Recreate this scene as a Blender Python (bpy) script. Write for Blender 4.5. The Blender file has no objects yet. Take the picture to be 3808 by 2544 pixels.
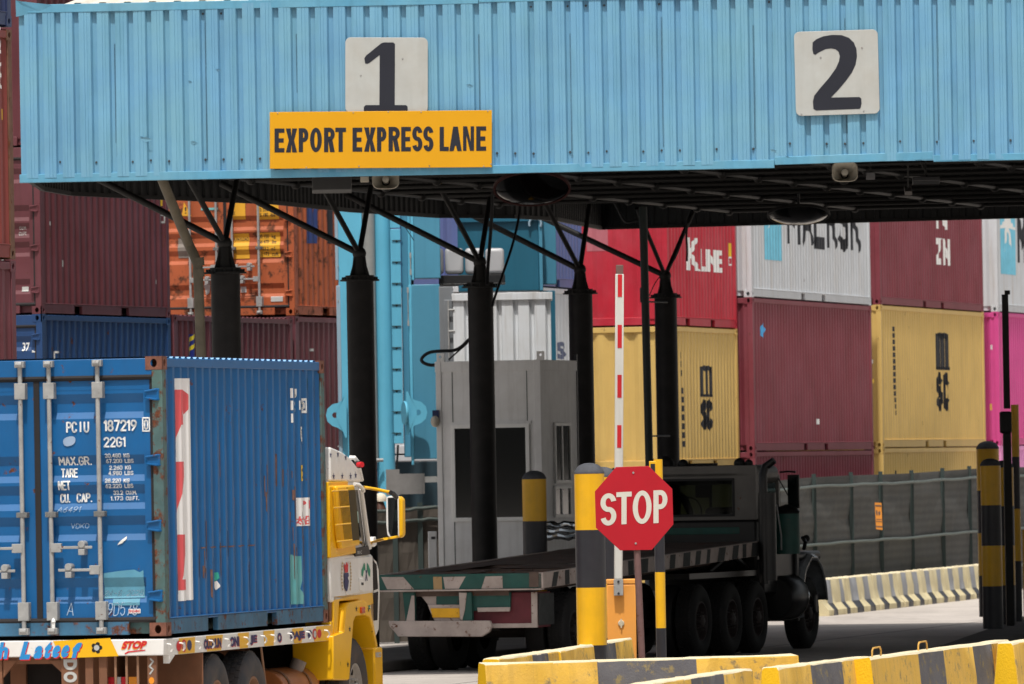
import bpy, bmesh, math, random
from mathutils import Vector, Matrix
random.seed(7)
SC = bpy.context.scene
COL = SC.collection
V = Vector
RAD = math.radians
# ------------------------------------------------------------------ camera
FPX, CX, CY, CAMZ = 33850.0, 1904.0, 1272.0, 2.8
PITCH = math.atan((1726 - 1272) / FPX); ROLL = RAD(1.0)
fwd = V((0, math.cos(PITCH), math.sin(PITCH))); wup = V((0, -math.sin(PITCH), math.cos(PITCH))); wr = V((1, 0, 0))
cr = wr * math.cos(ROLL) - wup * math.sin(ROLL); cu = wr * math.sin(ROLL) + wup * math.cos(ROLL)
CAM = V((0, 0, CAMZ))
cd = bpy.data.cameras.new('camera'); cam = bpy.data.objects.new('camera', cd); COL.objects.link(cam)
cam.matrix_world = Matrix(((cr.x, cu.x, -fwd.x, CAM.x), (cr.y, cu.y, -fwd.y, CAM.y), (cr.z, cu.z, -fwd.z, CAM.z), (0, 0, 0, 1)))
cd.sensor_width = 36; cd.lens = 36 * FPX / 3808; cd.clip_start = 1; cd.clip_end = 3000
cd.dof.use_dof = True; cd.dof.focus_distance = 102; cd.dof.aperture_fstop = 8
SC.camera = cam

def ray(px, py):
    return fwd + cr * ((px - CX) / FPX) - cu * ((py - CY) / FPX)
def P(px, py, D):
    d = ray(px, py); return CAM + d * (D / d.y)
def PZ(px, py, z):
    d = ray(px, py); return CAM + d * ((z - CAMZ) / d.z)
def hz(px): return 1726 - (px - 1904) * math.tan(ROLL)
def XD(px, D, z=CAMZ):
    y = hz(px) - (z - CAMZ) * FPX / D
    return P(px + (y - hz(px)) * math.tan(ROLL) * 0, y, D).x

# ------------------------------------------------------------------ frames
def frame(x, y, z=0, yaw=0):
    """local x = away from the camera, local y = left, z = up"""
    a = RAD(90 - yaw)
    return Matrix.Translation((x, y, z)) @ Matrix.Rotation(a, 4, 'Z')
def loc_on(M, px, py, axis, val):
    Mi = M.inverted(); o = Mi @ CAM; d = Mi.to_3x3() @ ray(px, py)
    t = (val - o[axis]) / d[axis]; return o + d * t

# ------------------------------------------------------------------ objects
def props(o, label=None, cat=None, group=None, kind=None):
    if label: o['label'] = label
    if cat: o['category'] = cat
    if group: o['group'] = group
    if kind: o['kind'] = kind
    return o
def thing(name, label, cat, M=None, group=None):
    o = bpy.data.objects.new(name, None); COL.objects.link(o); o.empty_display_size = .2
    if M is not None: o.matrix_world = M
    return props(o, label, cat, group)

class MB:
    def __init__(s): s.v = []; s.f = []; s.m = []
    def add(s, vs, fs, m=0):
        n = len(s.v); s.v += [tuple(v) for v in vs]
        for f in fs: s.f.append(tuple(n + i for i in f)); s.m.append(m)
        return s
    def box(s, a, b, m=0, T=None):
        x0, x1 = sorted((a[0], b[0])); y0, y1 = sorted((a[1], b[1])); z0, z1 = sorted((a[2], b[2]))
        vs = [V((x, y, z)) for z in (z0, z1) for y in (y0, y1) for x in (x0, x1)]
        if T is not None: vs = [T @ v for v in vs]
        return s.add(vs, [(0, 2, 3, 1), (4, 5, 7, 6), (0, 1, 5, 4), (2, 6, 7, 3), (0, 4, 6, 2), (1, 3, 7, 5)], m)
    def prism(s, poly, vec, m=0, m2=None):
        poly = [V(p) for p in poly]; vec = V(vec); n = len(poly)
        nrm = V((0, 0, 0))
        for i in range(n): nrm += poly[i].cross(poly[(i + 1) % n])
        if nrm.dot(vec) > 0: poly = poly[::-1]
        vs = poly + [p + vec for p in poly]
        s.add(vs, [tuple(range(n)), tuple(range(2 * n - 1, n - 1, -1))], m)
        k = len(s.v) - 2 * n
        for i in range(n):
            j = (i + 1) % n; s.f.append((k + j, k + i, k + n + i, k + n + j)); s.m.append(m if m2 is None else m2)
        return s
    def cyl(s, p0, p1, r0, r1=None, n=16, m=0, cap=True):
        p0 = V(p0); p1 = V(p1); r1 = r0 if r1 is None else r1
        d = (p1 - p0).normalized(); a = d.orthogonal().normalized(); b = d.cross(a)
        ring = [a * math.cos(2 * math.pi * i / n) + b * math.sin(2 * math.pi * i / n) for i in range(n)]
        vs = [p0 + q * r0 for q in ring] + [p1 + q * r1 for q in ring]
        fs = [(i, (i + 1) % n, n + (i + 1) % n, n + i) for i in range(n)]
        if cap: fs += [tuple(range(n - 1, -1, -1)), tuple(range(n, 2 * n))]
        return s.add(vs, fs, m)
    def tube(s, pts, r, n=8, m=0):
        pts = [V(p) for p in pts]; N = len(pts)
        t = [(pts[min(i + 1, N - 1)] - pts[max(i - 1, 0)]).normalized() for i in range(N)]
        a = t[0].orthogonal().normalized(); vs = []
        for i in range(N):
            a = (a - t[i] * a.dot(t[i])).normalized(); b = t[i].cross(a)
            rr = r[i] if isinstance(r, (list, tuple)) else r
            vs += [pts[i] + (a * math.cos(2 * math.pi * k / n) + b * math.sin(2 * math.pi * k / n)) * rr for k in range(n)]
        fs = [(i * n + k, i * n + (k + 1) % n, (i + 1) * n + (k + 1) % n, (i + 1) * n + k) for i in range(N - 1) for k in range(n)]
        fs += [tuple(range(n - 1, -1, -1)), tuple((N - 1) * n + k for k in range(n))]
        return s.add(vs, fs, m)
    def lathe(s, c, ax, prof, n=24, m=0):
        """prof: (r, h) along axis ax from c; open ends are closed on the axis when r = 0"""
        c = V(c); ax = V(ax).normalized(); a = ax.orthogonal().normalized(); b = ax.cross(a); vs = []
        for r, h in prof:
            vs += [c + ax * h + (a * math.cos(2 * math.pi * k / n) + b * math.sin(2 * math.pi * k / n)) * max(r, 1e-4) for k in range(n)]
        fs = [(i * n + k, i * n + (k + 1) % n, (i + 1) * n + (k + 1) % n, (i + 1) * n + k) for i in range(len(prof) - 1) for k in range(n)]
        return s.add(vs, fs, m)
    def sphere(s, c, r, m=0, n=12, sz=1.0):
        return s.lathe(c, (0, 0, 1), [(r * math.sin(math.pi * i / n), -r * sz * math.cos(math.pi * i / n)) for i in range(n + 1)], 2 * n, m)
    def strip(s, pts, vec, m=0):
        """open sheet: polyline swept by vec"""
        pts = [V(p) for p in pts]; vec = V(vec); n = len(pts)
        return s.add(pts + [p + vec for p in pts], [(i, i + 1, n + i + 1, n + i) for i in range(n - 1)], m)
    def holeplate(s, o, u, v, w, h, hc, hr, th, m=0, n=20):
        """rect plate w x h with an elliptic hole, centre hc radii hr, thickness th along -(u x v)"""
        o = V(o); u = V(u); v = V(v); nn = u.cross(v) * (-th)
        out = []; inn = []
        for k in range(n):
            a = 2 * math.pi * (k + .5) / n; c, q = math.cos(a), math.sin(a)
            inn.append(o + u * (hc[0] + hr[0] * c) + v * (hc[1] + hr[1] * q))
            cx, cy = hc; ts = []
            if c > 1e-6: ts.append((w - cx) / c)
            if c < -1e-6: ts.append(-cx / c)
            if q > 1e-6: ts.append((h - cy) / q)
            if q < -1e-6: ts.append(-cy / q)
            t = min(ts); out.append(o + u * (cx + t * c) + v * (cy + t * q))
        # snap nearest outer points to the corners
        for cu_, cv_ in ((0, 0), (w, 0), (w, h), (0, h)):
            p = o + u * cu_ + v * cv_; k = min(range(n), key=lambda i: (out[i] - p).length); out[k] = p
        vs = out + inn + [p + nn for p in out] + [p + nn for p in inn]; fs = []
        for k in range(n):
            j = (k + 1) % n
            fs += [(k, j, n + j, n + k), (2 * n + j, 2 * n + k, 3 * n + k, 3 * n + j), (n + k, n + j, 3 * n + j, 3 * n + k), (j, k, 2 * n + k, 2 * n + j)]
        return s.add(vs, fs, m)
    def build(s, name, mats, parent=None, bevel=0, smooth=True, ang=35, seg=2):
        me = bpy.data.meshes.new(name); me.from_pydata(s.v, [], s.f)
        mats = mats if isinstance(mats, (list, tuple)) else [mats]
        for m in mats: me.materials.append(m)
        me.polygons.foreach_set('material_index', s.m)
        me.validate(); me.update()
        if smooth:
            me.shade_smooth(); me.set_sharp_from_angle(angle=RAD(ang))
        return link(name, me, parent, bevel, seg)

def link(name, me, parent=None, bevel=0, seg=2):
    o = bpy.data.objects.new(name, me); COL.objects.link(o)
    if parent is not None: o.parent = parent
    if bevel:
        b = o.modifiers.new('bevel', 'BEVEL'); b.width = bevel; b.segments = seg; b.limit_method = 'ANGLE'; b.angle_limit = RAD(40)
        b.harden_normals = False
    return o

# ------------------------------------------------------------------ materials
def s2l(c):
    return tuple((x / 255 / 12.92) if x / 255 <= .04045 else ((x / 255 + .055) / 1.055) ** 2.4 for x in c)
MATS = {}
def paint(name, rgb, k=1.0, rough=.5, metal=0.0, var=.14, vs=2.0, streak=0.0, scol=(70, 55, 45), rust=0.0, rs=5.0, rcol=((62, 36, 26), (120, 70, 45)), dust=0.0, dcol=(150, 135, 115), bump=0.0, bs=60, ribs=0.0, spec=.4, fade=0.0, fcol=(160, 165, 170)):
    if name in MATS: return MATS[name]
    m = bpy.data.materials.new(name); m.use_nodes = True; nt = m.node_tree; N = nt.nodes; Lk = nt.links
    b = N['Principled BSDF']; base = tuple(x * k for x in s2l(rgb))
    b.inputs['Roughness'].default_value = rough; b.inputs['Metallic'].default_value = metal; b.inputs['Specular IOR Level'].default_value = spec
    tc = N.new('ShaderNodeTexCoord')
    def noise(scale, det=6, sc=(1, 1, 1), off=(0, 0, 0), rg=.6):
        mp = N.new('ShaderNodeMapping'); mp.inputs['Scale'].default_value = sc; mp.inputs['Location'].default_value = off
        Lk.new(tc.outputs['Object'], mp.inputs[0]); n = N.new('ShaderNodeTexNoise')
        n.inputs['Scale'].default_value = scale; n.inputs['Detail'].default_value = det; n.inputs['Roughness'].default_value = rg
        Lk.new(mp.outputs[0], n.inputs['Vector']); return n.outputs['Fac']
    def ramp(x, a, c):
        r = N.new('ShaderNodeMapRange'); r.inputs['From Min'].default_value = a; r.inputs['From Max'].default_value = c
        Lk.new(x, r.inputs['Value']); return r.outputs[0]
    def mul(x, f):
        r = N.new('ShaderNodeMath'); r.operation = 'MULTIPLY'; Lk.new(x, r.inputs[0]); r.inputs[1].default_value = f; return r.outputs[0]
    def mix(fac, a, c):
        x = N.new('ShaderNodeMix'); x.data_type = 'RGBA'; Lk.new(fac, x.inputs[0])
        if isinstance(a, tuple): x.inputs[6].default_value = a + (1,)
        else: Lk.new(a, x.inputs[6])
        if isinstance(c, tuple): x.inputs[7].default_value = c + (1,)
        else: Lk.new(c, x.inputs[7])
        return x.outputs[2]
    lo = tuple(x * (1 - var) for x in base); hi = tuple(min(1, x * (1 + var)) for x in base)
    col = mix(ramp(noise(vs, 7), .3, .7), lo, hi)
    if fade: col = mix(mul(ramp(noise(.9, 5, off=(3, 1, 7)), .42, .68), fade), col, s2l(fcol))
    if dust: col = mix(mul(ramp(noise(3.5, 8, off=(9, 2, 4)), .38, .72), dust), col, s2l(dcol))
    if streak: col = mix(mul(ramp(noise(9, 6, sc=(1, 1, .07)), .5, .78), streak), col, s2l(scol))
    if rust:
        rf = ramp(noise(rs, 10, off=(5, 5, 1), rg=.72), .66 - .16 * rust, .70 - .12 * rust)
        col = mix(rf, col, mix(ramp(noise(rs * 6, 4), .3, .7), s2l(rcol[0]), s2l(rcol[1])))
        rr = N.new('ShaderNodeMapRange'); Lk.new(rf, rr.inputs['Value']); rr.inputs['To Min'].default_value = rough; rr.inputs['To Max'].default_value = .9
        Lk.new(rr.outputs[0], b.inputs['Roughness'])
    Lk.new(col, b.inputs['Base Color'])
    if bump:
        bp = N.new('ShaderNodeBump'); bp.inputs['Strength'].default_value = bump; bp.inputs['Distance'].default_value = .02
        Lk.new(noise(bs, 6), bp.inputs['Height']); Lk.new(bp.outputs[0], b.inputs['Normal'])
    MATS[name] = m; return m

# ------------------------------------------------------------------ lettering
TXT = {}
def text_geo(s, bold=0.0, sp=1.0):
    key = (s, bold, sp)
    if key not in TXT:
        cu_ = bpy.data.curves.new('t', 'FONT'); cu_.body = s; cu_.offset = bold; cu_.resolution_u = 6; cu_.dimensions = '2D'; cu_.fill_mode = 'FRONT'; cu_.space_character = sp
        ob = bpy.data.objects.new('t', cu_); me = bpy.data.meshes.new_from_object(ob)
        vs = [(v.co.x, v.co.y) for v in me.vertices]; fs = [tuple(p.vertices) for p in me.polygons]
        bpy.data.objects.remove(ob); bpy.data.curves.remove(cu_); bpy.data.meshes.remove(me)
        x0 = min(v[0] for v in vs); x1 = max(v[0] for v in vs); y0 = min(v[1] for v in vs); y1 = max(v[1] for v in vs)
        TXT[key] = ([((x - x0) / (x1 - x0), (y - y0) / max(y1 - y0, 1e-6)) for x, y in vs], fs)
    return TXT[key]
def sheet(shapes, mats, parent, o, u, v, n, name='lettering', off=.004, drape=None, label=None):
    """shapes: list of (verts2d, faces, material index, layer) in plane coordinates; one flat mesh a few mm proud of plane (o,u,v), normal n.
    drape = (axis 0/1, breaks, func)"""
    bm = bmesh.new(); o = V(o); u = V(u); v = V(v); n = V(n)
    for vs, fs, mi, layer in shapes:
        bv = [bm.verts.new((x, y, layer)) for x, y in vs]
        for f in fs:
            try: q = bm.faces.new([bv[i] for i in f]); q.material_index = mi
            except ValueError: pass
    if drape:
        ax, br, fn = drape
        lo = min(p.co[ax] for p in bm.verts); hi = max(p.co[ax] for p in bm.verts)
        nn = V((1, 0, 0)) if ax == 0 else V((0, 1, 0))
        for b_ in br:
            if lo < b_ < hi:
                g = bm.verts[:] + bm.edges[:] + bm.faces[:]
                bmesh.ops.bisect_plane(bm, geom=g, dist=1e-6, plane_co=nn * b_, plane_no=nn)
    for p in bm.verts:
        x, y, l = p.co; w = drape[2](x if drape[0] == 0 else y) if drape else 0
        p.co = o + u * x + v * y + n * (off + l * .0015 + w)
    bm.normal_update()
    for f in bm.faces:
        if f.normal.dot(n) < 0: f.normal_flip()
    me = bpy.data.meshes.new(name); bm.to_mesh(me); bm.free()
    for m in (mats if isinstance(mats, (list, tuple)) else [mats]): me.materials.append(m)
    ob = link(name, me, parent)
    if label: ob['label'] = label
    return ob
def tx(s, x0, y0, x1, y1, mi=0, bold=0.0, layer=0, slant=0.0, sp=1.0, flip=False):
    vs, fs = text_geo(s, bold, sp)
    return ([((x0 + (x1 - x0) * a + slant * b * (y1 - y0)), y0 + (y1 - y0) * b) for a, b in vs], fs, mi, layer)
def rect(x0, y0, x1, y1, mi=0, layer=0): return ([(x0, y0), (x1, y0), (x1, y1), (x0, y1)], [(0, 1, 2, 3)], mi, layer)
def poly(pts, mi=0, layer=0): return (list(pts), [tuple(range(len(pts)))], mi, layer)
def disc(cx, cy, rx, ry, mi=0, layer=0, n=20): return poly([(cx + rx * math.cos(2 * math.pi * i / n), cy + ry * math.sin(2 * math.pi * i / n)) for i in range(n)], mi, layer)
def star(cx, cy, r, mi=0, layer=0, sx=1.0, k=5, inner=.42):
    p = [(cx + sx * r * (1 if i % 2 == 0 else inner) * math.sin(math.pi * i / k), cy + r * (1 if i % 2 == 0 else inner) * math.cos(math.pi * i / k)) for i in range(2 * k)]
    return ([(cx, cy)] + p, [(0, 1 + i, 1 + (i + 1) % (2 * k)) for i in range(2 * k)], mi, layer)
def stroke(pts, w, mi=0, layer=0):
    vs = []; fs = []
    for i in range(len(pts) - 1):
        a = V(pts[i]); b = V(pts[i + 1]); d = (b - a).normalized() * (w * .3); q = V((-d.y, d.x)).normalized() * w / 2
        k = len(vs); a = a - d; b = b + d
        vs += [tuple(a + q), tuple(a - q), tuple(b - q), tuple(b + q)]; fs.append((k, k + 1, k + 2, k + 3))
    return (vs, fs, mi, layer)
def boxed(x0, y0, x1, y1, w, mi=0, layer=0):
    return stroke([(x0, y0), (x1, y0), (x1, y1), (x0, y1), (x0, y0)], w, mi, layer)
def smooth_poly(pts, it=2):
    for _ in range(it):
        q = []
        for i in range(len(pts)):
            a, b = pts[i], pts[(i + 1) % len(pts)]
            q += [(a[0] * .75 + b[0] * .25, a[1] * .75 + b[1] * .25), (a[0] * .25 + b[0] * .75, a[1] * .25 + b[1] * .75)]
        pts = q
    return pts
# condensed stroke lettering (rounded gothic, as sprayed on containers)
def _a(cx, cy, rx, ry, a0, a1, n=7): return [(cx + rx * math.cos(RAD(a0 + (a1 - a0) * i / n)), cy + ry * math.sin(RAD(a0 + (a1 - a0) * i / n))) for i in range(n + 1)]
SG = {
 '0': [_a(.5, .72, .5, .28, 0, 180) + _a(.5, .28, .5, .28, 180, 360) + [(1, .72)]], 'O': [_a(.5, .72, .5, .28, 0, 180) + _a(.5, .28, .5, .28, 180, 360) + [(1, .72)]],
 '1': [[(.0, .8), (.35, 1), (.35, 0)]], '2': [_a(.5, .72, .5, .28, 170, -20) + [(0, 0), (1, 0)]], '3': [_a(.5, .76, .46, .24, 160, -80) + _a(.5, .26, .5, .26, 80, -160)],
 '4': [[(.75, 0), (.75, 1), (0, .3), (1, .3)]], '5': [[(.9, 1), (.1, 1), (.05, .55)] + _a(.48, .32, .52, .32, 120, -150)], '6': [[(.8, 1), (.2, .6), (0, .3)] + _a(.5, .28, .5, .28, 180, 540, 12)],
 '7': [[(0, 1), (1, 1), (.35, 0)]], '8': [_a(.5, .76, .42, .24, -90, 270, 12), _a(.5, .26, .5, .26, 90, 450, 12)], '9': [[(.2, 0), (.8, .4), (1, .7)] + _a(.5, .72, .5, .28, 0, 360, 12)],
 'A': [[(0, 0), (.5, 1), (1, 0)], [(.2, .33), (.8, .33)]], 'B': [[(0, 0), (0, 1), (.6, 1)] + _a(.6, .76, .35, .24, 90, -90) + [(0, .52)], [(.6, .52)] + _a(.6, .26, .4, .26, 90, -90) + [(0, 0)]],
 'C': [_a(.5, .72, .5, .28, 15, 180) + _a(.5, .28, .5, .28, 180, 345)], 'D': [[(0, 0), (0, 1), (.45, 1)] + _a(.45, .7, .55, .3, 90, 0) + _a(.45, .3, .55, .3, 0, -90) + [(0, 0)]],
 'E': [[(1, 1), (0, 1), (0, 0), (1, 0)], [(0, .52), (.8, .52)]], 'F': [[(1, 1), (0, 1), (0, 0)], [(0, .52), (.8, .52)]], 'G': [_a(.5, .72, .5, .28, 15, 180) + _a(.5, .28, .5, .28, 180, 360) + [(1, .45), (.55, .45)]],
 'I': [[(.2, 0), (.2, 1)]], 'K': [[(0, 0), (0, 1)], [(1, 1), (0, .4)], [(.3, .58), (1, 0)]], 'L': [[(0, 1), (0, 0), (1, 0)]], 'M': [[(0, 0), (0, 1), (.5, .35), (1, 1), (1, 0)]], 'N': [[(0, 0), (0, 1), (1, 0), (1, 1)]],
 'P': [[(0, 0), (0, 1), (.6, 1)] + _a(.6, .74, .4, .26, 90, -90) + [(0, .48)]], 'R': [[(0, 0), (0, 1), (.6, 1)] + _a(.6, .74, .4, .26, 90, -90) + [(0, .48)], [(.5, .48), (1, 0)]],
 'S': [_a(.5, .75, .48, .25, 20, 270) + _a(.5, .25, .5, .25, 90, -160)], 'T': [[(0, 1), (1, 1)], [(.5, 1), (.5, 0)]], 'U': [[(0, 1), (0, .28)] + _a(.5, .28, .5, .28, 180, 360) + [(1, 1)]], 'V': [[(0, 1), (.5, 0), (1, 1)]],
 'X': [[(0, 0), (1, 1)], [(0, 1), (1, 0)]], '.': [[(.1, .0), (.1, .06)]], '-': [[(.1, .5), (.9, .5)]], ' ': []}
SW = {'1': .4, 'I': .4, '.': .25, ' ': .7, 'M': 1.2}
def stx(s, x0, y0, x1, y1, w, mi=0, layer=0, slant=0.0, jit=0.0, seed=1):
    adv = [SW.get(c, 1.0) for c in s]; gap = .42; tot = sum(adv) + gap * (len(s) - 1); sx = (x1 - x0 - w) / tot; X = x0 + w / 2; out_v = []; out_f = []; h = y1 - y0 - w; rnd = random.Random(seed)
    for c, a_ in zip(s, adv):
        k = a_ if c != '1' and c != 'I' and c != '.' else 1
        for pl in SG[c]:
            pts = [(X + px * sx * k + slant * py * h + rnd.uniform(-jit, jit), y0 + w / 2 + py * h + rnd.uniform(-jit, jit)) for px, py in pl]
            v, f, _, _ = stroke(pts, w); n = len(out_v); out_v += v; out_f += [tuple(n + i for i in q) for q in f]
        X += (a_ + gap) * sx
    return (out_v, out_f, mi, layer)
# bold condensed sign letters drawn as outlines; x0..x1, y0 (top) .. y1 (bottom) in pixels, stem t, bar b
def glyph(ch, x0, x1, y0, y1, t, b, slope=0.0, mi=0, layer=0):
    w, h = x1 - x0, y1 - y0; sh = []
    def pg(pts):
        from mathutils.geometry import tessellate_polygon
        q = [(x0 + x, y0 + y + slope * x) for x, y in pts]; sh.append((q, [tuple(f) for f in tessellate_polygon([[V((x, y, 0)) for x, y in q]])], mi, layer))
    def ring(cx, cy, rx, ry, a0, a1, tx_, ty_, n=18):
        o = [(cx + rx * math.cos(RAD(a0 + (a1 - a0) * i / n)), cy + ry * math.sin(RAD(a0 + (a1 - a0) * i / n))) for i in range(n + 1)]
        i_ = [(cx + (rx - tx_) * math.cos(RAD(a0 + (a1 - a0) * i / n)), cy + (ry - ty_) * math.sin(RAD(a0 + (a1 - a0) * i / n))) for i in range(n + 1)]
        q = [(x0 + x, y0 + y + slope * x) for x, y in o + i_]; sh.append((q, [(k, k + 1, n + 2 + k, n + 1 + k) for k in range(n)], mi, layer))
    if ch == 'E': pg([(0, 0), (w, 0), (w, b), (t, b), (t, h / 2 - b / 2), (w * .92, h / 2 - b / 2), (w * .92, h / 2 + b / 2), (t, h / 2 + b / 2), (t, h - b), (w, h - b), (w, h), (0, h)])
    elif ch == 'L': pg([(0, 0), (t, 0), (t, h - b), (w, h - b), (w, h), (0, h)])
    elif ch == 'T': pg([(0, 0), (w, 0), (w, b), (w / 2 + t / 2, b), (w / 2 + t / 2, h), (w / 2 - t / 2, h), (w / 2 - t / 2, b), (0, b)])
    elif ch == 'N': pg([(0, 0), (t * .95, 0), (w - t * .8, h * .62), (w - t * .8, 0), (w, 0), (w, h), (w - t * .95, h), (t * .8, h * .38), (t * .8, h), (0, h)])
    elif ch == 'A': pg([(w / 2 - t * .55, 0), (w / 2 + t * .55, 0), (w, h), (w - t, h), (w - t * 1.32, h * .78), (t * 1.32, h * .78), (t, h), (0, h)]); sh[-1] = sh[-1]; 
    elif ch == 'X': pg([(0, 0), (t * 1.15, 0), (w / 2, h * .34), (w - t * 1.15, 0), (w, 0), (w / 2 + t * .62, h / 2), (w, h), (w - t * 1.15, h), (w / 2, h * .66), (t * 1.15, h), (0, h), (w / 2 - t * .62, h / 2)])
    elif ch == 'O': ring(w / 2, h / 2, w / 2, h / 2, 0, 360, t, b, 32)
    elif ch in 'PR':
        r = h * (.58 if ch == 'P' else .54); pg([(0, 0), (t, 0), (t, h), (0, h)]); c_ = w * .5
        pg([(t, 0), (c_, 0), (c_, b), (t, b)]); pg([(t, r - b), (c_, r - b), (c_, r), (t, r)]); ring(c_, r / 2, w - c_, r / 2, -90, 90, t * .95, b, 14)
        if ch == 'R': pg([(w * .38, r - b * .2), (w * .38 + t * 1.0, r - b * .4), (w, h), (w - t * 1.1, h)])
    elif ch == 'S':
        mt = (t + b) / 2; rx, ry = w / 2, (h / 2 + mt / 2) / 2
        ring(w / 2, ry, rx, ry, -10, -270, t, b, 20); ring(w / 2, h - ry, rx, ry, -90, 165, t, b, 20)
    return sh
# ------------------------------------------------------------------ world and sun
SUN_EL, SUN_AZ = 68.0, -173.0    # azimuth measured from +Y clockwise: behind the camera, to the left
w = bpy.data.worlds.new('World'); SC.world = w; w.use_nodes = True
bg = w.node_tree.nodes['Background']; sk = w.node_tree.nodes.new('ShaderNodeTexSky'); sk.sky_type = 'NISHITA'; sk.sun_disc = False
sk.sun_elevation = RAD(SUN_EL); sk.sun_rotation = RAD(SUN_AZ); sk.air_density = 1.3; sk.dust_density = 5.0; sk.ozone_density = 1.0
hs = w.node_tree.nodes.new('ShaderNodeHueSaturation'); hs.inputs['Saturation'].default_value = .35
w.node_tree.links.new(sk.outputs[0], hs.inputs['Color']); w.node_tree.links.new(hs.outputs[0], bg.inputs[0]); bg.inputs[1].default_value = .11
sd = bpy.data.lights.new('sun', 'SUN'); sd.energy = 3.7; sd.angle = RAD(1.5); sd.color = (1, .96, .9)
so = bpy.data.objects.new('sun', sd); COL.objects.link(so)
e, a = RAD(SUN_EL), RAD(SUN_AZ)
tosun = V((math.sin(a) * math.cos(e), math.cos(a) * math.cos(e), math.sin(e)))
so.rotation_euler = tosun.to_track_quat('Z', 'Y').to_euler(); so.location = (0, 0, 60)
SC.view_settings.view_transform = 'Standard'; SC.view_settings.look = 'None'; SC.view_settings.exposure = -0.03; SC.view_settings.gamma = 1
SC.cycles.use_denoising = True; SC.cycles.max_bounces = 6; SC.cycles.diffuse_bounces = 3; SC.cycles.glossy_bounces = 3

# ------------------------------------------------------------------ ground
def ground_mat():
    m = paint('concrete_apron', (190, 182, 174), rough=.85, var=.1, vs=.35, dust=.4, dcol=(140, 132, 124), bump=.3, bs=12)
    nt = m.node_tree; N = nt.nodes; b = N['Principled BSDF']; src = b.inputs['Base Color'].links[0].from_socket
    tc = N.new('ShaderNodeTexCoord'); mp = N.new('ShaderNodeMapping'); mp.inputs['Rotation'].default_value = (0, 0, RAD(13))
    br = N.new('ShaderNodeTexBrick'); br.offset = 0; br.inputs['Scale'].default_value = 1; br.inputs['Brick Width'].default_value = 4.5; br.inputs['Row Height'].default_value = 4.5
    br.inputs['Mortar Size'].default_value = .03; br.inputs['Mortar Smooth'].default_value = .3
    nt.links.new(tc.outputs['Object'], mp.inputs[0]); nt.links.new(mp.outputs[0], br.inputs['Vector'])
    mx = N.new('ShaderNodeMix'); mx.data_type = 'RGBA'; nt.links.new(br.outputs['Fac'], mx.inputs[0]); nt.links.new(src, mx.inputs[6]); mx.inputs[7].default_value = (.04, .037, .035, 1)
    st = N.new('ShaderNodeTexNoise'); st.inputs['Scale'].default_value = .22; st.inputs['Detail'].default_value = 7
    mp2 = N.new('ShaderNodeMapping'); mp2.inputs['Rotation'].default_value = (0, 0, RAD(13)); mp2.inputs['Scale'].default_value = (2.5, .35, 1)
    nt.links.new(tc.outputs['Object'], mp2.inputs[0]); nt.links.new(mp2.outputs[0], st.inputs['Vector'])
    r = N.new('ShaderNodeMapRange'); r.inputs['From Min'].default_value = .45; r.inputs['From Max'].default_value = .75; r.inputs['To Max'].default_value = .5; nt.links.new(st.outputs['Fac'], r.inputs['Value'])
    m2 = N.new('ShaderNodeMix'); m2.data_type = 'RGBA'; nt.links.new(r.outputs[0], m2.inputs[0]); nt.links.new(mx.outputs[2], m2.inputs[6]); m2.inputs[7].default_value = (.16, .14, .125, 1)
    sp_ = N.new('ShaderNodeTexNoise'); sp_.inputs['Scale'].default_value = 1.3; sp_.inputs['Detail'].default_value = 9; sp_.inputs['Roughness'].default_value = .7; nt.links.new(tc.outputs['Object'], sp_.inputs['Vector'])
    r3 = N.new('ShaderNodeMapRange'); r3.inputs['From Min'].default_value = .60; r3.inputs['From Max'].default_value = .68; r3.inputs['To Max'].default_value = .6; nt.links.new(sp_.outputs['Fac'], r3.inputs['Value'])
    m3 = N.new('ShaderNodeMix'); m3.data_type = 'RGBA'; nt.links.new(r3.outputs[0], m3.inputs[0]); nt.links.new(m2.outputs[2], m3.inputs[6]); m3.inputs[7].default_value = (.07, .062, .055, 1)
    nt.links.new(m3.outputs[2], b.inputs['Base Color']); return m
gm = ground_mat()
g = MB().add([(-500, -100, 0), (500, -100, 0), (500, 900, 0), (-500, 900, 0)], [(0, 1, 2, 3)]).build('ground', gm); props(g, kind='structure')
kerbm = paint('old_kerb_concrete', (96, 92, 88), rough=.9, var=.2, vs=2, dust=.5, dcol=(60, 56, 52), bump=.4, bs=20)
def island(name, pts, z):
    m = MB(); m.prism([(x, y, .001) for x, y in pts], (0, 0, z), 0); o = m.build(name, kerbm, bevel=.03); props(o, kind='structure')
def dline(x0, y0, L, yaw, w0):   # strip polygon along a lane
    a = RAD(yaw); d = (math.sin(a), math.cos(a)); r = (math.cos(a), -math.sin(a))
    return [(x0, y0), (x0 + r[0] * w0, y0 + r[1] * w0), (x0 + r[0] * w0 + d[0] * L, y0 + r[1] * w0 + d[1] * L), (x0 + d[0] * L, y0 + d[1] * L)]
island('booth_island', dline(-5.2, 120, 27, 14.2, 2.4), .15)
ka = PZ(3440, 2425, .15); kb = PZ(3850, 2350, .15)
island('lane_island', [(ka.x, ka.y), (kb.x, kb.y), (kb.x + 3, kb.y + 8), (13, 156), (9.0, 156), (ka.x + .15, ka.y + 2)], .15)
island('gate_island', dline(-1.45, 92.8, 12.5, 13.5, 2.3), .15)
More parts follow.
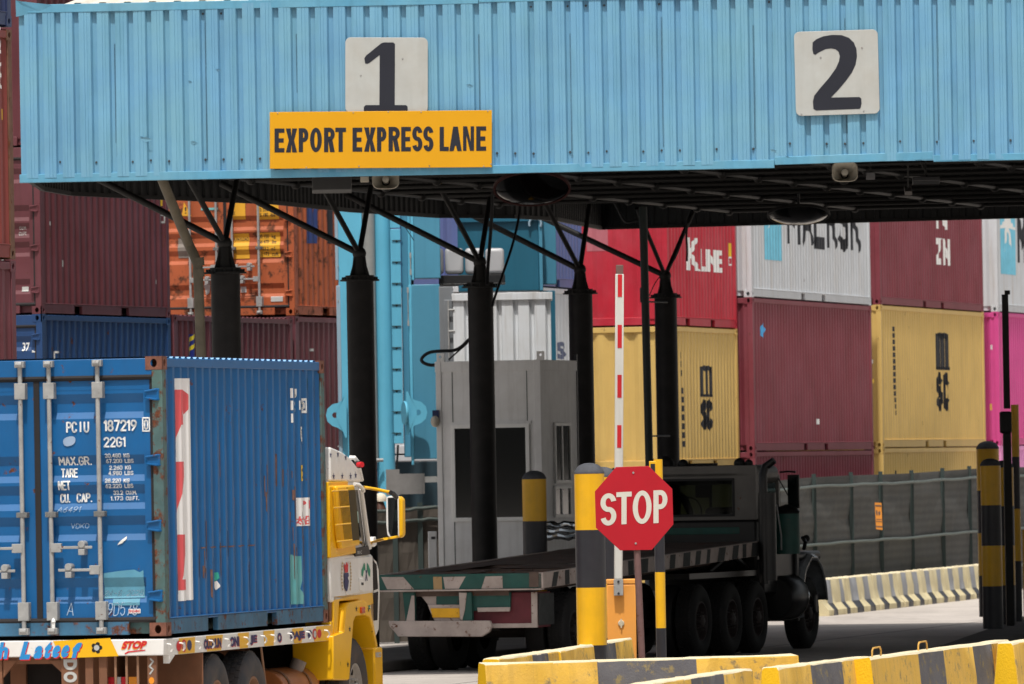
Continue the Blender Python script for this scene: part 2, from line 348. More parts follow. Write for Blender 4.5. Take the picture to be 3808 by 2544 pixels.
# ------------------------------------------------------------------ shipping containers
CW = 2.438
steel = paint('galvanised_steel', (156, 156, 154), rough=.5, metal=.0, var=.2, vs=8, rust=.3, rs=14, spec=.5)
rubber = paint('door_gasket_rubber', (40, 37, 38), rough=.8, var=.2)
def prof_fn(start, end, pitch, depth):
    n = max(1, round((end - start) / pitch)); p = (end - start) / n
    a, sl, b_ = .26 * p, .245 * p, .25 * p
    pts = []
    for i in range(n):
        x = start + i * p
        pts += [(x, 0), (x + a, 0), (x + a + sl, -depth), (x + a + sl + b_, -depth)]
    pts.append((end, 0))
    xs = [q[0] for q in pts]; ws = [q[1] for q in pts]
    def fn(x):
        if x <= xs[0] or x >= xs[-1]: return 0
        for i in range(len(xs) - 1):
            if xs[i] <= x <= xs[i + 1]: return ws[i] + (ws[i + 1] - ws[i]) * (x - xs[i]) / (xs[i + 1] - xs[i])
        return 0
    return pts, xs, fn
MESH = {}
def casting_mesh(mat, key):
    if ('cast', key) in MESH: return MESH[('cast', key)]
    m = MB(); a, b_, c = .178, .162, .118   # x, y, z sizes
    for x, nx in ((0, -1), (a, 1)):
        if nx < 0: m.holeplate((0, b_, 0), (0, -1, 0), (0, 0, 1), b_, c, (b_ / 2, c / 2), (.032, .04), .02)
        else: m.box((a - .02, .02, .001), (a, b_ - .02, c - .001))
    m.holeplate((0, 0, 0), (1, 0, 0), (0, 0, 1), a, c, (a / 2, c / 2), (.04, .036), .02)
    m.box((.02, b_ - .02, .001), (a, b_, c - .001)); m.box((.001, .001, -.004), (a - .001, b_ - .001, .012)); m.box((.001, .001, c - .012), (a - .001, b_ - .001, c + .004))
    o = m.build('corner_casting', mat, bevel=0); me = o.data; bpy.data.objects.remove(o); MESH[('cast', key)] = me; return me
def container(M, label, pm, L=6.06, H=2.591, near='end', pockets=True, post=None, cast=None, name='shipping_container', cat='shipping container', grp='stacked shipping containers', ribp=.278, endp=.30, sill=None, rods=True, roofm=None):
    t = thing(name, label, cat, M, grp); post = post or pm; cast = cast or post
    # frame -----------------------------------------------------------
    m = MB()
    for x0 in (0, L - .14):
        for y0 in (0, CW - .1):
            m.box((x0, y0, .11), (x0 + .14, y0 + .1, H - .11))
    for y0, y1 in ((0, .06), (CW - .06, CW)):
        m.box((.15, y0 + .004, H - .095), (L - .15, y1 - .004, H - .012), 1)
        px = [(1.52, 1.88), (3.72, 4.08)] if L < 7 else [(4.9, 5.25), (7.0, 7.35)]
        segs = []; x = .15
        for p in (px if pockets else []): segs.append((x, p[0])); x = p[1]
        segs.append((x, L - .15))
        for a_, b_ in segs: m.box((a_, y0 + .006, .012), (b_, y1, .155), 2)
        m.box((.15, y0 - .003 if y0 == 0 else y0, .156), (L - .15, y1, .168), 1)
        for p in (px if pockets else []): m.box((p[0] - .006, y0 + .007, .135), (p[1] + .006, y1 - .01, .154), 1)
    for x0 in (0, L - .06):
        m.box((x0 + .003, .1, H - .17 if near == 'door' else H - .11), (x0 + .057, CW - .1, H - .012), 1); m.box((x0 + .003, .1 if x0 > 1 or not pockets else .36, .012), (x0 + .057, CW - .1, .15 if near != 'door' or x0 > 1 else .14), 2)
    m.box((.08, .15, .02), (L - .08, CW - .15, .13))     # floor structure
    m.build('frame', [post, pm, sill or pm], t, bevel=.006)
    # side panels -------------------------------------------------------
    pts, xs, fn = prof_fn(.16, L - .16, ribp, .036)
    for nm, y, sg in (('side_panel', .014, 1), ('side_panel', CW - .014, -1)):
        q = [(.13, y + sg * .01, .165)] + [(x, y - sg * w_, .165) for x, w_ in pts] + [(L - .13, y + sg * .01, .165)]
        MB().strip(q if sg > 0 else q[::-1], (0, 0, H - .09 - .165)).build(nm, pm, t, smooth=False)
    # roof -----------------------------------------------------------
    r, _, _ = prof_fn(.1, L - .1, .21, .02)
    MB().strip([(x, CW - .03, H + .004 + w_) for x, w_ in r][::1], (0, -(CW - .06), 0)).build('roof_panel', roofm or pm, t, smooth=False)
    # ends -----------------------------------------------------------
    def endw(x, sg):
        p2, _, _ = prof_fn(.1, CW - .1, endp, .045)
        q = [(x - sg * w_ * 1, y, .12) for y, w_ in p2]
        MB().strip(q[::-1] if sg > 0 else q, (0, 0, H - .22)).build('end_panel', pm, t, smooth=False)
    endw(L - .02, -1)
    if near == 'end': endw(.02, 1)
    else: doors(t, pm, H, rods)
    me = casting_mesh(cast, cast.name)
    for x, y, sx, sy in ((0, 0, 1, 1), (L, 0, -1, 1), (0, CW, 1, -1), (L, CW, -1, -1)):
        for z in (0, H - .118):
            o = link('corner_casting', me, t); o.location = (x - .003 * sx, y - .003 * sy, z); o.scale = (sx, sy, 1)
    return t
BANDS = [(2.256, 2.025), (1.686, 1.44), (1.41, 1.18), (1.12, .89), (.545, .31)]
def door_profile():
    pts = [(H_, w_) for t_, b_ in BANDS for H_, w_ in ((t_, 0), (t_ - .085, -.036), (b_ + .06, -.036), (b_, 0))]
    return pts
def door_fn(z):
    for t_, b_ in BANDS:
        if b_ < z < t_:
            if z > t_ - .085: return -.036 * (t_ - z) / .085
            if z < b_ + .06: return -.036 * (z - b_) / .06
            return -.036
    return 0
DOOR_BR = sorted(z for z, _ in door_profile())
XD0 = .026      # door skin plane (local x)
def doors(t, pm, H, rods=True):
    k = H / 2.591
    for side in (0, 1):
        def Y(y): return y if side == 0 else CW - y
        m = MB(); z0, z1 = .165, (H - .2)
        m.box((XD0 - .002, Y(.085), z0), (XD0 + .05, Y(.19), z1)); m.box((XD0 - .002, Y(1.08), z0), (XD0 + .05, Y(1.195), z1))
        m.box((XD0, Y(.19), z0), (XD0 + .05, Y(1.08), z0 + .1)); m.box((XD0, Y(.19), z1 - .1), (XD0 + .05, Y(1.08), z1))
        pr = [(z * k, w_) for z, w_ in door_profile()]; q = [(z1 - .1, 0)] + pr + [(z0 + .1, 0)]
        ya, yb = sorted((Y(.19), Y(1.08)))
        m.strip([(XD0 + .002 - w_, ya, z) for z, w_ in q], (0, yb - ya, 0))
        d = m.build('door', pm, t, smooth=False)
        if rods:
            for j, yy in enumerate((.61, 1.08)):
                y = Y(yy); m = MB(); xr = -.045
                m.cyl((xr, y, .06), (xr, y, H - .04), .021, n=10)
                for zz, h2 in ((H - .30, .075), (1.14, .025), (1.14 + .62 * 0, .025), (.24, .085)):
                    m.box((xr - .024, y - .052, zz - h2), (xr + .03, y + .052, zz + h2))
                    m.box((xr + .03, y - .052, zz - h2), (XD0, y + .052, zz + h2))
                for zz in (.055, H - .05):
                    m.box((xr - .03, y - .045, zz - .03), (XD0 - .03, y + .045, zz + .03)); m.cyl((xr - .032, y - .03, zz), (xr - .032, y + .03, zz), .03, n=8)
                rd = m.build('locking_rod', steel, d, bevel=.004)
                sgn = -1 if (j == 1) else 1          # handle swings towards the middle of the leaf
                sgn = sgn if side == 0 else -sgn
                zz = .83 if j == 1 else .62; m = MB()
                m.box((xr - .03, y, zz - .042), (xr + .02, y + sgn * .1, zz + .042))
                m.box((xr - .034, y + sgn * .09, zz - .012), (xr - .02, y + sgn * .40, zz + .014))
                m.box((xr - .05, y + sgn * .27, zz - .07), (XD0, y + sgn * .33, zz - .015)); m.cyl((xr - .05, y + sgn * .30, zz + .03), (XD0, y + sgn * .30, zz + .03), .034, n=12)
                m.build('handle', steel, rd, bevel=.004)
        for zz in (.37, 1.02, 1.63, 2.24):
            m = MB(); z = zz * k
            m.tube([(XD0 - .004, Y(.02), z + .045), (XD0 - .05, Y(.055), z + .045), (XD0 - .045, Y(.16), z + .03), (XD0 - .045, Y(.16), z - .03), (XD0 - .05, Y(.055), z - .045), (XD0 - .004, Y(.02), z - .045)], .011, 6)
            m.box((XD0 - .04, Y(.03), z - .045), (XD0 - .008, Y(.15), z + .045)); m.build('hinge', pm, d)
    m = MB(); z0, z1 = .15, H - .185
    m.box((XD0 - .014, 1.192, z0), (XD0 + .03, 1.247, z1)); m.box((XD0 - .008, .1, z0), (XD0 + .03, .128, z1))
    m.cyl((XD0 - .004, .1, z1 + .0), (XD0 - .004, CW - .1, z1 + .0), .028, n=8); m.cyl((XD0 - .004, .1, z0 - .0), (XD0 - .004, CW - .1, z0 - .0), .026, n=8)
    m.box((XD0, .1, z0 - .02), (XD0 + .04, CW - .1, z0 + .02)); m.box((XD0, .1, z1 - .02), (XD0 + .04, CW - .1, z1 + .02))
    m.box((XD0 + .004, .088, z0), (XD0 + .05, .112, z1)) if False else m.box((XD0 - .006, .0985, z0), (XD0 + .03, .0995 + .0, z1))
    m.build('door_gasket', rubber, t)

# lettering helpers on a container
white_l = paint('white_lettering', (235, 235, 232), rough=.6, var=.05); black_l = paint('black_lettering', (38, 40, 46), rough=.6, var=.1)
grey_l = paint('worn_white_lettering', (190, 190, 186), rough=.7, var=.2)
def side_text(t, M, L, shapes, mats, label=None, name='lettering', H=2.591, ribp=.278):
    """plane: u = local x, v = local z, on the right-hand side panel"""
    pts, xs, fn = prof_fn(.16, L - .16, ribp, .036)
    return sheet(shapes, mats, t, (0, .014, 0), (1, 0, 0), (0, 0, 1), (0, -1, 0), name, .004, (0, xs, fn), label)
def door_text(t, shapes, mats, label=None, name='lettering', H=2.591):
    """plane: u = distance right of the left post, in local -y"""
    return sheet(shapes, mats, t, (XD0 - .003, CW, 0), (0, -1, 0), (0, 0, 1), (-1, 0, 0), name, .004, (1, DOOR_BR, door_fn), label)
def spx(M, px, py):       # photo pixel -> (x, z) on the side plane
    p = loc_on(M, px, py, 1, .014); return p.x, p.z
def dpx(M, px, py):       # photo pixel -> (u, z) on the door plane
    p = loc_on(M, px, py, 0, XD0); return CW - p.y, p.z

mar = paint('maroon_container_paint', (100, 50, 56), rough=.55, var=.16, vs=1.2, streak=.4, scol=(70, 40, 40), rust=.25, rs=3, fade=.35, fcol=(120, 75, 85))
mar2 = paint('faded_maroon_container_paint', (126, 54, 64), rough=.55, var=.12, vs=1.2, streak=.35, scol=(96, 48, 52), rust=.15, rs=3, fade=.25, fcol=(150, 92, 104))
redbr = paint('red_brown_container_paint', (128, 58, 52), rough=.55, var=.12, vs=1.5, streak=.3, scol=(80, 40, 35), rust=.25, rs=4)
navy = paint('navy_container_paint', (46, 58, 96), rough=.5, var=.12, vs=1.5, rust=.2)
dblue = paint('dark_blue_container_paint', (32, 66, 112), rough=.5, var=.12, vs=1.5, streak=.15, scol=(40, 50, 70), rust=.2)
orng = paint('orange_container_paint', (178, 92, 54), rough=.55, var=.1, vs=1.5, streak=.4, scol=(110, 56, 34), rust=.8, rs=3.2)
red_ = paint('bright_red_container_paint', (184, 36, 54), rough=.5, var=.12, vs=1.5, streak=.3, scol=(170, 60, 75), fade=.25, fcol=(205, 110, 120))
yel = paint('mustard_container_paint', (214, 180, 106), rough=.5, var=.07, vs=1.2, streak=.3, scol=(160, 130, 80), rust=.1, rs=3)
wht = paint('off_white_container_paint', (206, 210, 214), rough=.5, var=.06, vs=1.2, streak=.4, scol=(170, 150, 125), rust=.1, rs=1.6)
pink = paint('pink_container_paint', (212, 78, 146), rough=.5, var=.08, vs=1.2)
pink2 = paint('pale_pink_container_paint', (232, 150, 205), rough=.5, var=.08, vs=1.2)
lil = paint('slate_blue_container_paint', (96, 110, 160), rough=.5, var=.1, vs=1.2, streak=.2)
rustp = paint('rusty_post_paint', (110, 78, 60), rough=.7, var=.3, vs=5, rust=.7, rs=6)
gr = 'stacked shipping containers'
def cell(x, y, z, yaw): return frame(x, y, z, yaw)
def along(x, y, yaw, s): a = RAD(yaw); return x + math.sin(a) * s, y + math.cos(a) * s
def row_xy(px, D): p = ray(px, hz(px)); return p.x / p.y * D, D
# near stack at the left edge of the picture: its far right corner shows
ax_, ay_ = row_xy(70, 103.0); ax_, ay_ = along(ax_, ay_, 15, -6.06)
for z, pm, lb in ((-.0, mar, 'maroon container at the bottom of the nearest stack, left edge of the photo'),
                  (2.6, mar, 'dark maroon container directly under the red brown one at the left edge'),
                  (5.215, redbr, 'red brown container beside the left end of the blue canopy, left edge of the photo'),
                  (7.845, navy, 'navy blue container on top of the nearest stack, above the red brown one')):
    Mc = cell(ax_, ay_, z + .004, 15); t = container(Mc, lb, pm, post=rustp if pm is redbr else pm)
    if pm is redbr:
        s = lambda a_, b_: spx(Mc, a_, b_)
        x0, z0 = s(12, 445); x1, z1 = s(19, 405)
        side_text(t, Mc, 6.06, [rect(x0, z0, x1, z1), ], [paint('label_yellow', (228, 185, 40), rough=.6)], name='decal')
        x0, z0 = s(-4, 330); x1, z1 = s(8, 230); side_text(t, Mc, 6.06, [tx('8', x0, z0, x1, z0 + .3), tx('2', x0, z0 + .4, x1, z0 + .7)], [white_l])
# row along the left, yaw 17
x1_, y1_ = row_xy(165, 140.6)
S1 = 17.0
def slot(i, gap=.15): return along(x1_, y1_, S1, i * (6.06 + gap))
Ms = {}
for i, lv, z, pm, nr, lb, kw in (
    (0, 1, .06, mar, 'end', 'maroon container at ground level under the dark blue one, left row', {}),
    (0, 2, 2.655, dblue, 'door', 'dark blue container under the maroon one, just behind the loaded truck', {}),
    (0, 3, 5.25, mar, 'door', 'maroon container right below the left end of the canopy, on the dark blue one', {'post': mar}),
    (0, 4, 7.845, mar, 'end', 'maroon container rising behind the left end of the canopy fascia', {}),
    (0, 5, 10.44, mar, 'end', 'topmost maroon container seen above the left end of the canopy', {}),
    (1, 1, .1, mar, 'end', 'maroon container at ground level in the middle of the left row', {}),
    (1, 2, 2.71, mar, 'end', 'dark maroon container under the orange doors, next to the dark blue one', {}),
    (2, 1, .13, mar, 'end', 'maroon container at ground level nearest the blue crane leg', {}),
    (2, 2, 2.75, mar, 'end', 'dark maroon container under the orange one, beside the blue crane leg', {}),
    (2, 3, 5.36, orng, 'door', 'rusty orange container with yellow data panels on its doors', {'post': orng})):
    cx_, cy_ = slot(i); Mc = cell(cx_, cy_, z, S1); t = container(Mc, lb, pm, near=nr, **kw); Ms[(i, lv)] = (Mc, t)
# markings of that row
Mc, t = Ms[(0, 3)]
side_text(t, Mc, 6.06, [rect(*spx(Mc, 183, 838), *spx(Mc, 190, 824)), rect(*spx(Mc, 230, 992), *spx(Mc, 240, 968)), rect(*spx(Mc, 578, 1056), *spx(Mc, 588, 1041)),
    boxed(*spx(Mc, 604, 826), *spx(Mc, 612, 800), .03)], [grey_l], name='decal')
side_text(t, Mc, 6.06, [rect(*spx(Mc, 602, 766), *spx(Mc, 608, 742))], [MATS['label_yellow']], name='decal')
door_text(t, [tx('CU.M.', *dpx(Mc, 70, 855), *dpx(Mc, 96, 842)), tx('CU.FT.', *dpx(Mc, 68, 876), *dpx(Mc, 98, 862)), rect(*dpx(Mc, 80, 1084), *dpx(Mc, 104, 1066))], [grey_l])
Mc, t = Ms[(0, 2)]
a_ = dpx(Mc, 82, 1306); b_ = dpx(Mc, 108, 1274); c_ = dpx(Mc, 122, 1306); d_ = dpx(Mc, 140, 1270)
door_text(t, [tx('37', *a_, *b_, bold=.02), boxed(c_[0], c_[1] - .01, d_[0], d_[1], .02), tx('2', c_[0] + .03, c_[1] + .02, d_[0] - .03, d_[1] - .03, bold=.02)], [white_l])
side_text(t, Mc, 6.06, [boxed(*spx(Mc, 208, 1345), *spx(Mc, 220, 1310), .03)], [white_l])
Mc, t = Ms[(1, 2)]
blu_l = paint('blue_decal', (38, 48, 130), rough=.5); yel_l = paint('yellow_decal', (228, 205, 50), rough=.5)
a_ = spx(Mc, 703, 1330); b_ = spx(Mc, 722, 1243)
side_text(t, Mc, 6.06, [rect(*a_, *b_)] + [poly([(a_[0], a_[1] + q), (b_[0], a_[1] + q + .12), (b_[0], a_[1] + q + .19), (a_[0], a_[1] + q + .07)], 1, 1) for q in (.05, .2)], [blu_l, yel_l], name='decal')
a_ = spx(Mc, 1160, 1312); Mc2, t2 = Ms[(2, 2)]; a_ = spx(Mc2, 1156, 1306); b_ = spx(Mc2, 1166, 1297)
side_text(t2, Mc2, 6.06, [rect(*a_, *b_)], [grey_l], name='decal')
# orange doors
Mc, t = Ms[(2, 3)]; ypl = paint('yellow_data_panel', (232, 172, 50), rough=.6, var=.08)
D_ = lambda a, b: dpx(Mc, a, b)
sh = [rect(*D_(858, 817), *D_(912, 752)), rect(*D_(955, 817), *D_(1036, 752)), rect(*D_(856, 963), *D_(925, 868)), rect(*D_(956, 957), *D_(1040, 864)),
      poly([D_(676, 803), D_(713, 804), D_(685, 752)])]
for s_, x0, y0, x1, y1 in (('2 350', 967, 787, 998, 774), ('kg', 1006, 789, 1020, 774), ('5 180', 967, 806, 997, 792), ('lbs', 1007, 806, 1023, 792), ('30 150', 962, 887, 998, 872), ('kg', 1009, 889, 1023, 872),
    ('66 470', 962, 906, 998, 892), ('lbs', 1010, 906, 1026, 892), ('33.2', 978, 932, 999, 918), ('m3', 1009, 932, 1024, 918), ('1 172', 972, 951, 999, 937), ('cuft', 1010, 951, 1034, 937),
    ('MAX.PAYLOAD', 853, 897, 923, 883), ('CUBE', 853, 943, 880, 929), ('TARE', 852, 800, 874, 786)):
    sh.append(tx(s_, *D_(x0, y0), *D_(x1, y1), mi=1, bold=.02, layer=1))
sh.append(tx('!', *D_(688, 795), *D_(694, 770), mi=1, layer=1)); sh.append(rect(*D_(662, 960), *D_(712, 884), mi=2)); sh.append(rect(*D_(1008, 1122), *D_(1052, 1102), mi=3)); sh.append(rect(*D_(894, 1088), *D_(914, 1066), mi=3))
sh.append(poly([D_(765, 1098), D_(776, 1090), D_(782, 1060), D_(770, 1048), D_(758, 1062)], mi=3)); sh.append(rect(*D_(748, 782), *D_(810, 772), mi=4))
door_text(t, sh, [ypl, black_l, paint('grey_patch', (128, 120, 112), rough=.7), grey_l, paint('teal_tape', (120, 190, 190), rough=.6)])
Sx = lambda a, b: spx(Mc, a, b)
side_text(t, Mc, 6.06, [poly([Sx(1140, 905), Sx(1178, 905), Sx(1190, 760), Sx(1172, 760), Sx(1170, 800), Sx(1168, 760), Sx(1140, 760)]), rect(*Sx(1218, 905), *Sx(1240, 770), mi=1)], [paint('blue_side_emblem', (48, 66, 120), rough=.6), black_l], label='painted blue emblem on the orange side')

# row along the right, yaw 13
def rrow(px, D, yaw, L, H, base, items, gapn=0):
    X, Y = row_xy(px, D)
    for z, pm, lb, kw in items:
        Mc = cell(X, Y, base + z, yaw); t = container(Mc, lb, pm, L=L, H=H, **kw); Ms[lb] = (Mc, t)
    return X, Y
A = 13.3
rrow(2495, 165, A, 6.06, 2.591, .07, [(0, yel, 'mustard container at ground level behind the dark flatbed truck cab', {'endp': .38}),
    (2.6, yel, 'mustard container nearest the columns, under the bright red one', {'endp': .38}), (5.2, red_, 'bright red container between the two middle canopy columns, on a mustard one', {'endp': .38})])
rrow(2808, 171, 12.8, 12.19, 2.896, .06, [(0, mar2, 'maroon container half hidden behind the green fence, lowest of its stack', {}),
    (2.9, mar2, 'plain maroon container with a small blue sticker, between two mustard ones', {}), (5.805, wht, 'white container with dark lettering under the number two end of the canopy', {'post': wht})])
rrow(3285, 184.3, 12.8, 12.19, 2.896, .10, [(0, yel, 'mustard container half hidden behind the green fence', {}),
    (2.9, yel, 'mustard container next to the pink one, black letters on its side', {}), (5.805, mar2, 'faded red container with white letters on top of the right mustard one', {})])
rrow(3722, 197.3, 12.8, 12.19, 2.896, .12, [(0, pink2, 'pale pink container at the bottom of the rightmost stack', {}),
    (2.9, pink, 'hot pink container at the right edge of the photo', {}), (5.805, wht, 'white container with a blue star panel at the right edge, on the hot pink one', {})])
rrow(1917, 157, 12, 6.06, 2.896, .1, [(0, wht, 'white container at ground level behind the ticket booth', {}),
    (2.9, wht, 'white container behind the teal crane column, under the slate blue one', {}), (5.805, lil, 'slate blue container seen in strips behind the teal crane beam', {})])
# red container writing
Mc, t = Ms['bright red container between the two middle canopy columns, on a mustard one']; Sx = lambda a, b: spx(Mc, a, b)
a0 = Sx(2556, 1005); a1 = Sx(2604, 887); c0 = Sx(2607, 1008); c1 = Sx(2684, 932); zb = (a0[1] + c0[1]) / 2
side_text(t, Mc, 6.06, [tx('K', a0[0], zb, a1[0], a1[1], bold=.04), tx('LINE', c0[0], zb, c1[0], c1[1], bold=.04), rect(*Sx(2714, 955), *Sx(2719, 905), mi=1), boxed(*Sx(2715, 985), *Sx(2720, 958), .03)], [white_l, MATS['label_yellow']])
fd = paint('faded_red_patch', (186, 108, 118), rough=.7, var=.1)
p0 = loc_on(Mc, 2180, 935, 0, .02); p1 = loc_on(Mc, 2258, 850, 0, .02)
_, xs_, fn_ = prof_fn(.1, CW - .1, .38, .045)
sheet([rect(p1.y, p0.z, p0.y, 2.45)], fd, t, (.02, 0, 0), (0, 1, 0), (0, 0, 1), (-1, 0, 0), 'decal', .004, (0, xs_, fn_), 'faded rectangle at the top of the red end wall')
def msc(Mc, t, L, px0, px1, py0, py1, H=2.591):
    Sx = lambda a, b: spx(Mc, a, b)
    (x0, z1), (x1, z0) = Sx(px0, py0), Sx(px1, py1); w_ = x1 - x0; h_ = z1 - z0; zm = z0 + h_ * .5; s_ = .21 * w_
    sh = []
    # upper group: three uprights joined on top, feet below
    for k in (0, .36, .72): sh.append(poly([(x0 + w_ * k, zm + .04 * h_), (x0 + w_ * k + s_ * 1.25, zm + .04 * h_), (x0 + w_ * k + s_ * 1.25, z1), (x0 + w_ * k, z1)]))
    for k in (0, .36): sh.append(poly([(x0 + w_ * k, z1 - .02 * h_), (x0 + w_ * (k + .36) + s_, z1 - .10 * h_), (x0 + w_ * (k + .36) + s_, z1), (x0 + w_ * (k + .3), z1 + .02 * h_)]))
    for k in (-.06, .3, .7): sh.append(rect(x0 + w_ * k, zm + .03 * h_, x0 + w_ * k + s_ * 1.8, zm + .07 * h_))
    sh.append(stx('S', x0 - w_ * .02, z0, x0 + w_ * .44, zm, w_ * .17)); sh.append(stx('C', x0 + w_ * .50, z0, x0 + w_ * .98, zm, w_ * .17))
    sh = [q for q in sh]
    # small vertical line of letters near the near post
    return sh
Mc, t = Ms['mustard container nearest the columns, under the bright red one']; Sx = lambda a, b: spx(Mc, a, b)
sh = msc(Mc, t, 6.06, 2608, 2652, 1363, 1602)
for i in range(11):
    y = 1310 + i * 33
    if i in (3,): continue
    a_ = Sx(2530 + i * 1.1, y + 22); b_ = Sx(2537 + i * 1.1, y); sh.append(rect(*a_, *b_))
side_text(t, Mc, 6.06, sh, [black_l])
Mc, t = Ms['mustard container next to the pink one, black letters on its side']; Sx = lambda a, b: spx(Mc, a, b)
sh = msc(Mc, t, 12.19, 3482, 3533, 1240, 1528)
for i in range(14):
    a_ = Sx(3320 + i * .8, 1232 + i * 24); b_ = Sx(3326 + i * .8, 1215 + i * 24); sh.append(rect(*a_, *b_))
side_text(t, Mc, 12.19, sh + [rect(*Sx(3683, 1300), *Sx(3690, 1283), mi=1), rect(*Sx(3681, 1526), *Sx(3688, 1502), mi=2)], [black_l, white_l, MATS['label_yellow']], H=2.896)
Mc, t = Ms['mustard container half hidden behind the green fence']
side_text(t, Mc, 12.19, [rect(*spx(Mc, 3329, 1770), *spx(Mc, 3334, 1750))], [black_l])
Mc, t = Ms['plain maroon container with a small blue sticker, between two mustard ones']; Sx = lambda a, b: spx(Mc, a, b)
side_text(t, Mc, 12.19, [poly([Sx(2826, 1235), Sx(2840, 1262), Sx(2846, 1225), Sx(2838, 1196)]), rect(*Sx(3036, 1578), *Sx(3046, 1558), mi=1), rect(*Sx(3240, 1352), *Sx(3245, 1338), mi=1), rect(*Sx(3242, 1426), *Sx(3249, 1410), mi=2)],
    [paint('sky_blue_sticker', (80, 175, 235), rough=.5), white_l, MATS['label_yellow']], name='decal')
Mc, t = Ms['maroon container half hidden behind the green fence, lowest of its stack']; Sx = lambda a, b: spx(Mc, a, b)
a_ = Sx(2850, 1790); b_ = Sx(2893, 1743)
side_text(t, Mc, 12.19, [rect(*a_, *b_)] + [poly([(a_[0] + .5, a_[1] + q), (b_[0], a_[1] + q), (b_[0], a_[1] + q + .04), (a_[0] + .3, a_[1] + q + .03)], 1, 1) for q in (.02, .08, .14)], [blu_l, yel_l], name='decal')
cy_l = paint('light_blue_star_panel', (120, 200, 226), rough=.5)
Mc, t = Ms['white container with dark lettering under the number two end of the canopy']; Sx = lambda a, b: spx(Mc, a, b)
a_ = Sx(2847, 965); b_ = Sx(2909, 800)
c0 = Sx(2932, 915); c1 = Sx(3200, 800)
side_text(t, Mc, 12.19, [rect(a_[0], a_[1], b_[0], 2.55), star((a_[0] + b_[0]) / 2, a_[1] + 1.15, .62, 1, 1, sx=1.9, k=7, inner=.3), stx('MAERSK', c0[0], c0[1] + .0, c1[0], c0[1] + 1.25, .24, mi=2)], [cy_l, white_l, black_l], H=2.896)
Mc, t = Ms['faded red container with white letters on top of the right mustard one']; Sx = lambda a, b: spx(Mc, a, b)
a_ = Sx(3481, 983); b_ = Sx(3532, 890); c_ = Sx(3485, 850); d_ = Sx(3522, 770)
side_text(t, Mc, 12.19, [tx('Z', a_[0], a_[1], a_[0] + (b_[0] - a_[0]) * .46, b_[1], bold=.05), tx('N', a_[0] + (b_[0] - a_[0]) * .52, a_[1], b_[0], b_[1], bold=.05), tx('N', c_[0], c_[1], d_[0], d_[1], bold=.03)], [white_l], H=2.896)
Mc, t = Ms['white container with a blue star panel at the right edge, on the hot pink one']; Sx = lambda a, b: spx(Mc, a, b)
a_ = Sx(3722, 1035); b_ = Sx(3776, 830); c0 = Sx(3789, 985)
side_text(t, Mc, 12.19, [rect(a_[0], a_[1] + .1, b_[0], 2.6), star((a_[0] + b_[0]) / 2, a_[1] + 1.25, .75, 1, 1, sx=1.5, k=7, inner=.3), stx('MAERSK', c0[0], c0[1], c0[0] + 5.5, c0[1] + 1.2, .24, mi=2)], [cy_l, white_l, black_l], H=2.896)
Mc, t = Ms['white container behind the teal crane column, under the slate blue one']; Sx = lambda a, b: spx(Mc, a, b)
side_text(t, Mc, 6.06, [tx('S', *Sx(2072, 1335), *Sx(2104, 1272), bold=.05)], [paint('grey_blue_lettering', (92, 100, 125), rough=.6)], H=2.896)
# ------------------------------------------------------------------ gate canopy
fas = paint('sky_blue_cladding', (110, 164, 198), rough=.42, var=.09, vs=1.3, streak=.5, scol=(84, 138, 158), rust=.0, fade=.55, fcol=(124, 176, 190), dust=.12, dcol=(120, 160, 165), spec=.45)
fas_t = paint('blue_trim', (92, 158, 190), rough=.45, var=.12, vs=3, streak=.3, scol=(70, 120, 145), fade=.4, fcol=(135, 178, 188))
rooff = paint('cream_roof_sheet', (214, 208, 196), rough=.6, var=.06, vs=1, streak=.25, scol=(150, 140, 120))
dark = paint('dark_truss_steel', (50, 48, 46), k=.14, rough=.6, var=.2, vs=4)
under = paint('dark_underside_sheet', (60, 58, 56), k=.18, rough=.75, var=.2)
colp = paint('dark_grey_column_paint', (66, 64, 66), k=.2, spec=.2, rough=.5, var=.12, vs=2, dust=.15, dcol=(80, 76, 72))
ZB = CAMZ + 3.875      # bottom of the fascia
FH = 2.25
outline_px = [(150, 710), (250, 728), (500, 740), (1000, 760), (1300, 790), (1620, 811), (1900, 813), (2060, 822), (2230, 855)]
rear = [PZ(x, y, ZB) for x, y in outline_px] + [PZ(3808, 812, ZB), PZ(9000, 733, ZB)]
fl = PZ(80, 664, ZB); fr_ = PZ(3808, 590, ZB); fdir = (fr_ - fl).normalized(); fr2 = fl + fdir * ((fr_ - fl).length + 24)
cp = thing('gate_canopy', 'long sky blue corrugated canopy over the truck lanes, on dark columns', 'canopy')
nrm = V((fdir.y, -fdir.x, 0))      # towards the camera
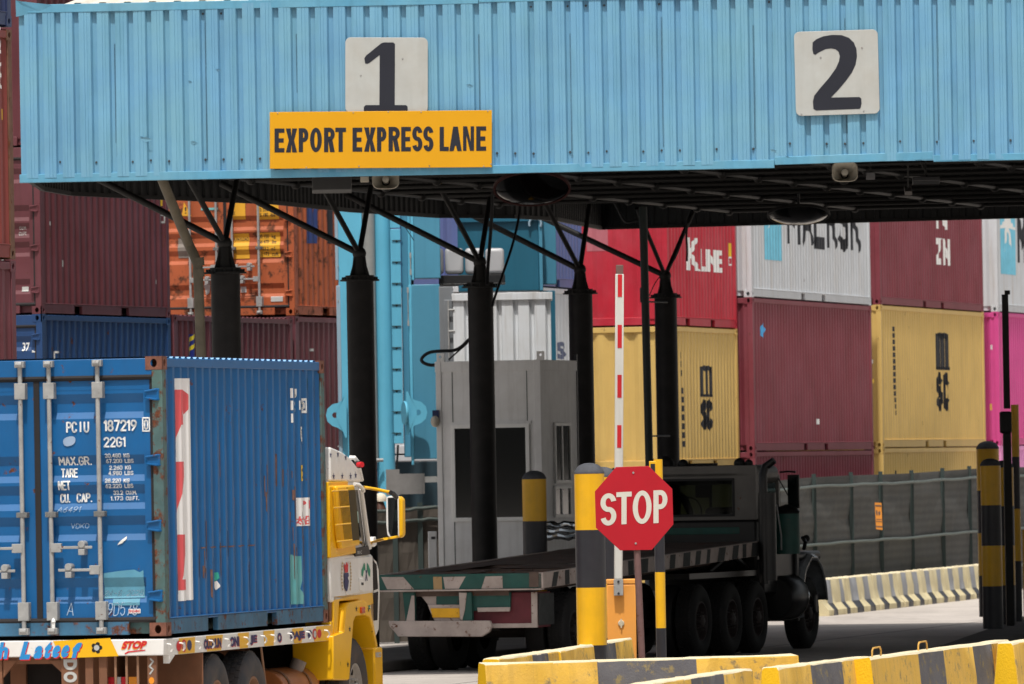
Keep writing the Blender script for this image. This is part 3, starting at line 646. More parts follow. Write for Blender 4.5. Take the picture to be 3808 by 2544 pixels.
# front fascia: trapezoid ribs
def fascia():
    m = MB(); Lf = (fr2 - fl).length; pitch = .2405; n = int(Lf / pitch) + 1; rnd = random.Random(3); x = .0; pts = [(0, 0)]
    x = .07
    while x < Lf - .3:
        j = rnd.uniform(-.006, .006)
        # raised pan with a faint middle crease, then the recessed rib
        pts += [(x, -.0), (x + .006, .054), (x + .072 + j, .055), (x + .076 + j, .050), (x + .08 + j, .055), (x + .112, .055), (x + .116, .051), (x + .12, .055), (x + .160, .054), (x + .184, .002), (x + .226, -.0)]
        x += pitch
    pts.append((Lf, 0))
    nz = 9; grid = []
    for k in range(nz + 1):
        z = ZB + FH * k / nz
        grid.append([fl + fdir * u + nrm * (w_ + .005 * math.sin(u * 1.7 + k * .3) + .003 * math.sin(u * 5.1 + .5 * k)) + V((0, 0, z - fl.z)) for u, w_ in pts])
    vs = [p for r_ in grid for p in r_]; N = len(pts)
    m.add(vs, [(k * N + i, k * N + i + 1, (k + 1) * N + i + 1, (k + 1) * N + i) for k in range(nz) for i in range(N - 1)])
    o = m.build('fascia_panel', fas, cp, ang=25); return Lf
LF = fascia()
def fpt(u, w_, z): return fl + fdir * u + nrm * w_ + V((0, 0, z - fl.z))
def fpx(px, py):   # pixel to (u, z) on the fascia face plane
    o = fl + nrm * .03; d = ray(px, py); t = (o - CAM).dot(nrm) / d.dot(nrm); p = CAM + d * t; return (p - fl).dot(fdir), p.z
def fbar(name, u0, u1, z0, z1, w0, w1, mat, skew=0):
    m = MB(); m.add([fpt(u0, w0, z0), fpt(u1, w0, z0 + skew), fpt(u1, w1, z0 + skew), fpt(u0, w1, z0), fpt(u0, w0, z1), fpt(u1, w0, z1 + skew), fpt(u1, w1, z1 + skew), fpt(u0, w1, z1)],
        [(0, 1, 2, 3), (7, 6, 5, 4), (3, 2, 6, 7), (1, 0, 4, 5), (0, 3, 7, 4), (2, 1, 5, 6)]); return m.build(name, mat, cp, bevel=.006)
uA, _ = fpx(2880, 620); uB, _ = fpx(3470, 600)
fbar('bottom_trim', -.02, uA, ZB - .06, ZB + .05, -.02, .055, fas_t)
fbar('bottom_trim', uA + .004, uB, ZB - .02, ZB + .085, -.02, .06, fas_t, .03)
fbar('bottom_trim', uB + .004, LF, ZB - .02, ZB + .07, -.02, .055, fas_t, .03)
u1, z1 = fpx(1780, 20)
fbar('top_trim', .12, u1, ZB + FH - .075, ZB + FH + .035, -.05, .06, fas_t)
fbar('top_trim', u1 + .004, LF, ZB + FH - .06, ZB + FH + .05, -.05, .064, fas_t)
m = MB(); m.add([fpt(-.03, .05, ZB + FH - .12), fpt(.3, .058, ZB + FH - .06), fpt(.44, .063, ZB + FH + .03), fpt(.05, .09, ZB + FH + .08), fpt(-.03, .08, ZB + FH + .1), fpt(-.03, .0, ZB + FH - .1), fpt(.3, .0, ZB + FH + .03)],
      [(0, 1, 2, 3, 4), (5, 0, 4), (4, 3, 2, 6, 5)]); m.build('bent_flashing', fas_t, cp)
m = MB(); m.box((0, 0, 0), (.001, .001, .001))
# side and rear skirts (ribbed, seen from the inside)
loop = [fl] + rear + [fr2]
m = MB(); rnd = random.Random(5)
for a_, b_ in zip(loop[:-1], loop[1:]):
    L_ = (b_ - a_).length; d_ = (b_ - a_).normalized(); nn = V((-d_.y, d_.x, 0)); n = max(2, int(L_ / .24)); pts = []
    for i in range(n):
        u = L_ * i / n; s_ = L_ / n
        for q, w_ in ((0, 0), (.55, 0), (.62, -.03), (.93, -.03)): pts.append(a_ + d_ * (u + q * s_) + nn * w_)
    pts.append(b_); m.strip(pts, (0, 0, FH))
m.build('skirt_panel', paint('shade_darkened_skirt_sheet', (60, 62, 64), k=.3, rough=.6, var=.15), cp, smooth=False)  # inner face of the cladding, darkened in colour for the canopy shade
m = MB()
for a_, b_ in zip(loop[:-1], loop[1:]):
    d_ = (b_ - a_).normalized(); nn = V((d_.y, -d_.x, 0)) * .06
    m.add([a_, b_, b_ + nn, a_ + nn, a_ + V((0, 0, .06)), b_ + V((0, 0, .06)), b_ + nn + V((0, 0, .06)), a_ + nn + V((0, 0, .06))], [(0, 1, 2, 3), (7, 6, 5, 4), (1, 0, 4, 5), (3, 2, 6, 7), (2, 1, 5, 6), (0, 3, 7, 4)])
m.build('skirt_edge', dark, cp, smooth=False)
# ceiling and roof
cz = ZB + 1.15
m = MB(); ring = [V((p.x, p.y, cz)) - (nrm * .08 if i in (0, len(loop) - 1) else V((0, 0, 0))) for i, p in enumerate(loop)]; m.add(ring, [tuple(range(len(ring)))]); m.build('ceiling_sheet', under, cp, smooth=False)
m = MB(); pitch = .33; u = .55; pts = []
ru0, ru1 = .65, LF
while u < ru1:
    for q, w_ in ((0, 0), (.18, 0), (.21, .04), (.29, .04)): pts.append((u + q, w_))
    u += pitch
z0 = ZB + FH + .02
cl = lambda u, w_, v: fpt(u + v * .32, -.03 - v, z0 + v * .21 + w_)
m.add([cl(a_, b_, -.05) for a_, b_ in pts] + [cl(a_, b_, 14) for a_, b_ in pts], [(i, i + 1, len(pts) + i + 1, len(pts) + i) for i in range(len(pts) - 1)])
m.build('roof_sheet', rooff, cp, smooth=False)
m = MB(); m.add([cl(.62, -.02, 0), cl(1.25, .02, 4), cl(1.3, .05, 14), cl(3, .05, 14), cl(3, -.02, 0)], [(0, 1, 2, 3, 4)]); m.build('gable_flashing', rooff, cp, smooth=False)
# space frame: lower chords, upper chords, diagonals ---------------------------------------------
def inside(x, y, mg=.3):
    c = False; n = len(loop)
    for i in range(n):
        a_, b_ = loop[i], loop[(i + 1) % n]
        if (a_.y > y) != (b_.y > y) and x < (b_.x - a_.x) * (y - a_.y) / (b_.y - a_.y) + a_.x: c = not c
    return c
zl, zu = ZB + .22, ZB + .98; yaw = RAD(14); dd = V((math.sin(yaw), math.cos(yaw), 0)); rr = V((math.cos(yaw), -math.sin(yaw), 0))
nodes = {}
for i in range(-3, 9):
    for j in range(-1, 16):
        p = V((-5.4, 122, 0)) + rr * (i * 2.1) + dd * (j * 2.4)
        if inside(p.x, p.y) and inside(p.x + .4, p.y) and inside(p.x - .4, p.y - .5): nodes[(i, j)] = p
def member(p, q, r):
    MB().cyl(p, q, r, n=8, cap=False).build('truss_member', dark, cp)
cnt = 0
for j in sorted({k[1] for k in nodes}):     # long chords, one object each
    row = sorted(k[0] for k in nodes if k[1] == j)
    if len(row) > 1: member(nodes[(row[0], j)] + V((0, 0, zl)), nodes[(row[-1], j)] + V((0, 0, zl)), .035)
for i in sorted({k[0] for k in nodes}):
    c_ = sorted(k[1] for k in nodes if k[0] == i)
    if len(c_) > 1: member(nodes[(i, c_[0])] + V((0, 0, zl)), nodes[(i, c_[-1])] + V((0, 0, zl)), .035)
m = MB()
for (i, j), p in nodes.items():
    m.sphere(p + V((0, 0, zl)), .08, n=5)
    if (i + 1, j + 1) in nodes:
        c_ = (p + nodes[(i + 1, j + 1)]) / 2 + V((0, 0, zu)); m.sphere(c_, .07, n=5)
        for q in ((i, j), (i + 1, j), (i, j + 1), (i + 1, j + 1)):
            if q in nodes: m.cyl(nodes[q] + V((0, 0, zl)), c_, .025, n=6, cap=False)
        for q in ((i + 1, j), (i, j + 1)):
            a_, b_ = (q[0], q[1]), (q[0] + 1, q[1] + 1)
            if a_ in nodes and b_ in nodes: m.cyl(c_, (nodes[a_] + nodes[b_]) / 2 + V((0, 0, zu)), .025, n=6, cap=False)
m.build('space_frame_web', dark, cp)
# roof purlins just under the ceiling, parallel to the fascia
for k in range(9):
    p = V((-6, 123 + k * 3.1, cz - .12)); xs = [x * .25 for x in range(-40, 60) if inside(x * .25, p.y)]
    if xs: MB().box((min(xs) + .2, p.y - .04, cz - .16), (max(xs) - .2, p.y + .04, cz - .02)).build('purlin', dark, cp)
# screws ------------------------------------------------------------------------------------
m = MB(); rnd = random.Random(11); zs = fpx(700, 616)[1]; k = 0; u = .07 + .205
scr = []
while u < LF:
    if k % 2 == 1 or rnd.random() < .25: scr.append((u, ZB + .2 + rnd.uniform(-.01, .01) + (.0 if u < uA else .05)))
    if rnd.random() < .2: scr.append((u, ZB + FH - .13))
    u += .2405; k += 1
for u, z in scr[:95]: MB().cyl(fpt(u, -.004, z), fpt(u, .016, z), .017, .012, n=8).build('screw', paint('screw_head', (70, 72, 74), rough=.4), cp)

lapm = paint('dark_sheet_gap', (40, 58, 68), rough=.8); rnd = random.Random(6)
k = 4; u = .07 + .2405 * 4 + .228
while u < LF - 8:
    z0_ = ZB + .06 + rnd.uniform(0, .25); z1_ = ZB + FH - .09 - rnd.uniform(0, .5)
    m = MB(); m.add([fpt(u - .003, .004, z0_), fpt(u + .003, .004, z0_), fpt(u + .004, .010, z1_), fpt(u - .001, .010, z1_)], [(0, 1, 2, 3)]); m.add([fpt(u + .016, .056, z0_), fpt(u + .0185, .057, z0_), fpt(u + .019, .057, z1_), fpt(u + .016, .057, z1_)], [(0, 1, 2, 3)]); m.build('sheet_lap', lapm, cp, smooth=False)
    u += .2405 * 5
# dents: small creased facets standing out of the pans
dm = fas
for px_, py_, s_ in ((545, 518, .09), (530, 511, .03), (722, 530, .05), (1748, 318, .05), (2876, 560, .05), (2930, 585, .04), (813, 260, .04), (707, 303, .03)):
    u_, z_ = fpx(px_, py_); m = MB(); m.add([fpt(u_ - s_, .056, z_ + .01), fpt(u_ + s_, .056, z_ - .01), fpt(u_, .07, z_ + s_ * .35), fpt(u_ - s_ * .2, .056, z_ - s_ * .5)], [(0, 3, 1), (0, 1, 2)]); m.build('dent', dm, cp, smooth=False)
# ------------------------------------------------------------------ signs on the fascia
plate = paint('grey_white_sign_plate', (184, 186, 182), rough=.5, var=.06, vs=3, dust=.35, dcol=(168, 162, 150), streak=.2, scol=(150, 148, 140))
ink = paint('near_black_sign_ink', (36, 38, 48), rough=.5, var=.08)
def flatthing(name, label, cat, grp=None):
    return thing(name, label, cat, None, grp)
def fP(px, py, w_):     # pixel on plane at offset w_ from the fascia line
    o = fl + nrm * w_; d = ray(px, py); t = (o - CAM).dot(nrm) / d.dot(nrm); return CAM + d * t
def board(t, pix, w_, th, mat, name='plate', bevel=.004):
    m = MB(); m.prism([fP(x, y, w_) for x, y in pix], -nrm * th); return m.build(name, mat, t, bevel=bevel)
def rrect(x0, y0, x1, y1, r, dy=0, n=5):
    """rounded rectangle in pixels; dy = drop of the top right corner relative to the left"""
    out = []
    for cx_, cy_, a0 in ((x1 - r, y0 + r, -90), (x1 - r, y1 - r, 0), (x0 + r, y1 - r, 90), (x0 + r, y0 + r, 180)):
        for k in range(n + 1):
            a_ = RAD(a0 + 90 * k / n); x = cx_ + r * math.cos(a_); y = cy_ + r * math.sin(a_); out.append((x, y + dy * (x - x0) / (x1 - x0)))
    return out
def decal(t, pixpolys, w_, mats, name='lettering', label=None):
    """flat marks traced on the plane w_ in front of the fascia line; pixpolys (pts, faces, mi, layer) with pts in pixels"""
    o = fP(1904, 300, w_); 
    def c(p): q = fP(p[0], p[1], w_) - o; return (q.dot(fdir), q.z)
    return sheet([([c(p) for p in vs], fs, mi, ly) for vs, fs, mi, ly in pixpolys], mats, t, o, fdir, (0, 0, 1), nrm, name, .003, None, label)
def txp(s, x0, y0, x1, y1, bold=0.0, mi=0, layer=0, slope=0.0, slant=0):      # pixel text box, y0 = bottom, slope = dy/dx
    vs, fs = text_geo(s, bold)
    return ([(x0 + (x1 - x0) * a_ + slant * b_ * (y0 - y1), y0 + (y1 - y0) * b_ + slope * (x1 - x0) * a_) for a_, b_ in vs], fs, mi, layer)
W1 = .10
t = flatthing('number_sign', 'square grey sign with a black 1 above the yellow lane sign', 'number sign', 'lane number signs')
board(t, rrect(1284, 139, 1591, 420, 20, 1), W1, .012, plate)
one = [(1355, 218), (1361, 207), (1418, 161), (1428, 158), (1463, 158), (1469, 164), (1468, 391), (1510, 391), (1516, 397), (1516, 416), (1353, 416), (1353, 398), (1360, 391), (1411, 391), (1412, 205), (1374, 234), (1366, 238), (1358, 236)]
def tri(pts): 
    from mathutils.geometry import tessellate_polygon
    return [tuple(f) for f in tessellate_polygon([[V((x, y, 0)) for x, y in pts]])]
decal(t, [(one, tri(one), 0, 0)], W1, ink)
def bolts(t, pts, w_, r=.012, mat=None):
    for x, y in pts:
        p = fP(x, y, w_); MB().cyl(p, p + nrm * .008, r, r * .7, n=8).build('screw', mat or steel, t)
bolts(t, [(1342, 280), (1497, 218)], W1)
t = flatthing('number_sign', 'square grey sign with a black 2 at the right of the canopy front', 'number sign', 'lane number signs')
q = rrect(2952, 119, 3264, 432, 20, -10)
q = [(x + (y - 119) * .026 - (0 if y < 300 else 0), y) for x, y in q]
board(t, q, W1, .012, plate)
two = [(3022, 158), (3036, 146), (3062, 135), (3095, 130), (3130, 131), (3157, 141), (3175, 158), (3185, 182), (3187, 210), (3182, 240), (3168, 270), (3145, 302), (3118, 334), (3090, 363), (3196, 361), (3203, 367), (3204, 385), (3200, 402), (3195, 405), (3035, 411), (3025, 405), (3023, 378), (3028, 356), (3050, 328), (3083, 290), (3108, 255), (3120, 228), (3123, 208), (3118, 192), (3107, 183), (3090, 180), (3070, 183), (3045, 195), (3032, 204), (3025, 201), (3021, 185)]
decal(t, [(two, tri(two), 0, 0)], W1, ink)
bolts(t, [(3052, 214), (3206, 178), (2980, 424), (3212, 412)], W1)
t = flatthing('lane_sign', 'long yellow sign reading EXPORT EXPRESS LANE below the number 1', 'sign')
W2 = .125
board(t, [(1003, 417), (1829, 410), (1829, 622), (1003, 628)], W2, .012, paint('yellow_sign_face', (222, 160, 10), rough=.45, var=.03, vs=1.5))
glyphs = [('E', 1021, 1058, 478, 567), ('X', 1063, 1105, 478, 567), ('P', 1111, 1147, 477, 566), ('O', 1153, 1197, 475, 566), ('R', 1205, 1245, 475, 566), ('T', 1247, 1287, 475, 565),
    ('E', 1311, 1347, 475, 564), ('X', 1354, 1397, 474, 564), ('P', 1402, 1437, 473, 564), ('R', 1445, 1487, 472, 563), ('E', 1492, 1528, 472, 563), ('S', 1533, 1571, 470, 563), ('S', 1574, 1612, 470, 563),
    ('L', 1635, 1669, 472, 562), ('A', 1671, 1717, 471, 562), ('N', 1722, 1763, 470, 561), ('E', 1771, 1808, 470, 561)]
decal(t, [q for c_, x0, x1, y0, y1 in glyphs for q in glyph(c_, x0, x1, y0, y1, 16, 16)], W2, ink)
bolts(t, [(1033, 421), (1314, 419), (1444, 416), (1566, 417), (1814, 413), (1139, 623), (1335, 618), (1597, 617), (1799, 619), (1826, 610)], W2, .009)
# shallow dents and scuffs are left to the cladding's waviness
# ------------------------------------------------------------------ columns with struts
cols = [(838, 1015, 124, .2, 905), (1338, 1043, 130.6, .195, 943), (1786, 1068, 137.1, .192, 975), (2158, 1092, 143.7, .19, 1003), (2475, 1107, 148.6, .182, 1026)]
names = ['leftmost', 'second', 'middle', 'fourth', 'rightmost']
lbls = ['dark round steel column beside the bent drain pipe, leftmost of the canopy columns', 'dark round steel column in front of the light blue crane leg', 'dark round steel column in front of the ticket booth window',
    'dark round steel column just right of the ticket booth', 'dark round steel column in front of the mustard container, nearest the black downpipe']
for (px, py, D, r, ny), lb in zip(cols, lbls):
    b = P(px, py, D); t = thing('canopy_column', lb, 'column', Matrix.Translation((b.x, b.y, .15)), 'steel columns of the canopy')
    h = b.z - .15
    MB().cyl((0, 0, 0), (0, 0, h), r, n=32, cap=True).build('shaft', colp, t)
    MB().lathe((0, 0, h - .01), (0, 0, 1), [(0, 0), (r * 1.45, 0), (r * 1.45, .022), (0, .022)], 32).build('flange', dark, t)
    m = MB(); m.lathe((0, 0, h + .012), (0, 0, 1), [(0, 0), (r * 1.06, 0), (r * 1.06, .06), (0, .06)], 32)
    for k in range(12): m.cyl((r * 1.25 * math.cos(k * math.pi / 6), r * 1.25 * math.sin(k * math.pi / 6), h), (r * 1.25 * math.cos(k * math.pi / 6), r * 1.25 * math.sin(k * math.pi / 6), h + .05), .016, n=6)
    m.build('bolt_ring', dark, t)
    zn = P(px, ny, D).z - .15
    m = MB(); hh = zn - h
    m.lathe((0, 0, h + .07), (0, 0, 1), [(0, 0), (r * .62, 0), (.09, hh - .12), (0, hh - .12)], 20)
    for k in range(4):
        a_ = math.pi / 4 + k * math.pi / 2; c_, s_ = math.cos(a_), math.sin(a_); tt = V((-s_, c_, 0)) * .008
        pl = [V((0, 0, h + .07)), V((c_ * r * .98, s_ * r * .98, h + .07)), V((c_ * .08, s_ * .08, zn - .03)), V((0, 0, zn - .03))]
        m.prism([p - tt for p in pl], tt * 2)
    m.sphere((0, 0, zn), .1, n=10); m.build('cap_bracket', dark, t)
    ztop = ZB + .24 - .15; dz = ztop - zn
    ends = [(-1.88, .35, .047), (-.52, -1.0, .04), (.17, 1.0, .04)] if px > 2400 or px < 3000 else []
    if px == 2475: ends = [(-2.0, .3, .047), (-.42, -1.0, .036), (.46, .8, .036)]
    for ex, ey, rd in ends:
        MB().cyl((0, 0, zn), (ex * dz, ey * dz, zn + dz), rd, n=12).build('strut', dark, t)
# ------------------------------------------------------------------ pipes and cables
def pipe_thing(name, label, cat, pts, r, mat, n=14, group=None):
    b = V(pts[-1]); t = MB(); pp = [V(p) for p in pts]
    t.tube(pp, r, n); o = t.build(name, mat); props(o, label, cat, group); return o
olive = paint('stained_pvc_pipe', (112, 104, 88), k=.75, rough=.6, var=.3, vs=3, streak=.4, scol=(70, 66, 50))
D0 = 122.3
tp_ = thing('drain_pipe', 'bent olive grey drain pipe from the canopy down beside the leftmost column', 'pipe')
bt = P(748, 1330, D0); MB().tube([P(592, 600, D0 - 1.2), P(600, 660, D0 - 1), P(700, 905, D0), P(722, 950, D0), P(735, 985, D0), P(740, 1100, D0), bt, V((bt.x, bt.y, .16))], .068, 16).build('pipe', olive, tp_)
for y0, y1 in ((958, 988), (1000, 1030)):
    MB().tube([P(737, y0, D0), P(739.5, y1, D0)], .078, 16).build('collar', olive, tp_)
MB().tube([P(755, 1017, D0), P(800, 1016, 124)], .012, 8).build('bracket', dark, tp_)
grn = paint('dark_green_downpipe_paint', (40, 52, 50), k=.8, rough=.5)
D1 = 146.6; tp_ = thing('downpipe', 'straight blackish green downpipe just left of the rightmost column', 'pipe')
a_ = P(2391, 770, D1); b_ = P(2406, 1700, D1); MB().tube([a_, V((a_.x + .03, a_.y, 2.6)), V((a_.x + .03, a_.y, .16))], .065, 14).build('pipe', grn, tp_)
MB().tube([V((a_.x, a_.y, P(2391, 1070, D1).z)), V((a_.x, a_.y, P(2391, 1125, D1).z))], .075, 14).build('collar', grn, tp_)
for y in (1122, 1622):
    z = P(2400, y, D1).z; MB().tube([V((a_.x, a_.y - .07, z)), V((a_.x + .38, a_.y + 1.0, z))], .014, 8).build('bracket', dark, tp_)
blk = paint('black_cable', (24, 24, 26), rough=.6)
def cable(label, pts, r=.012, name='hanging_cable', mat=None, sm=3, group='cables hanging from the canopy'):
    pp = [P(*p) for p in pts]
    for _ in range(sm):
        q = [pp[0]]
        for i in range(len(pp) - 1): q += [pp[i] * .75 + pp[i + 1] * .25, pp[i] * .25 + pp[i + 1] * .75]
        pp = q + [pp[-1]]
    o = MB().tube(pp, r, 8).build(name, mat or blk); props(o, label, 'cable', group); return o
cable('thick black cable hanging just right of the middle column head', [(1832, 700, 137), (1829, 800, 137), (1822, 900, 137), (1813, 1010, 136.8), (1812, 1060, 136.6)], .026)
cable('slack black cable slanting from the canopy to the middle column shaft', [(1940, 720, 139), (1932, 800, 139), (1910, 900, 138), (1880, 990, 137.5), (1838, 1110, 136.8), (1830, 1140, 136.7)], .02)
cable('thin wire slanting behind the second and middle columns', [(1480, 808, 141), (1510, 850, 141), (1540, 895, 141)], .006)
cable('thin rope drooping from the canopy to the rightmost column head', [(2555, 800, 147.5), (2550, 850, 147.5), (2530, 920, 147.5), (2500, 985, 147.5), (2440, 1040, 147.5), (2415, 1100, 147.4)], .008, 'hanging_rope')
cable('knotted rope end dangling left of the K letter', [(2556, 830, 147), (2552, 880, 147), (2556, 930, 147), (2554, 972, 147)], .016, 'hanging_rope')
cable('curly cable stub hanging under the canopy near the fourth column', [(2275, 740, 146), (2295, 770, 146), (2312, 810, 146), (2330, 830, 146), (2370, 820, 146)], .02)
# ------------------------------------------------------------------ speakers, lamps and mirrors under the canopy
horn = paint('beige_speaker_plastic', (178, 172, 158), rough=.5, var=.08)
def speaker(px, py, D, label, wpx):
    b = P(px, py, D); R = wpx / 2 * D / FPX
    t = thing('horn_speaker', label, 'loudspeaker', Matrix.Translation(b) @ Matrix.Rotation(RAD(-14), 4, 'X'), 'horn loudspeakers under the canopy front')
    m = MB(); n = 32; prof = [(1.0, -.0), (1.03, .015), (.97, .01), (.8, .06), (.5, .14), (.25, .22), (.2, .26)]; vs = []
    for s_, d_ in prof:
        for k in range(n):
            a_ = 2 * math.pi * k / n; c_, q = math.cos(a_), math.sin(a_); e = 2 / 3.6 if s_ > .4 else 1
            vs.append(V((R * s_ * math.copysign(abs(c_) ** e, c_), d_, R * .82 * s_ * math.copysign(abs(q) ** e, q))))
    m.add(vs, [(i * n + k, (i + 1) * n + k, (i + 1) * n + (k + 1) % n, i * n + (k + 1) % n) for i in range(len(prof) - 1) for k in range(n)]); m.build('horn', horn, t)
    MB().lathe((0, .2, 0), (0, -1, 0), [(.03, 0), (.045, .12), (.045, .16), (.02, .17), (0, .17)], 16).build('driver_cone', horn, t)
    MB().cyl((0, .2, 0), (0, .42, 0), .075, n=16).build('motor_housing', dark, t)
    MB().box((-.02, .2, .05), (.02, .24, .62)).build('bracket', dark, t)
speaker(1434, 663, 121.5, 'beige horn loudspeaker under the yellow lane sign', 98)
speaker(3142, 637, 121.5, 'beige horn loudspeaker hanging below the number 2 sign', 94)
def boxthing(name, label, cat, px0, py0, px1, py1, D, dep, mat, bevel=.01, group=None, tilt=0):
    a_ = P(px0, py1, D); b_ = P(px1, py0, D); c_ = (a_ + b_) / 2
    t = thing(name, label, cat, Matrix.Translation(c_) @ Matrix.Rotation(RAD(tilt), 4, 'X'), group); hx, hz_ = abs(b_.x - a_.x) / 2, abs(b_.z - a_.z) / 2
    MB().box((-hx, 0, -hz_), (hx, dep, hz_)).build('housing', mat, t, bevel=bevel)
    MB().tube([(0, dep / 2, hz_ - .01), (0, dep / 2, hz_ + .35)], .012, 8).build('bracket', dark, t)
    return t, hx, hz_
t, hx, hz_ = boxthing('floodlight', 'grey floodlight with a finned back, left of the horn speaker under lane 1', 'floodlight', 1161, 650, 1307, 712, 122, .1, paint('grey_lamp_housing', (120, 120, 120), k=.7, rough=.5), tilt=-25)
for k in range(16): MB().box((-hx + .02 + k * (2 * hx - .04) / 15, -.012, -hz_ + .01), (-hx + .026 + k * (2 * hx - .04) / 15, 0, hz_ - .01)).build('fin', MATS['grey_lamp_housing'], t)
boxthing('motion_sensor', 'small pale sensor box beside the horn speaker under lane 1', 'sensor', 1340, 655, 1372, 678, 121.6, .08, horn)
boxthing('motion_sensor', 'small dark sensor box right of the horn speaker under lane 2', 'sensor', 3221, 640, 3254, 668, 121.6, .08, paint('dim_grey_plastic', (100, 100, 102), k=.7, rough=.5))
t, hx, hz_ = boxthing('floodlight', 'dark floodlight hanging under the canopy right of number 2', 'floodlight', 3395, 655, 3495, 674, 124, .25, paint('black_lamp_housing', (60, 60, 62), k=.7, rough=.4), tilt=-10)
b_ = P(3425, 655, 124) - t.matrix_world.translation
MB().tube([b_ + V((0, .1, 0)), b_ + V((.1, .1, .0)), P(3422, 600, 124) - t.matrix_world.translation], .012, 6).build('yoke', dark, t)
boxthing('cctv_camera', 'small tilted security camera under the canopy near the right edge', 'camera', 3365, 710, 3392, 728, 126, .25, paint('grey_camera_shell', (110, 106, 104), k=.7, rough=.5), tilt=20)
mirr = bpy.data.materials.new('mirror_glass'); mirr.use_nodes = True; bb = mirr.node_tree.nodes['Principled BSDF']; bb.inputs['Metallic'].default_value = 1; bb.inputs['Roughness'].default_value = .12; bb.inputs['Base Color'].default_value = (.06, .06, .06, 1)
def convex(px, py, D, wpx, label, tilt, rim):
    b = P(px, py, D); R = wpx / 2 * D / FPX
    t = thing('convex_mirror', label, 'mirror', Matrix.Translation(b) @ Matrix.Rotation(RAD(tilt), 4, 'X'), 'convex mirrors hung under the canopy')
    MB().lathe((0, 0, 0), (0, -1, 0), [(R * .95, 0), (R * .8, .04), (R * .5, .09), (R * .2, .11), (0, .115)], 32).build('mirror_dome', mirr, t)
    MB().lathe((0, 0, 0), (0, -1, 0), [(R * .94, .012), (R, .015), (R * 1.0, -.03), (R * .9, -.03), (0, -.05)], 32).build('rim', rim, t)
    MB().tube([(0, .03, 0), (0, .25, .1), (0, .3, .5)], .02, 8).build('bracket', dark, t)
convex(1978, 702, 126, 290, 'large oval convex mirror with a reddish rim, behind the fascia right of the yellow sign', 66, paint('dull_red_rim', (90, 44, 42), k=.3, rough=.6))
convex(2970, 800, 141, 235, 'dark convex mirror hanging below the canopy under number 2', 74, dark)
# ------------------------------------------------------------------ bollards
by = paint('bollard_yellow', (240, 182, 20), rough=.38, var=.06, vs=4, dust=.25, dcol=(190, 150, 50), streak=.12, scol=(110, 85, 40), spec=.5)
bk = paint('bollard_black', (48, 48, 54), k=.8, rough=.4, var=.1, dust=.15, dcol=(80, 80, 84))
bc = paint('bollard_cap_concrete', (84, 86, 92), k=.8, rough=.8, var=.25, vs=10)
def bollard(px, D, ztop, r, label, zb=.15, band=.62, name='bollard', cap=True, grp='yellow and black bollards'):
    p = ray(px, hz(px)); x = p.x / p.y * D
    t = thing(name, label, 'bollard', Matrix.Translation((x, D, zb)), grp)
    z = ztop - zb - (.62 * r if cap else 0); k = 0
    m = MB(); n = 36
    while z > 0:
        z2 = max(0, z - band) if z - band > .2 else 0; m.cyl((0, 0, z2), (0, 0, z), r, n=n, m=k % 2, cap=(k == 0)); z = z2; k += 1
    o = m.build('post', [by, bk], t)
    if cap:
        h = ztop - zb - .62 * r
        MB().lathe((0, 0, h), (0, 0, 1), [(r * 1.01, -.015), (r * 1.01, 0), (r * .96, r * .12), (r * .82, r * .34), (r * .6, r * .5), (r * .3, r * .6), (0, r * .62)], n).build('cap', bc, t)
    return t
def ztop(px, py, D): return P(px, py, D).z
bollard(2190, 98, ztop(2180, 1722, 98), .162, 'thick yellow and black bollard left of the STOP sign, nearest bollard')
bollard(2238, 104.5, ztop(2240, 1736, 104.5), .165, 'bollard almost hidden behind the thick bollard beside the STOP sign')
bollard(1985, 131.2, ztop(1985, 1750, 131.2), .175, 'shaded orange and black bollard in front of the ticket booth', band=.62)
bollard(3682, 139.5, ztop(3675, 1705, 139.5), .157, 'front bollard of the shaded group at the right edge')
bollard(3730, 143, ztop(3728, 1712, 143), .16, 'bollard just right of and behind the front one in the right edge group')
bollard(3673, 150, ztop(3673, 1640, 150), .187, 'tallest capped bollard, at the back of the right edge group', band=.7)
bollard(3777, 145, ztop(3777, 1505, 145), .062, 'thin tall striped post right of the bollards at the right edge', band=.83, name='striped_post', cap=False, grp=None)
bollard(3812, 146.5, ztop(3806, 1970, 146.5), .07, 'short orange post cut by the right edge of the photo', band=1.4, name='striped_post', cap=False, grp=None)
# card reader post behind the stop sign
D = 101.4; x = XD(2447, D); t = thing('reader_post', 'thin yellow and black post behind the STOP sign with a card reader box', 'post', Matrix.Translation((x, D, .15)))
zt = ztop(2447, 1708, D) - .15; zz = [zt] + [ztop(2447, y, D) - .15 for y in (1850, 2128, 2336)] + [0]
m = MB()
for k in range(4): m.cyl((0, 0, zz[k + 1]), (0, 0, zz[k]), .057 if k else .05, n=24, m=k % 2, cap=(k == 0))
m.build('post', [by, bk], t)
m = MB(); m.box((-.10, -.05, zt - .22), (-.02, .05, zt - .02)); m.build('reader_box', by, t, bevel=.006)
MB().box((-.085, -.056, zt - .16), (-.035, -.045, zt - .05)).build('screen', bk, t); MB().box((-.08, -.09, zt - .26), (.03, -.03, zt - .20)).build('keypad', paint('grey_device', (112, 114, 116), rough=.5), t, bevel=.01)
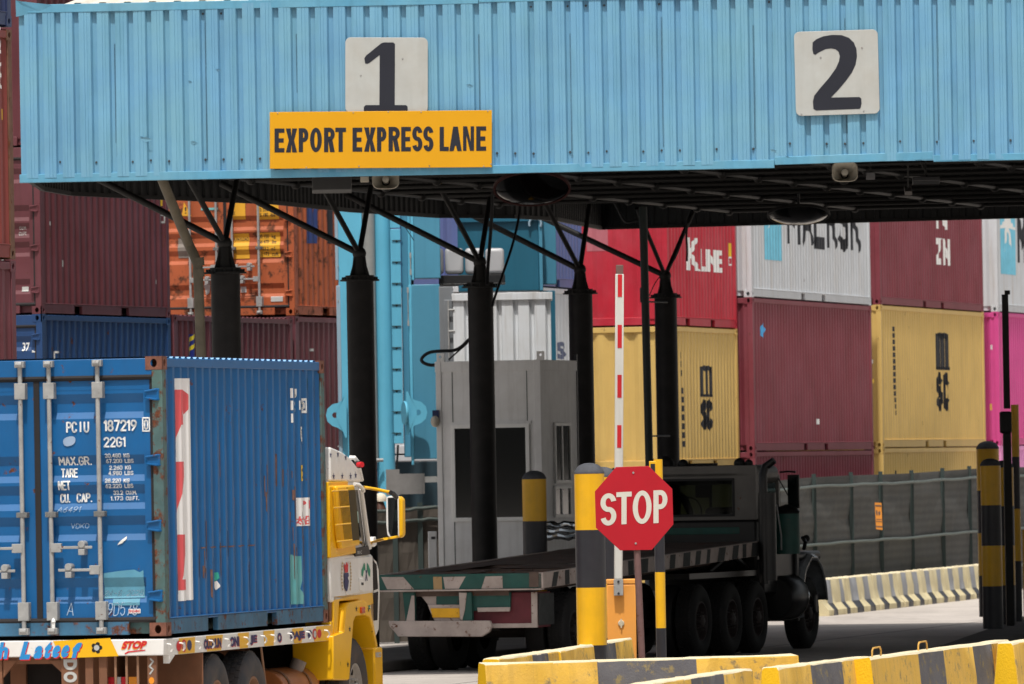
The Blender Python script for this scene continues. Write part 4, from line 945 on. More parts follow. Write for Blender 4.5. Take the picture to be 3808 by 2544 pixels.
# ------------------------------------------------------------------ stop sign
D = 96.3; red_s = paint('stop_sign_red', (184, 20, 38), rough=.4, var=.05, vs=3, dust=.12, dcol=(150, 40, 50))
tB = P(2392, 2436, D); yawm = Matrix.Translation((tB.x, D, .15)); t = thing('stop_sign', 'red octagonal STOP sign on a brown post in the middle foreground', 'stop sign', yawm)
L2 = lambda px, py, y=0.: loc_on(yawm, px, py, 1, y)
m = MB(); a_ = L2(2367, 2000, .02); b_ = L2(2392, 2436, .02); m.tube([a_, V((b_.x, .02, 0))], .036, 14); m.build('post', paint('brown_primer_post', (112, 84, 82), rough=.6, var=.2, vs=5, rust=.4, rs=9), t)
MB().box((b_.x - .12, -.08, -.01), (b_.x + .12, .12, .012)).build('base_plate', kerbm, t, bevel=.004)
octp = [(2291, 1737), (2412, 1733), (2500, 1818), (2504, 1950), (2424, 2045), (2306, 2047), (2216, 1963), (2212, 1828)]
m = MB(); m.prism([L2(x, y, -.03) for x, y in octp], (0, .006, 0)); m.build('plate', red_s, t, bevel=.002)
o0 = L2(2360, 1890, -.031)
def c(p): q = L2(p[0], p[1], -.031) - o0; return (q.x, q.z)
def sheetpx(shapes, mats, t, conv, o, u, v, n, name='lettering', label=None, off=.002):
    return sheet([([conv(p) for p in vs], fs, mi, ly) for vs, fs, mi, ly in shapes], mats, t, o, u, v, n, name, off, None, label)
g_ = [('S', 2233, 2292, 1836, 1956, 0), ('T', 2292, 2349, 1831, 1951, 0), ('O', 2353, 2423, 1826, 1950, 0), ('P', 2430, 2482, 1824, 1946, 0)]
sheetpx([q for ch, x0, x1, y0, y1, _ in g_ for q in glyph(ch, x0, x1, y0, y1, 19, 18, slope=-.05)], paint('stop_sign_white', (214, 210, 198), rough=.5, var=.05), t, c, o0, (1, 0, 0), (0, 0, 1), (0, -1, 0))
for x, y in ((2355, 1758), (2364, 2021)): q = L2(x, y, -.031); MB().cyl(q, q + V((0, -.006, 0)), .011, n=10).build('bolt', steel, t)
# ------------------------------------------------------------------ barrier gate
D = 103; gor = paint('orange_gate_cabinet', (236, 160, 70), rough=.5, var=.06, vs=3, dust=.3, dcol=(205, 150, 90)); alu = paint('white_arm_paint', (205, 203, 196), rough=.45, var=.06, streak=.2)
a_ = P(2256, 2155, D); b_ = P(2368, 2440, D); Mg = Matrix.Translation((a_.x, D, .15)); t = thing('barrier_gate', 'orange barrier gate cabinet with its white and red arm raised upright', 'barrier gate', Mg)
wz = b_.x - a_.x; hh = a_.z - .15
MB().box((0, 0, 0), (wz, .32, hh - .06)).build('cabinet', gor, t, bevel=.012); MB().box((-.004, -.004, hh - .056), (wz + .004, .33, hh)).build('lid', gor, t, bevel=.01)
G = lambda px, py, y: loc_on(Mg, px, py, 1, y)
m = MB(); p = G(2310, 2318, 0); m.lathe((p.x, 0, p.z), (0, -1, 0), [(.036, 0), (.036, .012), (.028, .02), (0, .02)], 16); m.box((p.x - .008, -.03, p.z - .05), (p.x + .008, -.015, p.z + .05)); m.build('lock', paint('cream_lock', (205, 195, 170), rough=.5), t)
m = MB(); y = -.07; a1 = G(2283, 2214, y); b1 = G(2318, 2214, y); tp = G(2302, 985, y); wa = (b1.x - a1.x)
cx_ = (a1.x + b1.x) / 2 ; h1 = tp.z; h0 = G(2300, 2155, y).z
TA = Matrix.Translation((cx_, 0, h0)) @ Matrix.Rotation(RAD(1.25), 4, 'Y') @ Matrix.Translation((-cx_, 0, -h0))
m.box((cx_ - wa * .46, y, h0), (cx_ + wa * .46, y + .05, G(2300, 1018, y).z), T=TA); m.build('arm', alu, t, bevel=.012)
MB().box((cx_ - wa * .4, y + .004, G(2300, 1018, y).z), (cx_ + wa * .4, y + .044, h1), T=TA).build('arm_end', paint('brown_arm_end', (112, 84, 78), rough=.6), t, bevel=.006)
MB().box((cx_ - wa * .5, y - .012, G(2300, 2215, y).z), (cx_ + wa * .5, y + .06, G(2300, 2155, y).z)).build('arm_clamp', steel, t, bevel=.004)
for yy in (2163, 2207): q = G(2300, yy, y - .012); MB().cyl((cx_, y - .012, q.z), (cx_, y - .022, q.z), .013, n=10).build('bolt', bk, t)
rstrip = paint('red_reflective_strip', (196, 34, 42), rough=.4)
for y0, y1 in ((1020, 1104), (1208, 1294), (1394, 1479), (1581, 1665)):
    z0 = G(2300, y1, y).z; z1 = G(2300, y0, y).z; MB().box((cx_ - .020, y - .0035, z0), (cx_ + .028, y + .001, z1), T=TA).build('reflective_strip', rstrip, t, smooth=False)
# dark second gate at the right
D = 141.5; Mg = Matrix.Translation((XD(3747, D), D, .15)); t = thing('barrier_gate', 'black silhouetted barrier gate with an upright arm at the right edge', 'barrier gate', Mg); G = lambda px, py, y=0.: loc_on(Mg, px, py, 1, y)
blk2 = paint('flat_black_steel', (34, 34, 36), k=.6, rough=.6)
MB().box((G(3733, 1520).x, -.02, G(3740, 1520).z), (G(3757, 1520).x, .03, G(3740, 1095).z)).build('arm', blk2, t, bevel=.005); MB().box((G(3736, 1095).x, -.015, G(3740, 1096).z), (G(3756, 1095).x, .025, G(3740, 1080).z)).build('arm_end', blk2, t)
MB().box((G(3719, 1600).x, -.08, G(3740, 1612).z), (G(3762, 1600).x, .15, G(3740, 1530).z)).build('motor_housing', blk2, t, bevel=.03); MB().box((-.06, -.02, 0), (.06, .2, G(3740, 1600).z)).build('cabinet', blk2, t, bevel=.01)

# ------------------------------------------------------------------ concrete barriers
cyel = paint('weathered_yellow_barrier_paint', (224, 178, 70), rough=.7, var=.08, vs=2.5, dust=.45, dcol=(214, 176, 104), streak=.3, scol=(120, 100, 60), rust=.6, rs=6, rcol=((110, 100, 84), (190, 160, 96)), bump=.35, bs=45)
cyel2 = paint('sheen_free_yellow_barrier_paint', (240, 190, 18), rough=.6, var=.06, vs=3, dust=.15, dcol=(220, 180, 60), bump=.35, bs=45)  # richer yellow for ends; the long faces' paler yellow carries their sky sheen
cblk = paint('weathered_black_barrier_paint', (88, 86, 90), rough=.7, var=.1, vs=3, dust=.4, dcol=(120, 118, 116), rust=.6, rs=6, rcol=((120, 112, 90), (150, 130, 80)), bump=.35, bs=45)
ctop = paint('lit_barrier_top', (226, 214, 182), rough=.8, var=.08, vs=4, dust=.2, dcol=(220, 180, 90), bump=.4, bs=40)  # paler colour on top faces carries the overhead light
pale = paint('pale_cream_barrier_paint', (214, 200, 158), rough=.8, var=.08, vs=3, dust=.3, dcol=(190, 180, 160), bump=.4, bs=30)
greyb = paint('faded_grey_barrier_paint', (150, 152, 156), rough=.8, var=.12, vs=3, dust=.25, dcol=(120, 115, 110), bump=.4, bs=30)
def jersey(x0, y0, x1, y1, label, stripes, h=.85, wt=.17, wb=.5, loops=(), mats=None, grp='yellow and black concrete barriers in the foreground', rough=.012, seed=1, kick=.22, sc=None, lowm=False):
    d = V((x1 - x0, y1 - y0, 0)); L = d.length; ang = math.atan2(d.y, d.x); Mj = Matrix.Translation((x0, y0, 0)) @ Matrix.Rotation(ang, 4, 'Z')
    t = thing('concrete_barrier', label, 'barrier', Mj, grp); rnd = random.Random(seed)
    # local: x along, near face towards -y
    pr = [(-wb / 2, 0), (-wb / 2, .10), (-wt / 2 - .05, .10 + kick), (-wt / 2, h - .02), (-wt / 2 + .018, h), (wt / 2 - .018, h), (wt / 2, h - .02), (wt / 2 + .05, .10 + kick), (wb / 2, .10), (wb / 2, 0)]
    # top seam: extra subdivisions
    pr = pr[:3] + [(pr[2][0] * .6 + pr[3][0] * .4, pr[2][1] * .6 + pr[3][1] * .4)] + pr[3:]
    xs = sorted(set([0, L] + [s_[0] * L for s_ in stripes] + [L * i / 14 for i in range(15)])); m = MB(); N = len(pr); vs = []
    for i, x in enumerate(xs):
        for j, (y, z) in enumerate(pr):
            q = rough if z > .02 else 0
            vs.append((x + (rnd.uniform(-q, q) * .4 if i in (0, len(xs) - 1) else 0), y + rnd.uniform(-q, q) * .6, z + (rnd.uniform(-q, q * .4) * (1.2 if i in (0, len(xs) - 1) else .5) if z > h - .05 else 0)))
    k = len(m.v); m.v += vs
    for i in range(len(xs) - 1):
        mid = (xs[i] + xs[i + 1]) / 2 / L; mi = 0
        for s_ in stripes:
            if mid > s_[0]: mi = s_[1]
        for j in range(N - 1):
            low = lowm and mi == 1 and (pr[j][1] + pr[j + 1][1]) / 2 < .2  # foot of the grey stripes painted black for the shaded drain recess
            top = pr[j][1] >= h - .021 and pr[j + 1][1] >= h - .021
            m.f.append((k + i * N + j + 1, k + i * N + j, k + (i + 1) * N + j, k + (i + 1) * N + j + 1)); m.m.append(2 if top else (4 if low else mi))
    m.f.append(tuple(k + j for j in range(N))); m.m.append(3); m.f.append(tuple(k + (len(xs) - 1) * N + j for j in range(N - 1, -1, -1))); m.m.append(3)
    o = m.build('body', mats or [cyel, cblk, ctop, cyel2], t, bevel=.008, ang=30, seg=1)
    for u, wl in loops:
        MB().tube([(u - wl / 2, 0, h - .03), (u - wl / 2 + .005, 0, h + .05), (u - wl / 2 + .05, 0, h + .08), (u + wl / 2 - .05, 0, h + .085), (u + wl / 2 - .005, 0, h + .055), (u + wl / 2, 0, h - .03)], .009, 8).build('lifting_loop', paint('rusty_yellow_loop', (206, 160, 80), rough=.7, rust=.5, rs=20), t)
    return t, L
def jpx(pxa, Da, pxb, Db, label, stripes, **k):
    a_ = ray(pxa, hz(pxa)); b_ = ray(pxb, hz(pxb)); return jersey(a_.x / a_.y * Da, Da, b_.x / b_.y * Db, Db, label, stripes, **k)
Y, B = 0, 1
jpx(1778, 89.6, 2943, 91.2, 'long concrete barrier facing the camera under the STOP sign, black in its middle', [(0, Y), (.351, B), (.668, Y)], seed=2)
jpx(1812, 91.7, 2057, 95.6, 'low receding concrete barrier at the left end of the front one', [(0, Y), (.5, B), (.74, Y)], seed=3)
jpx(2042, 95.2, 2312, 101.2, 'receding concrete barrier in front of the thick bollard', [(0, Y), (.45, B), (.74, Y)], seed=4)
jpx(2345, 80.2, 2752, 85.4, 'concrete barrier at the bottom edge in front of the long one', [(0, Y), (.42, B), (.72, Y)], seed=5)
jpx(2150, 77.6, 2396, 80.6, 'concrete barrier barely showing at the bottom edge, below the STOP post', [(0, Y), (.55, B), (.8, Y)], seed=6)
jpx(2850, 85.7, 3196, 89.7, 'concrete barrier with a bright yellow end at the bottom right', [(0, Y), (.33, B), (.66, Y)], seed=7)
jpx(3192, 88.9, 3712, 96.4, 'long concrete barrier with two lifting loops at the bottom right', [(0, Y), (.32, B), (.5, Y), (.72, B), (.86, Y)], loops=[(.75, .46), (3.2, .48)], seed=8)
jpx(3726, 95.2, 3990, 99.4, 'concrete barrier cut off by the right edge at the bottom', [(0, Y), (.8, B)], seed=9)
# far row: six blocks
pm_ = [pale, greyb, ctop, pale, bk]; rn = random.Random(2)
a_ = PZ(3030, 2292, 0); b_ = PZ(3655, 2220, 0); n = 7; dv = (b_ - a_); rowl = ['nearest the dark truck wheel', 'second from the dark truck', 'third from the dark truck', 'fourth from the dark truck', 'third from the right bollards', 'second from the right bollards', 'nearest the right bollards']
for i in range(n):
    p = a_ + dv * (i / n); q = a_ + dv * ((i + .985) / n)
    jersey(p.x, p.y, q.x, q.y, 'pale striped concrete barrier below the green fence, ' + rowl[i], [(0, Y), (.14 + rn.uniform(-.04, .04), B), (.36, Y), (.66 + rn.uniform(-.05, .05), B), (.84, Y)], h=.66, wt=.22, wb=.52, mats=pm_, grp='pale concrete barriers along the far roadside', rough=.02, seed=20 + i, kick=.12, lowm=True)

# ------------------------------------------------------------------ green mesh fences
net = paint('dark_fence_netting', (74, 75, 73), rough=.8, var=.12, vs=1.2, dust=.2, dcol=(110, 100, 86)); rail = paint('grey_green_fence_rail', (88, 96, 92), rough=.6, var=.1); postm = paint('dark_green_fence_post', (52, 64, 62), rough=.6)
def netmat(m):
    nt = m.node_tree; N = nt.nodes; b = N['Principled BSDF']; tc = N.new('ShaderNodeTexCoord'); w_ = N.new('ShaderNodeTexWave'); w_.bands_direction = 'Z'; w_.inputs['Scale'].default_value = 2.2; w_.inputs['Distortion'].default_value = 1.2; w_.inputs['Detail'].default_value = 3
    nt.links.new(tc.outputs['Object'], w_.inputs['Vector']); src = b.inputs['Base Color'].links[0].from_socket; mx = N.new('ShaderNodeMix'); mx.data_type = 'RGBA'; mx.blend_type = 'MULTIPLY'; mx.inputs[0].default_value = .25
    nt.links.new(src, mx.inputs[6]); nt.links.new(w_.outputs['Color'], mx.inputs[7]); nt.links.new(mx.outputs[2], b.inputs['Base Color'])
netmat(net)
def fence(label, pts, rails, posts, net_m, seed=1):
    """pts: list of (x,y,ztop); rails: heights fractions; world coordinates"""
    t = thing('mesh_fence', label, 'fence', None); rnd = random.Random(seed)
    m = MB(); n = len(pts); rows = 6
    vs = [V((x + .03 * math.sin(k * 2.1 + i), y, .02 + (zt - .02) * k / rows)) for k in range(rows + 1) for i, (x, y, zt) in enumerate(pts)]
    m.add(vs, [(k * n + i, k * n + i + 1, (k + 1) * n + i + 1, (k + 1) * n + i) for k in range(rows) for i in range(n - 1)]); m.build('netting', net_m, t, smooth=False)
    for f in rails:
        m = MB(); pp = [V((x + .05, y - .06, zt * f + rnd.uniform(-.01, .01))) for x, y, zt in pts]; m.tube(pp, .028, 8); m.build('rail', rail, t)
    for i in posts:
        x, y, zt = pts[i]; MB().box((x - .04 + .02, y - .05, 0), (x + .04 + .02, y + .03, zt + .06)).build('post', postm, t)
fx = [(2790, 161.3, 1792), (2888, 163.5, 1788), (3022, 166.8, 1775), (3160, 170, 1768), (3270, 173, 1765), (3385, 176.3, 1760), (3500, 180, 1752), (3600, 183.5, 1744), (3720, 187.5, 1740), (3860, 192, 1735)]
pts = [(P(x, y, D).x, D, P(x, y, D).z) for x, D, y in fx]
def densify(pts, k=3):
    out = []
    for a_, b_ in zip(pts[:-1], pts[1:]):
        for i in range(k): out.append(tuple(a_[j] + (b_[j] - a_[j]) * i / k for j in range(3)))
    return out + [pts[-1]]
fence('long dark green netting fence between the mustard containers and the pale barriers', densify(pts), (.93, .50, .2), range(0, 28, 3), net)
tarp = paint('brown_tarpaulin', (100, 92, 84), k=.9, rough=.8, var=.25, vs=1.5, dust=.3, dcol=(70, 64, 58))
fx = [(1370, 143.6, 1895), (1440, 143.8, 1893), (1510, 144, 1888), (1580, 144.2, 1880), (1660, 144.4, 1882)]
fence('brown tarpaulin fence left of the ticket booth', densify([(P(x, y, D).x, D, P(x, y, D).z) for x, D, y in fx]), (.985, .9), range(0, 13, 4), tarp, 3)
# notice on the fence
D = 170.6; a_ = P(3253, 1870, D); b_ = P(3281, 1970, D); t = thing('fence_notice', 'narrow orange notice hung on the green fence', 'notice'); nm = paint('orange_notice', (232, 150, 60), rough=.6)
p4 = [P(3253, 1869, D), P(3278, 1870, D), P(3282, 1971, D), P(3258, 1968, D)]; MB().prism(p4, (0, .02, 0)).build('board', nm, t)
sheet([([((P(x, y, D) - p4[3]).x, (P(x, y, D) - p4[3]).z) for x, y in q], [(0, 1, 2, 3)], 0, 0) for q in ([(3255, 1878), (3277, 1879), (3277, 1884), (3255, 1883)], [(3257, 1898), (3262, 1898), (3264, 1915), (3259, 1915)], [(3266, 1905), (3272, 1900), (3274, 1912), (3268, 1918)], [(3258, 1930), (3279, 1931), (3279, 1933), (3258, 1932)], [(3258, 1938), (3280, 1939), (3280, 1941), (3258, 1940)], [(3258, 1956), (3281, 1957), (3281, 1961), (3258, 1960)])],
    paint('grey_notice_print', (90, 84, 84), rough=.6), t, p4[3], (1, 0, 0), (0, 0, 1), (0, -1, 0), 'lettering', .004)

# ------------------------------------------------------------------ ticket booth
bth = paint('grey_white_booth_panel', (226, 226, 226), rough=.5, var=.05, vs=1.5, streak=.3, scol=(150, 145, 140), dust=.2, dcol=(170, 165, 158))
glass = bpy.data.materials.new('dark_window_glass'); glass.use_nodes = True; bb = glass.node_tree.nodes['Principled BSDF']; bb.inputs['Base Color'].default_value = (.006, .008, .009, 1); bb.inputs['Roughness'].default_value = .06; bb.inputs['Specular IOR Level'].default_value = .6
D = 139.2; YB = 15.5; q = P(2022, 2090, D); Mb = frame(q.x, D, .15, YB); t = thing('ticket_booth', 'grey white raised ticket booth with windows between two dark columns', 'booth', Mb)
Bf = lambda px, py, x=0.: loc_on(Mb, px, py, 0, x)   # front (x = 0) plane
Bs = lambda px, py, y=0.: loc_on(Mb, px, py, 1, y)
wb_ = Bf(1626, 1700).y; db = Bs(2150, 1700).x; hb = Bf(2000, 1338).z
MB().box((0, 0, 0), (db, wb_, hb - .02)).build('wall', bth, t, bevel=.01)
z1 = Bf(1980, 1378).z
for nm, a_, b_ in (('roof_band', (-.012, -.012, z1), (db + .012, wb_ + .012, hb)), ): MB().box(a_, b_).build(nm, bth, t, bevel=.006)
for y0, y1 in ((0, .1), (wb_ - .08, wb_)): MB().box((-.018, y0 - .006, 0), (.05, y1, hb + .004)).build('corner_post', bth, t, bevel=.006)
MB().box((db - .03, -.012, 0), (db + .012, .03, hb + .1)).build('corner_post', bk, t)
def win(axis, pa, pb, off, nm='window', bars=(), fr=.03):
    m = MB(); conv = (lambda p: Bf(p[0], p[1], 0)) if axis == 0 else (lambda p: Bs(p[0], p[1], 0)); a_ = conv(pa); b_ = conv(pb)
    if axis == 0:
        y0, y1 = sorted((a_.y, b_.y)); z0, z1 = sorted((a_.z, b_.z)); bx = lambda u0, v0, u1, v1, d0, d1: ((-d1, u0, v0), (-d0, u1, v1))
        u0, u1 = y0, y1
    else:
        u0, u1 = sorted((a_.x, b_.x)); z0, z1 = sorted((a_.z, b_.z)); bx = lambda u0, v0, u1, v1, d0, d1: ((u0, -d1, v0), (u1, -d0, v1))
    for q in ((u0, z0, u1, z0 + fr), (u0, z1 - fr, u1, z1), (u0, z0 + fr, u0 + fr, z1 - fr), (u1 - fr, z0 + fr, u1, z1 - fr)): m.box(*bx(*q, .0005, .035))
    for f in bars: m.box(*bx(u0 + (u1 - u0) * f - fr / 2, z0 + fr, u0 + (u1 - u0) * f + fr / 2, z1 - fr, .001, .03))
    w_ = m.build(nm, paint('aluminium_window_frame', (232, 232, 230), rough=.35, var=.04), t, bevel=.004); MB().box(*bx(u0 + fr * .8, z0 + fr * .8, u1 - fr * .8, z1 - fr * .8, .002, .012)).build('pane', glass, w_)
win(0, (1678, 1580), (1975, 1936), 0, bars=(.52,), fr=.06)
MB().box((-.02, Bf(1975, 1580).y, Bf(1900, 1580).z), (-.0005, Bf(1683, 1580).y, Bf(1900, 1566).z)).build('window_hood', bth, t)
win(1, (2057, 1572), (2120, 1797), 0, bars=(.47,), fr=.05); win(1, (2057, 1806), (2120, 1923), 0, bars=(.45,), fr=.05)
for px in (1636, 2008): 
    q = Bf(px, 1320); m = MB(); m.holeplate((-.016, q.y + .05, hb - .01), (0, -1, 0), (0, 0, 1), .12, .14, (.06, .085), (.022, .022), .015); m.build('lifting_lug', bth, t)
for px in (1683, 1960): y = Bf(px, 1500).y; MB().box((-.004, y - .006, 0), (.001, y + .006, z1)).build('panel_seam', postm, t)
# meter box attached beside it
bx_ = P(1593, 2085, 138.9); b2 = P(1624, 1976, 138.9); t = thing('meter_box', 'small grey electrical box standing against the left of the ticket booth', 'electrical box', Matrix.Translation((bx_.x, 138.9, .15)))
MB().box((0, 0, 0), (b2.x - bx_.x, .2, b2.z - .15)).build('housing', bth, t, bevel=.012); MB().box((.05, -.006, b2.z - .15 - .12), (.11, 0, b2.z - .15 - .08)).build('slot', bk, t)
cable('thick black cable loop at the left of the booth roof', [(1745, 1262, 140), (1700, 1305, 140), (1640, 1305, 140), (1590, 1310, 140), (1560, 1340, 140), (1590, 1358, 140), (1622, 1358, 140)], .026, 'booth_cable', sm=3, group=None)
cable('thinner black cable running from the booth corner to the middle column', [(1740, 1275, 140), (1700, 1310, 140), (1668, 1338, 140)], .012, 'booth_cable', group=None)
pb = P(1618, 1555, 139.6); t = thing('wall_lamp', 'small round lamp on the left wall of the ticket booth', 'lamp', Matrix.Translation(pb)); MB().sphere((0, 0, -.05), .07, n=8, sz=1.3).build('lamp_globe', horn, t); MB().box((-.04, -.02, .0), (.06, .06, .12)).build('bracket', paint('blue_bracket', (50, 60, 100), rough=.5), t)
# ------------------------------------------------------------------ loaded truck, left foreground
YT = 13.2; XT, YTD = row_xy(608, 84.5); ZT = 1.265
Mt = frame(XT, YTD, 0, YT)
tpx = lambda px, py, y=0.: loc_on(Mt, px, py, 1, y)
rpx = lambda px, py, x=0.: loc_on(Mt, px, py, 0, x)
cblu = paint('royal_blue_container_paint', (6, 92, 150), rough=.42, var=.1, vs=1.6, dust=.15, dcol=(60, 100, 140), rust=.2, rs=7, streak=.15, scol=(40, 70, 105))
cblu_p = paint('weathered_blue_post_paint', (70, 96, 98), rough=.65, var=.35, vs=5, rust=.95, rs=7, streak=.4, scol=(110, 90, 70), fade=.5, fcol=(90, 120, 110))
cast_r = paint('rusty_corner_casting', (122, 78, 62), rough=.75, var=.3, vs=14, rust=.5, rs=20)
lroof = paint('light_blue_roof_paint', (140, 185, 225), rough=.5)
Mc = frame(XT, YTD, ZT, YT)
t = container(Mc, 'royal blue container with white door lettering, loaded on the decorated truck', cblu, near='door', post=cblu_p, sill=paint('weathered_blue_sill', (58, 104, 134), rough=.6, var=.3, vs=3, rust=.7, rs=5, streak=.5, scol=(96, 84, 74)), cast=cast_r, grp=None, name='loaded_container', roofm=lroof, endp=.3, ribp=.262)
D_ = lambda a, b: dpx(Mc, a, b)
bad = paint('scratch_chalk', (150, 170, 195), rough=.9)
def dt(s, x0, y0, x1, y1, bold=.02, **k): return stx(s, *D_(x0, y0), *D_(x1, y1), (abs(y1 - y0) * .135 + .6) / 398, **k)
sh = [dt('PC', 247, 1610, 287, 1568, bold=.02), dt('I', 297, 1608, 303, 1567, bold=.02), dt('U', 312, 1609, 332, 1567, bold=.02), dt('187219', 386, 1605, 509, 1560, bold=.02), dt('0', 536, 1598, 552, 1560, bold=.02), boxed(*D_(532, 1603), *D_(556, 1554), .012),
    dt('22G1', 386, 1664, 468, 1624, bold=.02), dt('MAX.GR.', 217, 1732, 340, 1697, bold=.025), dt('TARE', 224, 1777, 287, 1742, bold=.025), dt('NET', 216, 1824, 262, 1788, bold=.025), dt('CU.', 221, 1871, 259, 1836, bold=.025), dt('CAP.', 282, 1869, 341, 1833, bold=.025)]
for s_, a_, b_, c_, d_ in (('30.480', 'KG', 390, 450, 1703), ('67.200', 'LBS', 392, 452, 1723), ('2.260', 'KG', 403, 452, 1748), ('4.980', 'LBS', 400, 450, 1768), ('28.220', 'KG', 390, 450, 1796), ('62.220', 'LBS', 392, 453, 1816), ('33.2', 'CU.M.', 419, 455, 1841), ('1.173', 'CU.FT.', 408, 455, 1862)):
    k = 0 if a_ == 'KG' else 1; sh.append(dt(s_, b_, d_, c_, d_ - 17, bold=.02)); w_ = {'KG': 22, 'LBS': 33, 'CU.M.': 42, 'CU.FT.': 50}[a_]; sh.append(dt(a_, c_ + 10, d_ - 1, c_ + 10 + w_, d_ - 17, bold=.02))
door_text(t, sh, [white_l], 'white identification lettering on the blue doors')
ch_ = lambda s, a, b, c, d, w_, **k: stx(s, *D_(a, b), *D_(c, d), w_ / 398, jit=.004, **k)
sh = [ch_('24-8-2025', 384, 2218, 530, 2194, 2.4, slant=.3), ch_('9D578', 400, 2290, 510, 2240, 2.6, slant=.1), ch_('A', 250, 2290, 273, 2240, 2.4, slant=.1), ch_('A6491', 214, 1906, 297, 1884, 1.5, slant=.3), ch_('VOKO', 260, 1966, 326, 1946, 1.6, slant=.2)]
door_text(t, sh, [paint('chalk_marks', (178, 200, 220), rough=.95, var=.2)], 'chalk handwriting on the blue doors')
door_text(t, [poly([D_(437, 2027), D_(445, 2015), D_(470, 1994), D_(471, 2004), D_(455, 2020)]), poly(smooth_poly([D_(232, 1630), D_(280, 1618), D_(282, 1652), D_(240, 1664)]), 1)], [paint('paper_scrap', (225, 222, 215), rough=.8), bad], name='decal')
pt_ = paint('pale_teal_patch_paint', (88, 150, 176), rough=.6, var=.12, vs=6, dust=.3, dcol=(110, 150, 150))
door_text(t, [poly([D_(385, 2226), D_(536, 2222), D_(534, 2120), D_(520, 2128), D_(500, 2118), D_(440, 2124), D_(386, 2132)]), rect(*D_(420, 2252), *D_(520, 2226)), ], [pt_], name='paint_patch')
door_text(t, [rect(*D_(479, 2281), *D_(523, 2264), mi=0), tx('SINGAMAS', *D_(481, 2278), *D_(521, 2267), mi=1, layer=1, bold=.03)], [white_l, MATS['red_reflective_strip']], name='label_plate')
# right-hand side
S_ = lambda a, b: spx(Mc, a, b)
def st(s, x0, y0, x1, y1, **k):
    if all(c in SG for c in s) and k.get('mi', 0) == 0:
        k.pop('bold', 0); return stx(s, *S_(x0, y0), *S_(x1, y1), .028, **k)
    return tx(s, *S_(x0, y0), *S_(x1, y1), **k)
stick = paint('white_vinyl_sticker', (238, 236, 234), rough=.4, var=.03); pinkr = paint('faded_red_print', (224, 92, 96), rough=.5)
pl = lambda pts, mi=0, layer=0: (lambda q: (q, tri(q), mi, layer))([S_(x, y) for x, y in pts])
sh = [pl([(657, 1407), (707, 1407), (722, 2230), (672, 2236)]),
      pl([(660, 1449), (690, 1449), (699, 1470), (699, 1520), (692, 1543), (688, 1578), (672, 1580), (663, 1650)], 1, 1), pl([(676, 1544), (684, 1482), (689, 1482), (692, 1540)], 0, 2),
      pl([(666, 1717), (688, 1717), (668, 1918)], 1, 1), pl([(671, 1988), (692, 1988), (680, 2155), (702, 2155), (702, 2192), (671, 2196)], 1, 1)]
side_text(t, Mc, 6.06, sh, [stick, pinkr], label='tall white strip with faded red lettering', ribp=.262, name='sticker')
side_text(t, Mc, 6.06, [st('U', 1095, 1482, 1109, 1444, bold=.03), st('2', 1094, 1530, 1107, 1490, bold=.03), st('1', 1099, 1572, 1106, 1538, bold=.03), st('0', 1124, 1526, 1136, 1490, bold=.03), boxed(*S_(1121, 1531), *S_(1138, 1486), .025), rect(*S_(1113, 1524), *S_(1116, 1490)),
    st('C', 1118, 1620, 1127, 1602, bold=.03), boxed(*S_(1118, 1628), *S_(1130, 1592), .025), st('7', 1119, 1650, 1128, 1632, bold=.03), rect(*S_(1085, 1480), *S_(1088, 1444)), rect(*S_(1086, 1525), *S_(1089, 1490)), rect(*S_(1087, 1572), *S_(1089, 1538))], [white_l], ribp=.262)
side_text(t, Mc, 6.06, [rect(*S_(1119, 1789), *S_(1134, 1730)), st('6m', 1120, 1754, 1131, 1742, mi=1, layer=1, bold=.02), st("6'", 1122, 1780, 1130, 1768, mi=1, layer=1, bold=.02)], [MATS['label_yellow'], black_l], ribp=.262, name='label_plate')
side_text(t, Mc, 6.06, [rect(*S_(1104, 1957), *S_(1157, 1850)), st('P', 1126, 1892, 1142, 1860, mi=1, layer=1, bold=.06), st('I', 1147, 1892, 1152, 1860, mi=1, layer=1, bold=.06), st('太', 1110, 1952, 1127, 1920, mi=1, layer=1, bold=.02), st('船', 1132, 1952, 1150, 1916, mi=1, layer=1, bold=.02)] , [stick, pinkr], ribp=.262, name='sticker')
side_text(t, Mc, 6.06, [pl([(1077, 2064), (1094, 2062), (1096, 2068), (1122, 2068), (1124, 2160), (1122, 2190), (1129, 2215), (1128, 2246), (1080, 2248)])], [paint('sea_green_patch_paint', (92, 168, 172), rough=.6, var=.1, vs=5, dust=.2)], ribp=.262, name='paint_patch')
side_text(t, Mc, 6.06, [pl([(808, 2130), (814, 2128), (816, 2150), (808, 2166)]), pl([(806, 2166), (813, 2160), (818, 2180), (812, 2195)], 1), pl([(1143, 1408), (1150, 1400), (1154, 1420), (1153, 1448), (1144, 1448)])], [paint('teal_tape_scrap', (50, 170, 150), rough=.6), stick], ribp=.262, name='decal')
rl = paint('rust_streaks', (112, 84, 76), rough=.9, var=.4, vs=10); rnd = random.Random(4); sh = []
for i in range(70):
    x = rnd.choice([745, 760, 790, 822, 850, 880, 930, 945, 985, 1010, 1030, 1065, 1090, 1100, 1128]) + rnd.uniform(-6, 6); y = rnd.uniform(1860, 2120) if i % 3 else rnd.uniform(1640, 1850); l_ = rnd.uniform(25, 150); w_ = rnd.uniform(1.0, 3.6)
    sh.append(pl([(x, y), (x + w_, y + 2), (x + w_ * .7 + l_ * .02, y + l_), (x + l_ * .02, y + l_ * .95)]))
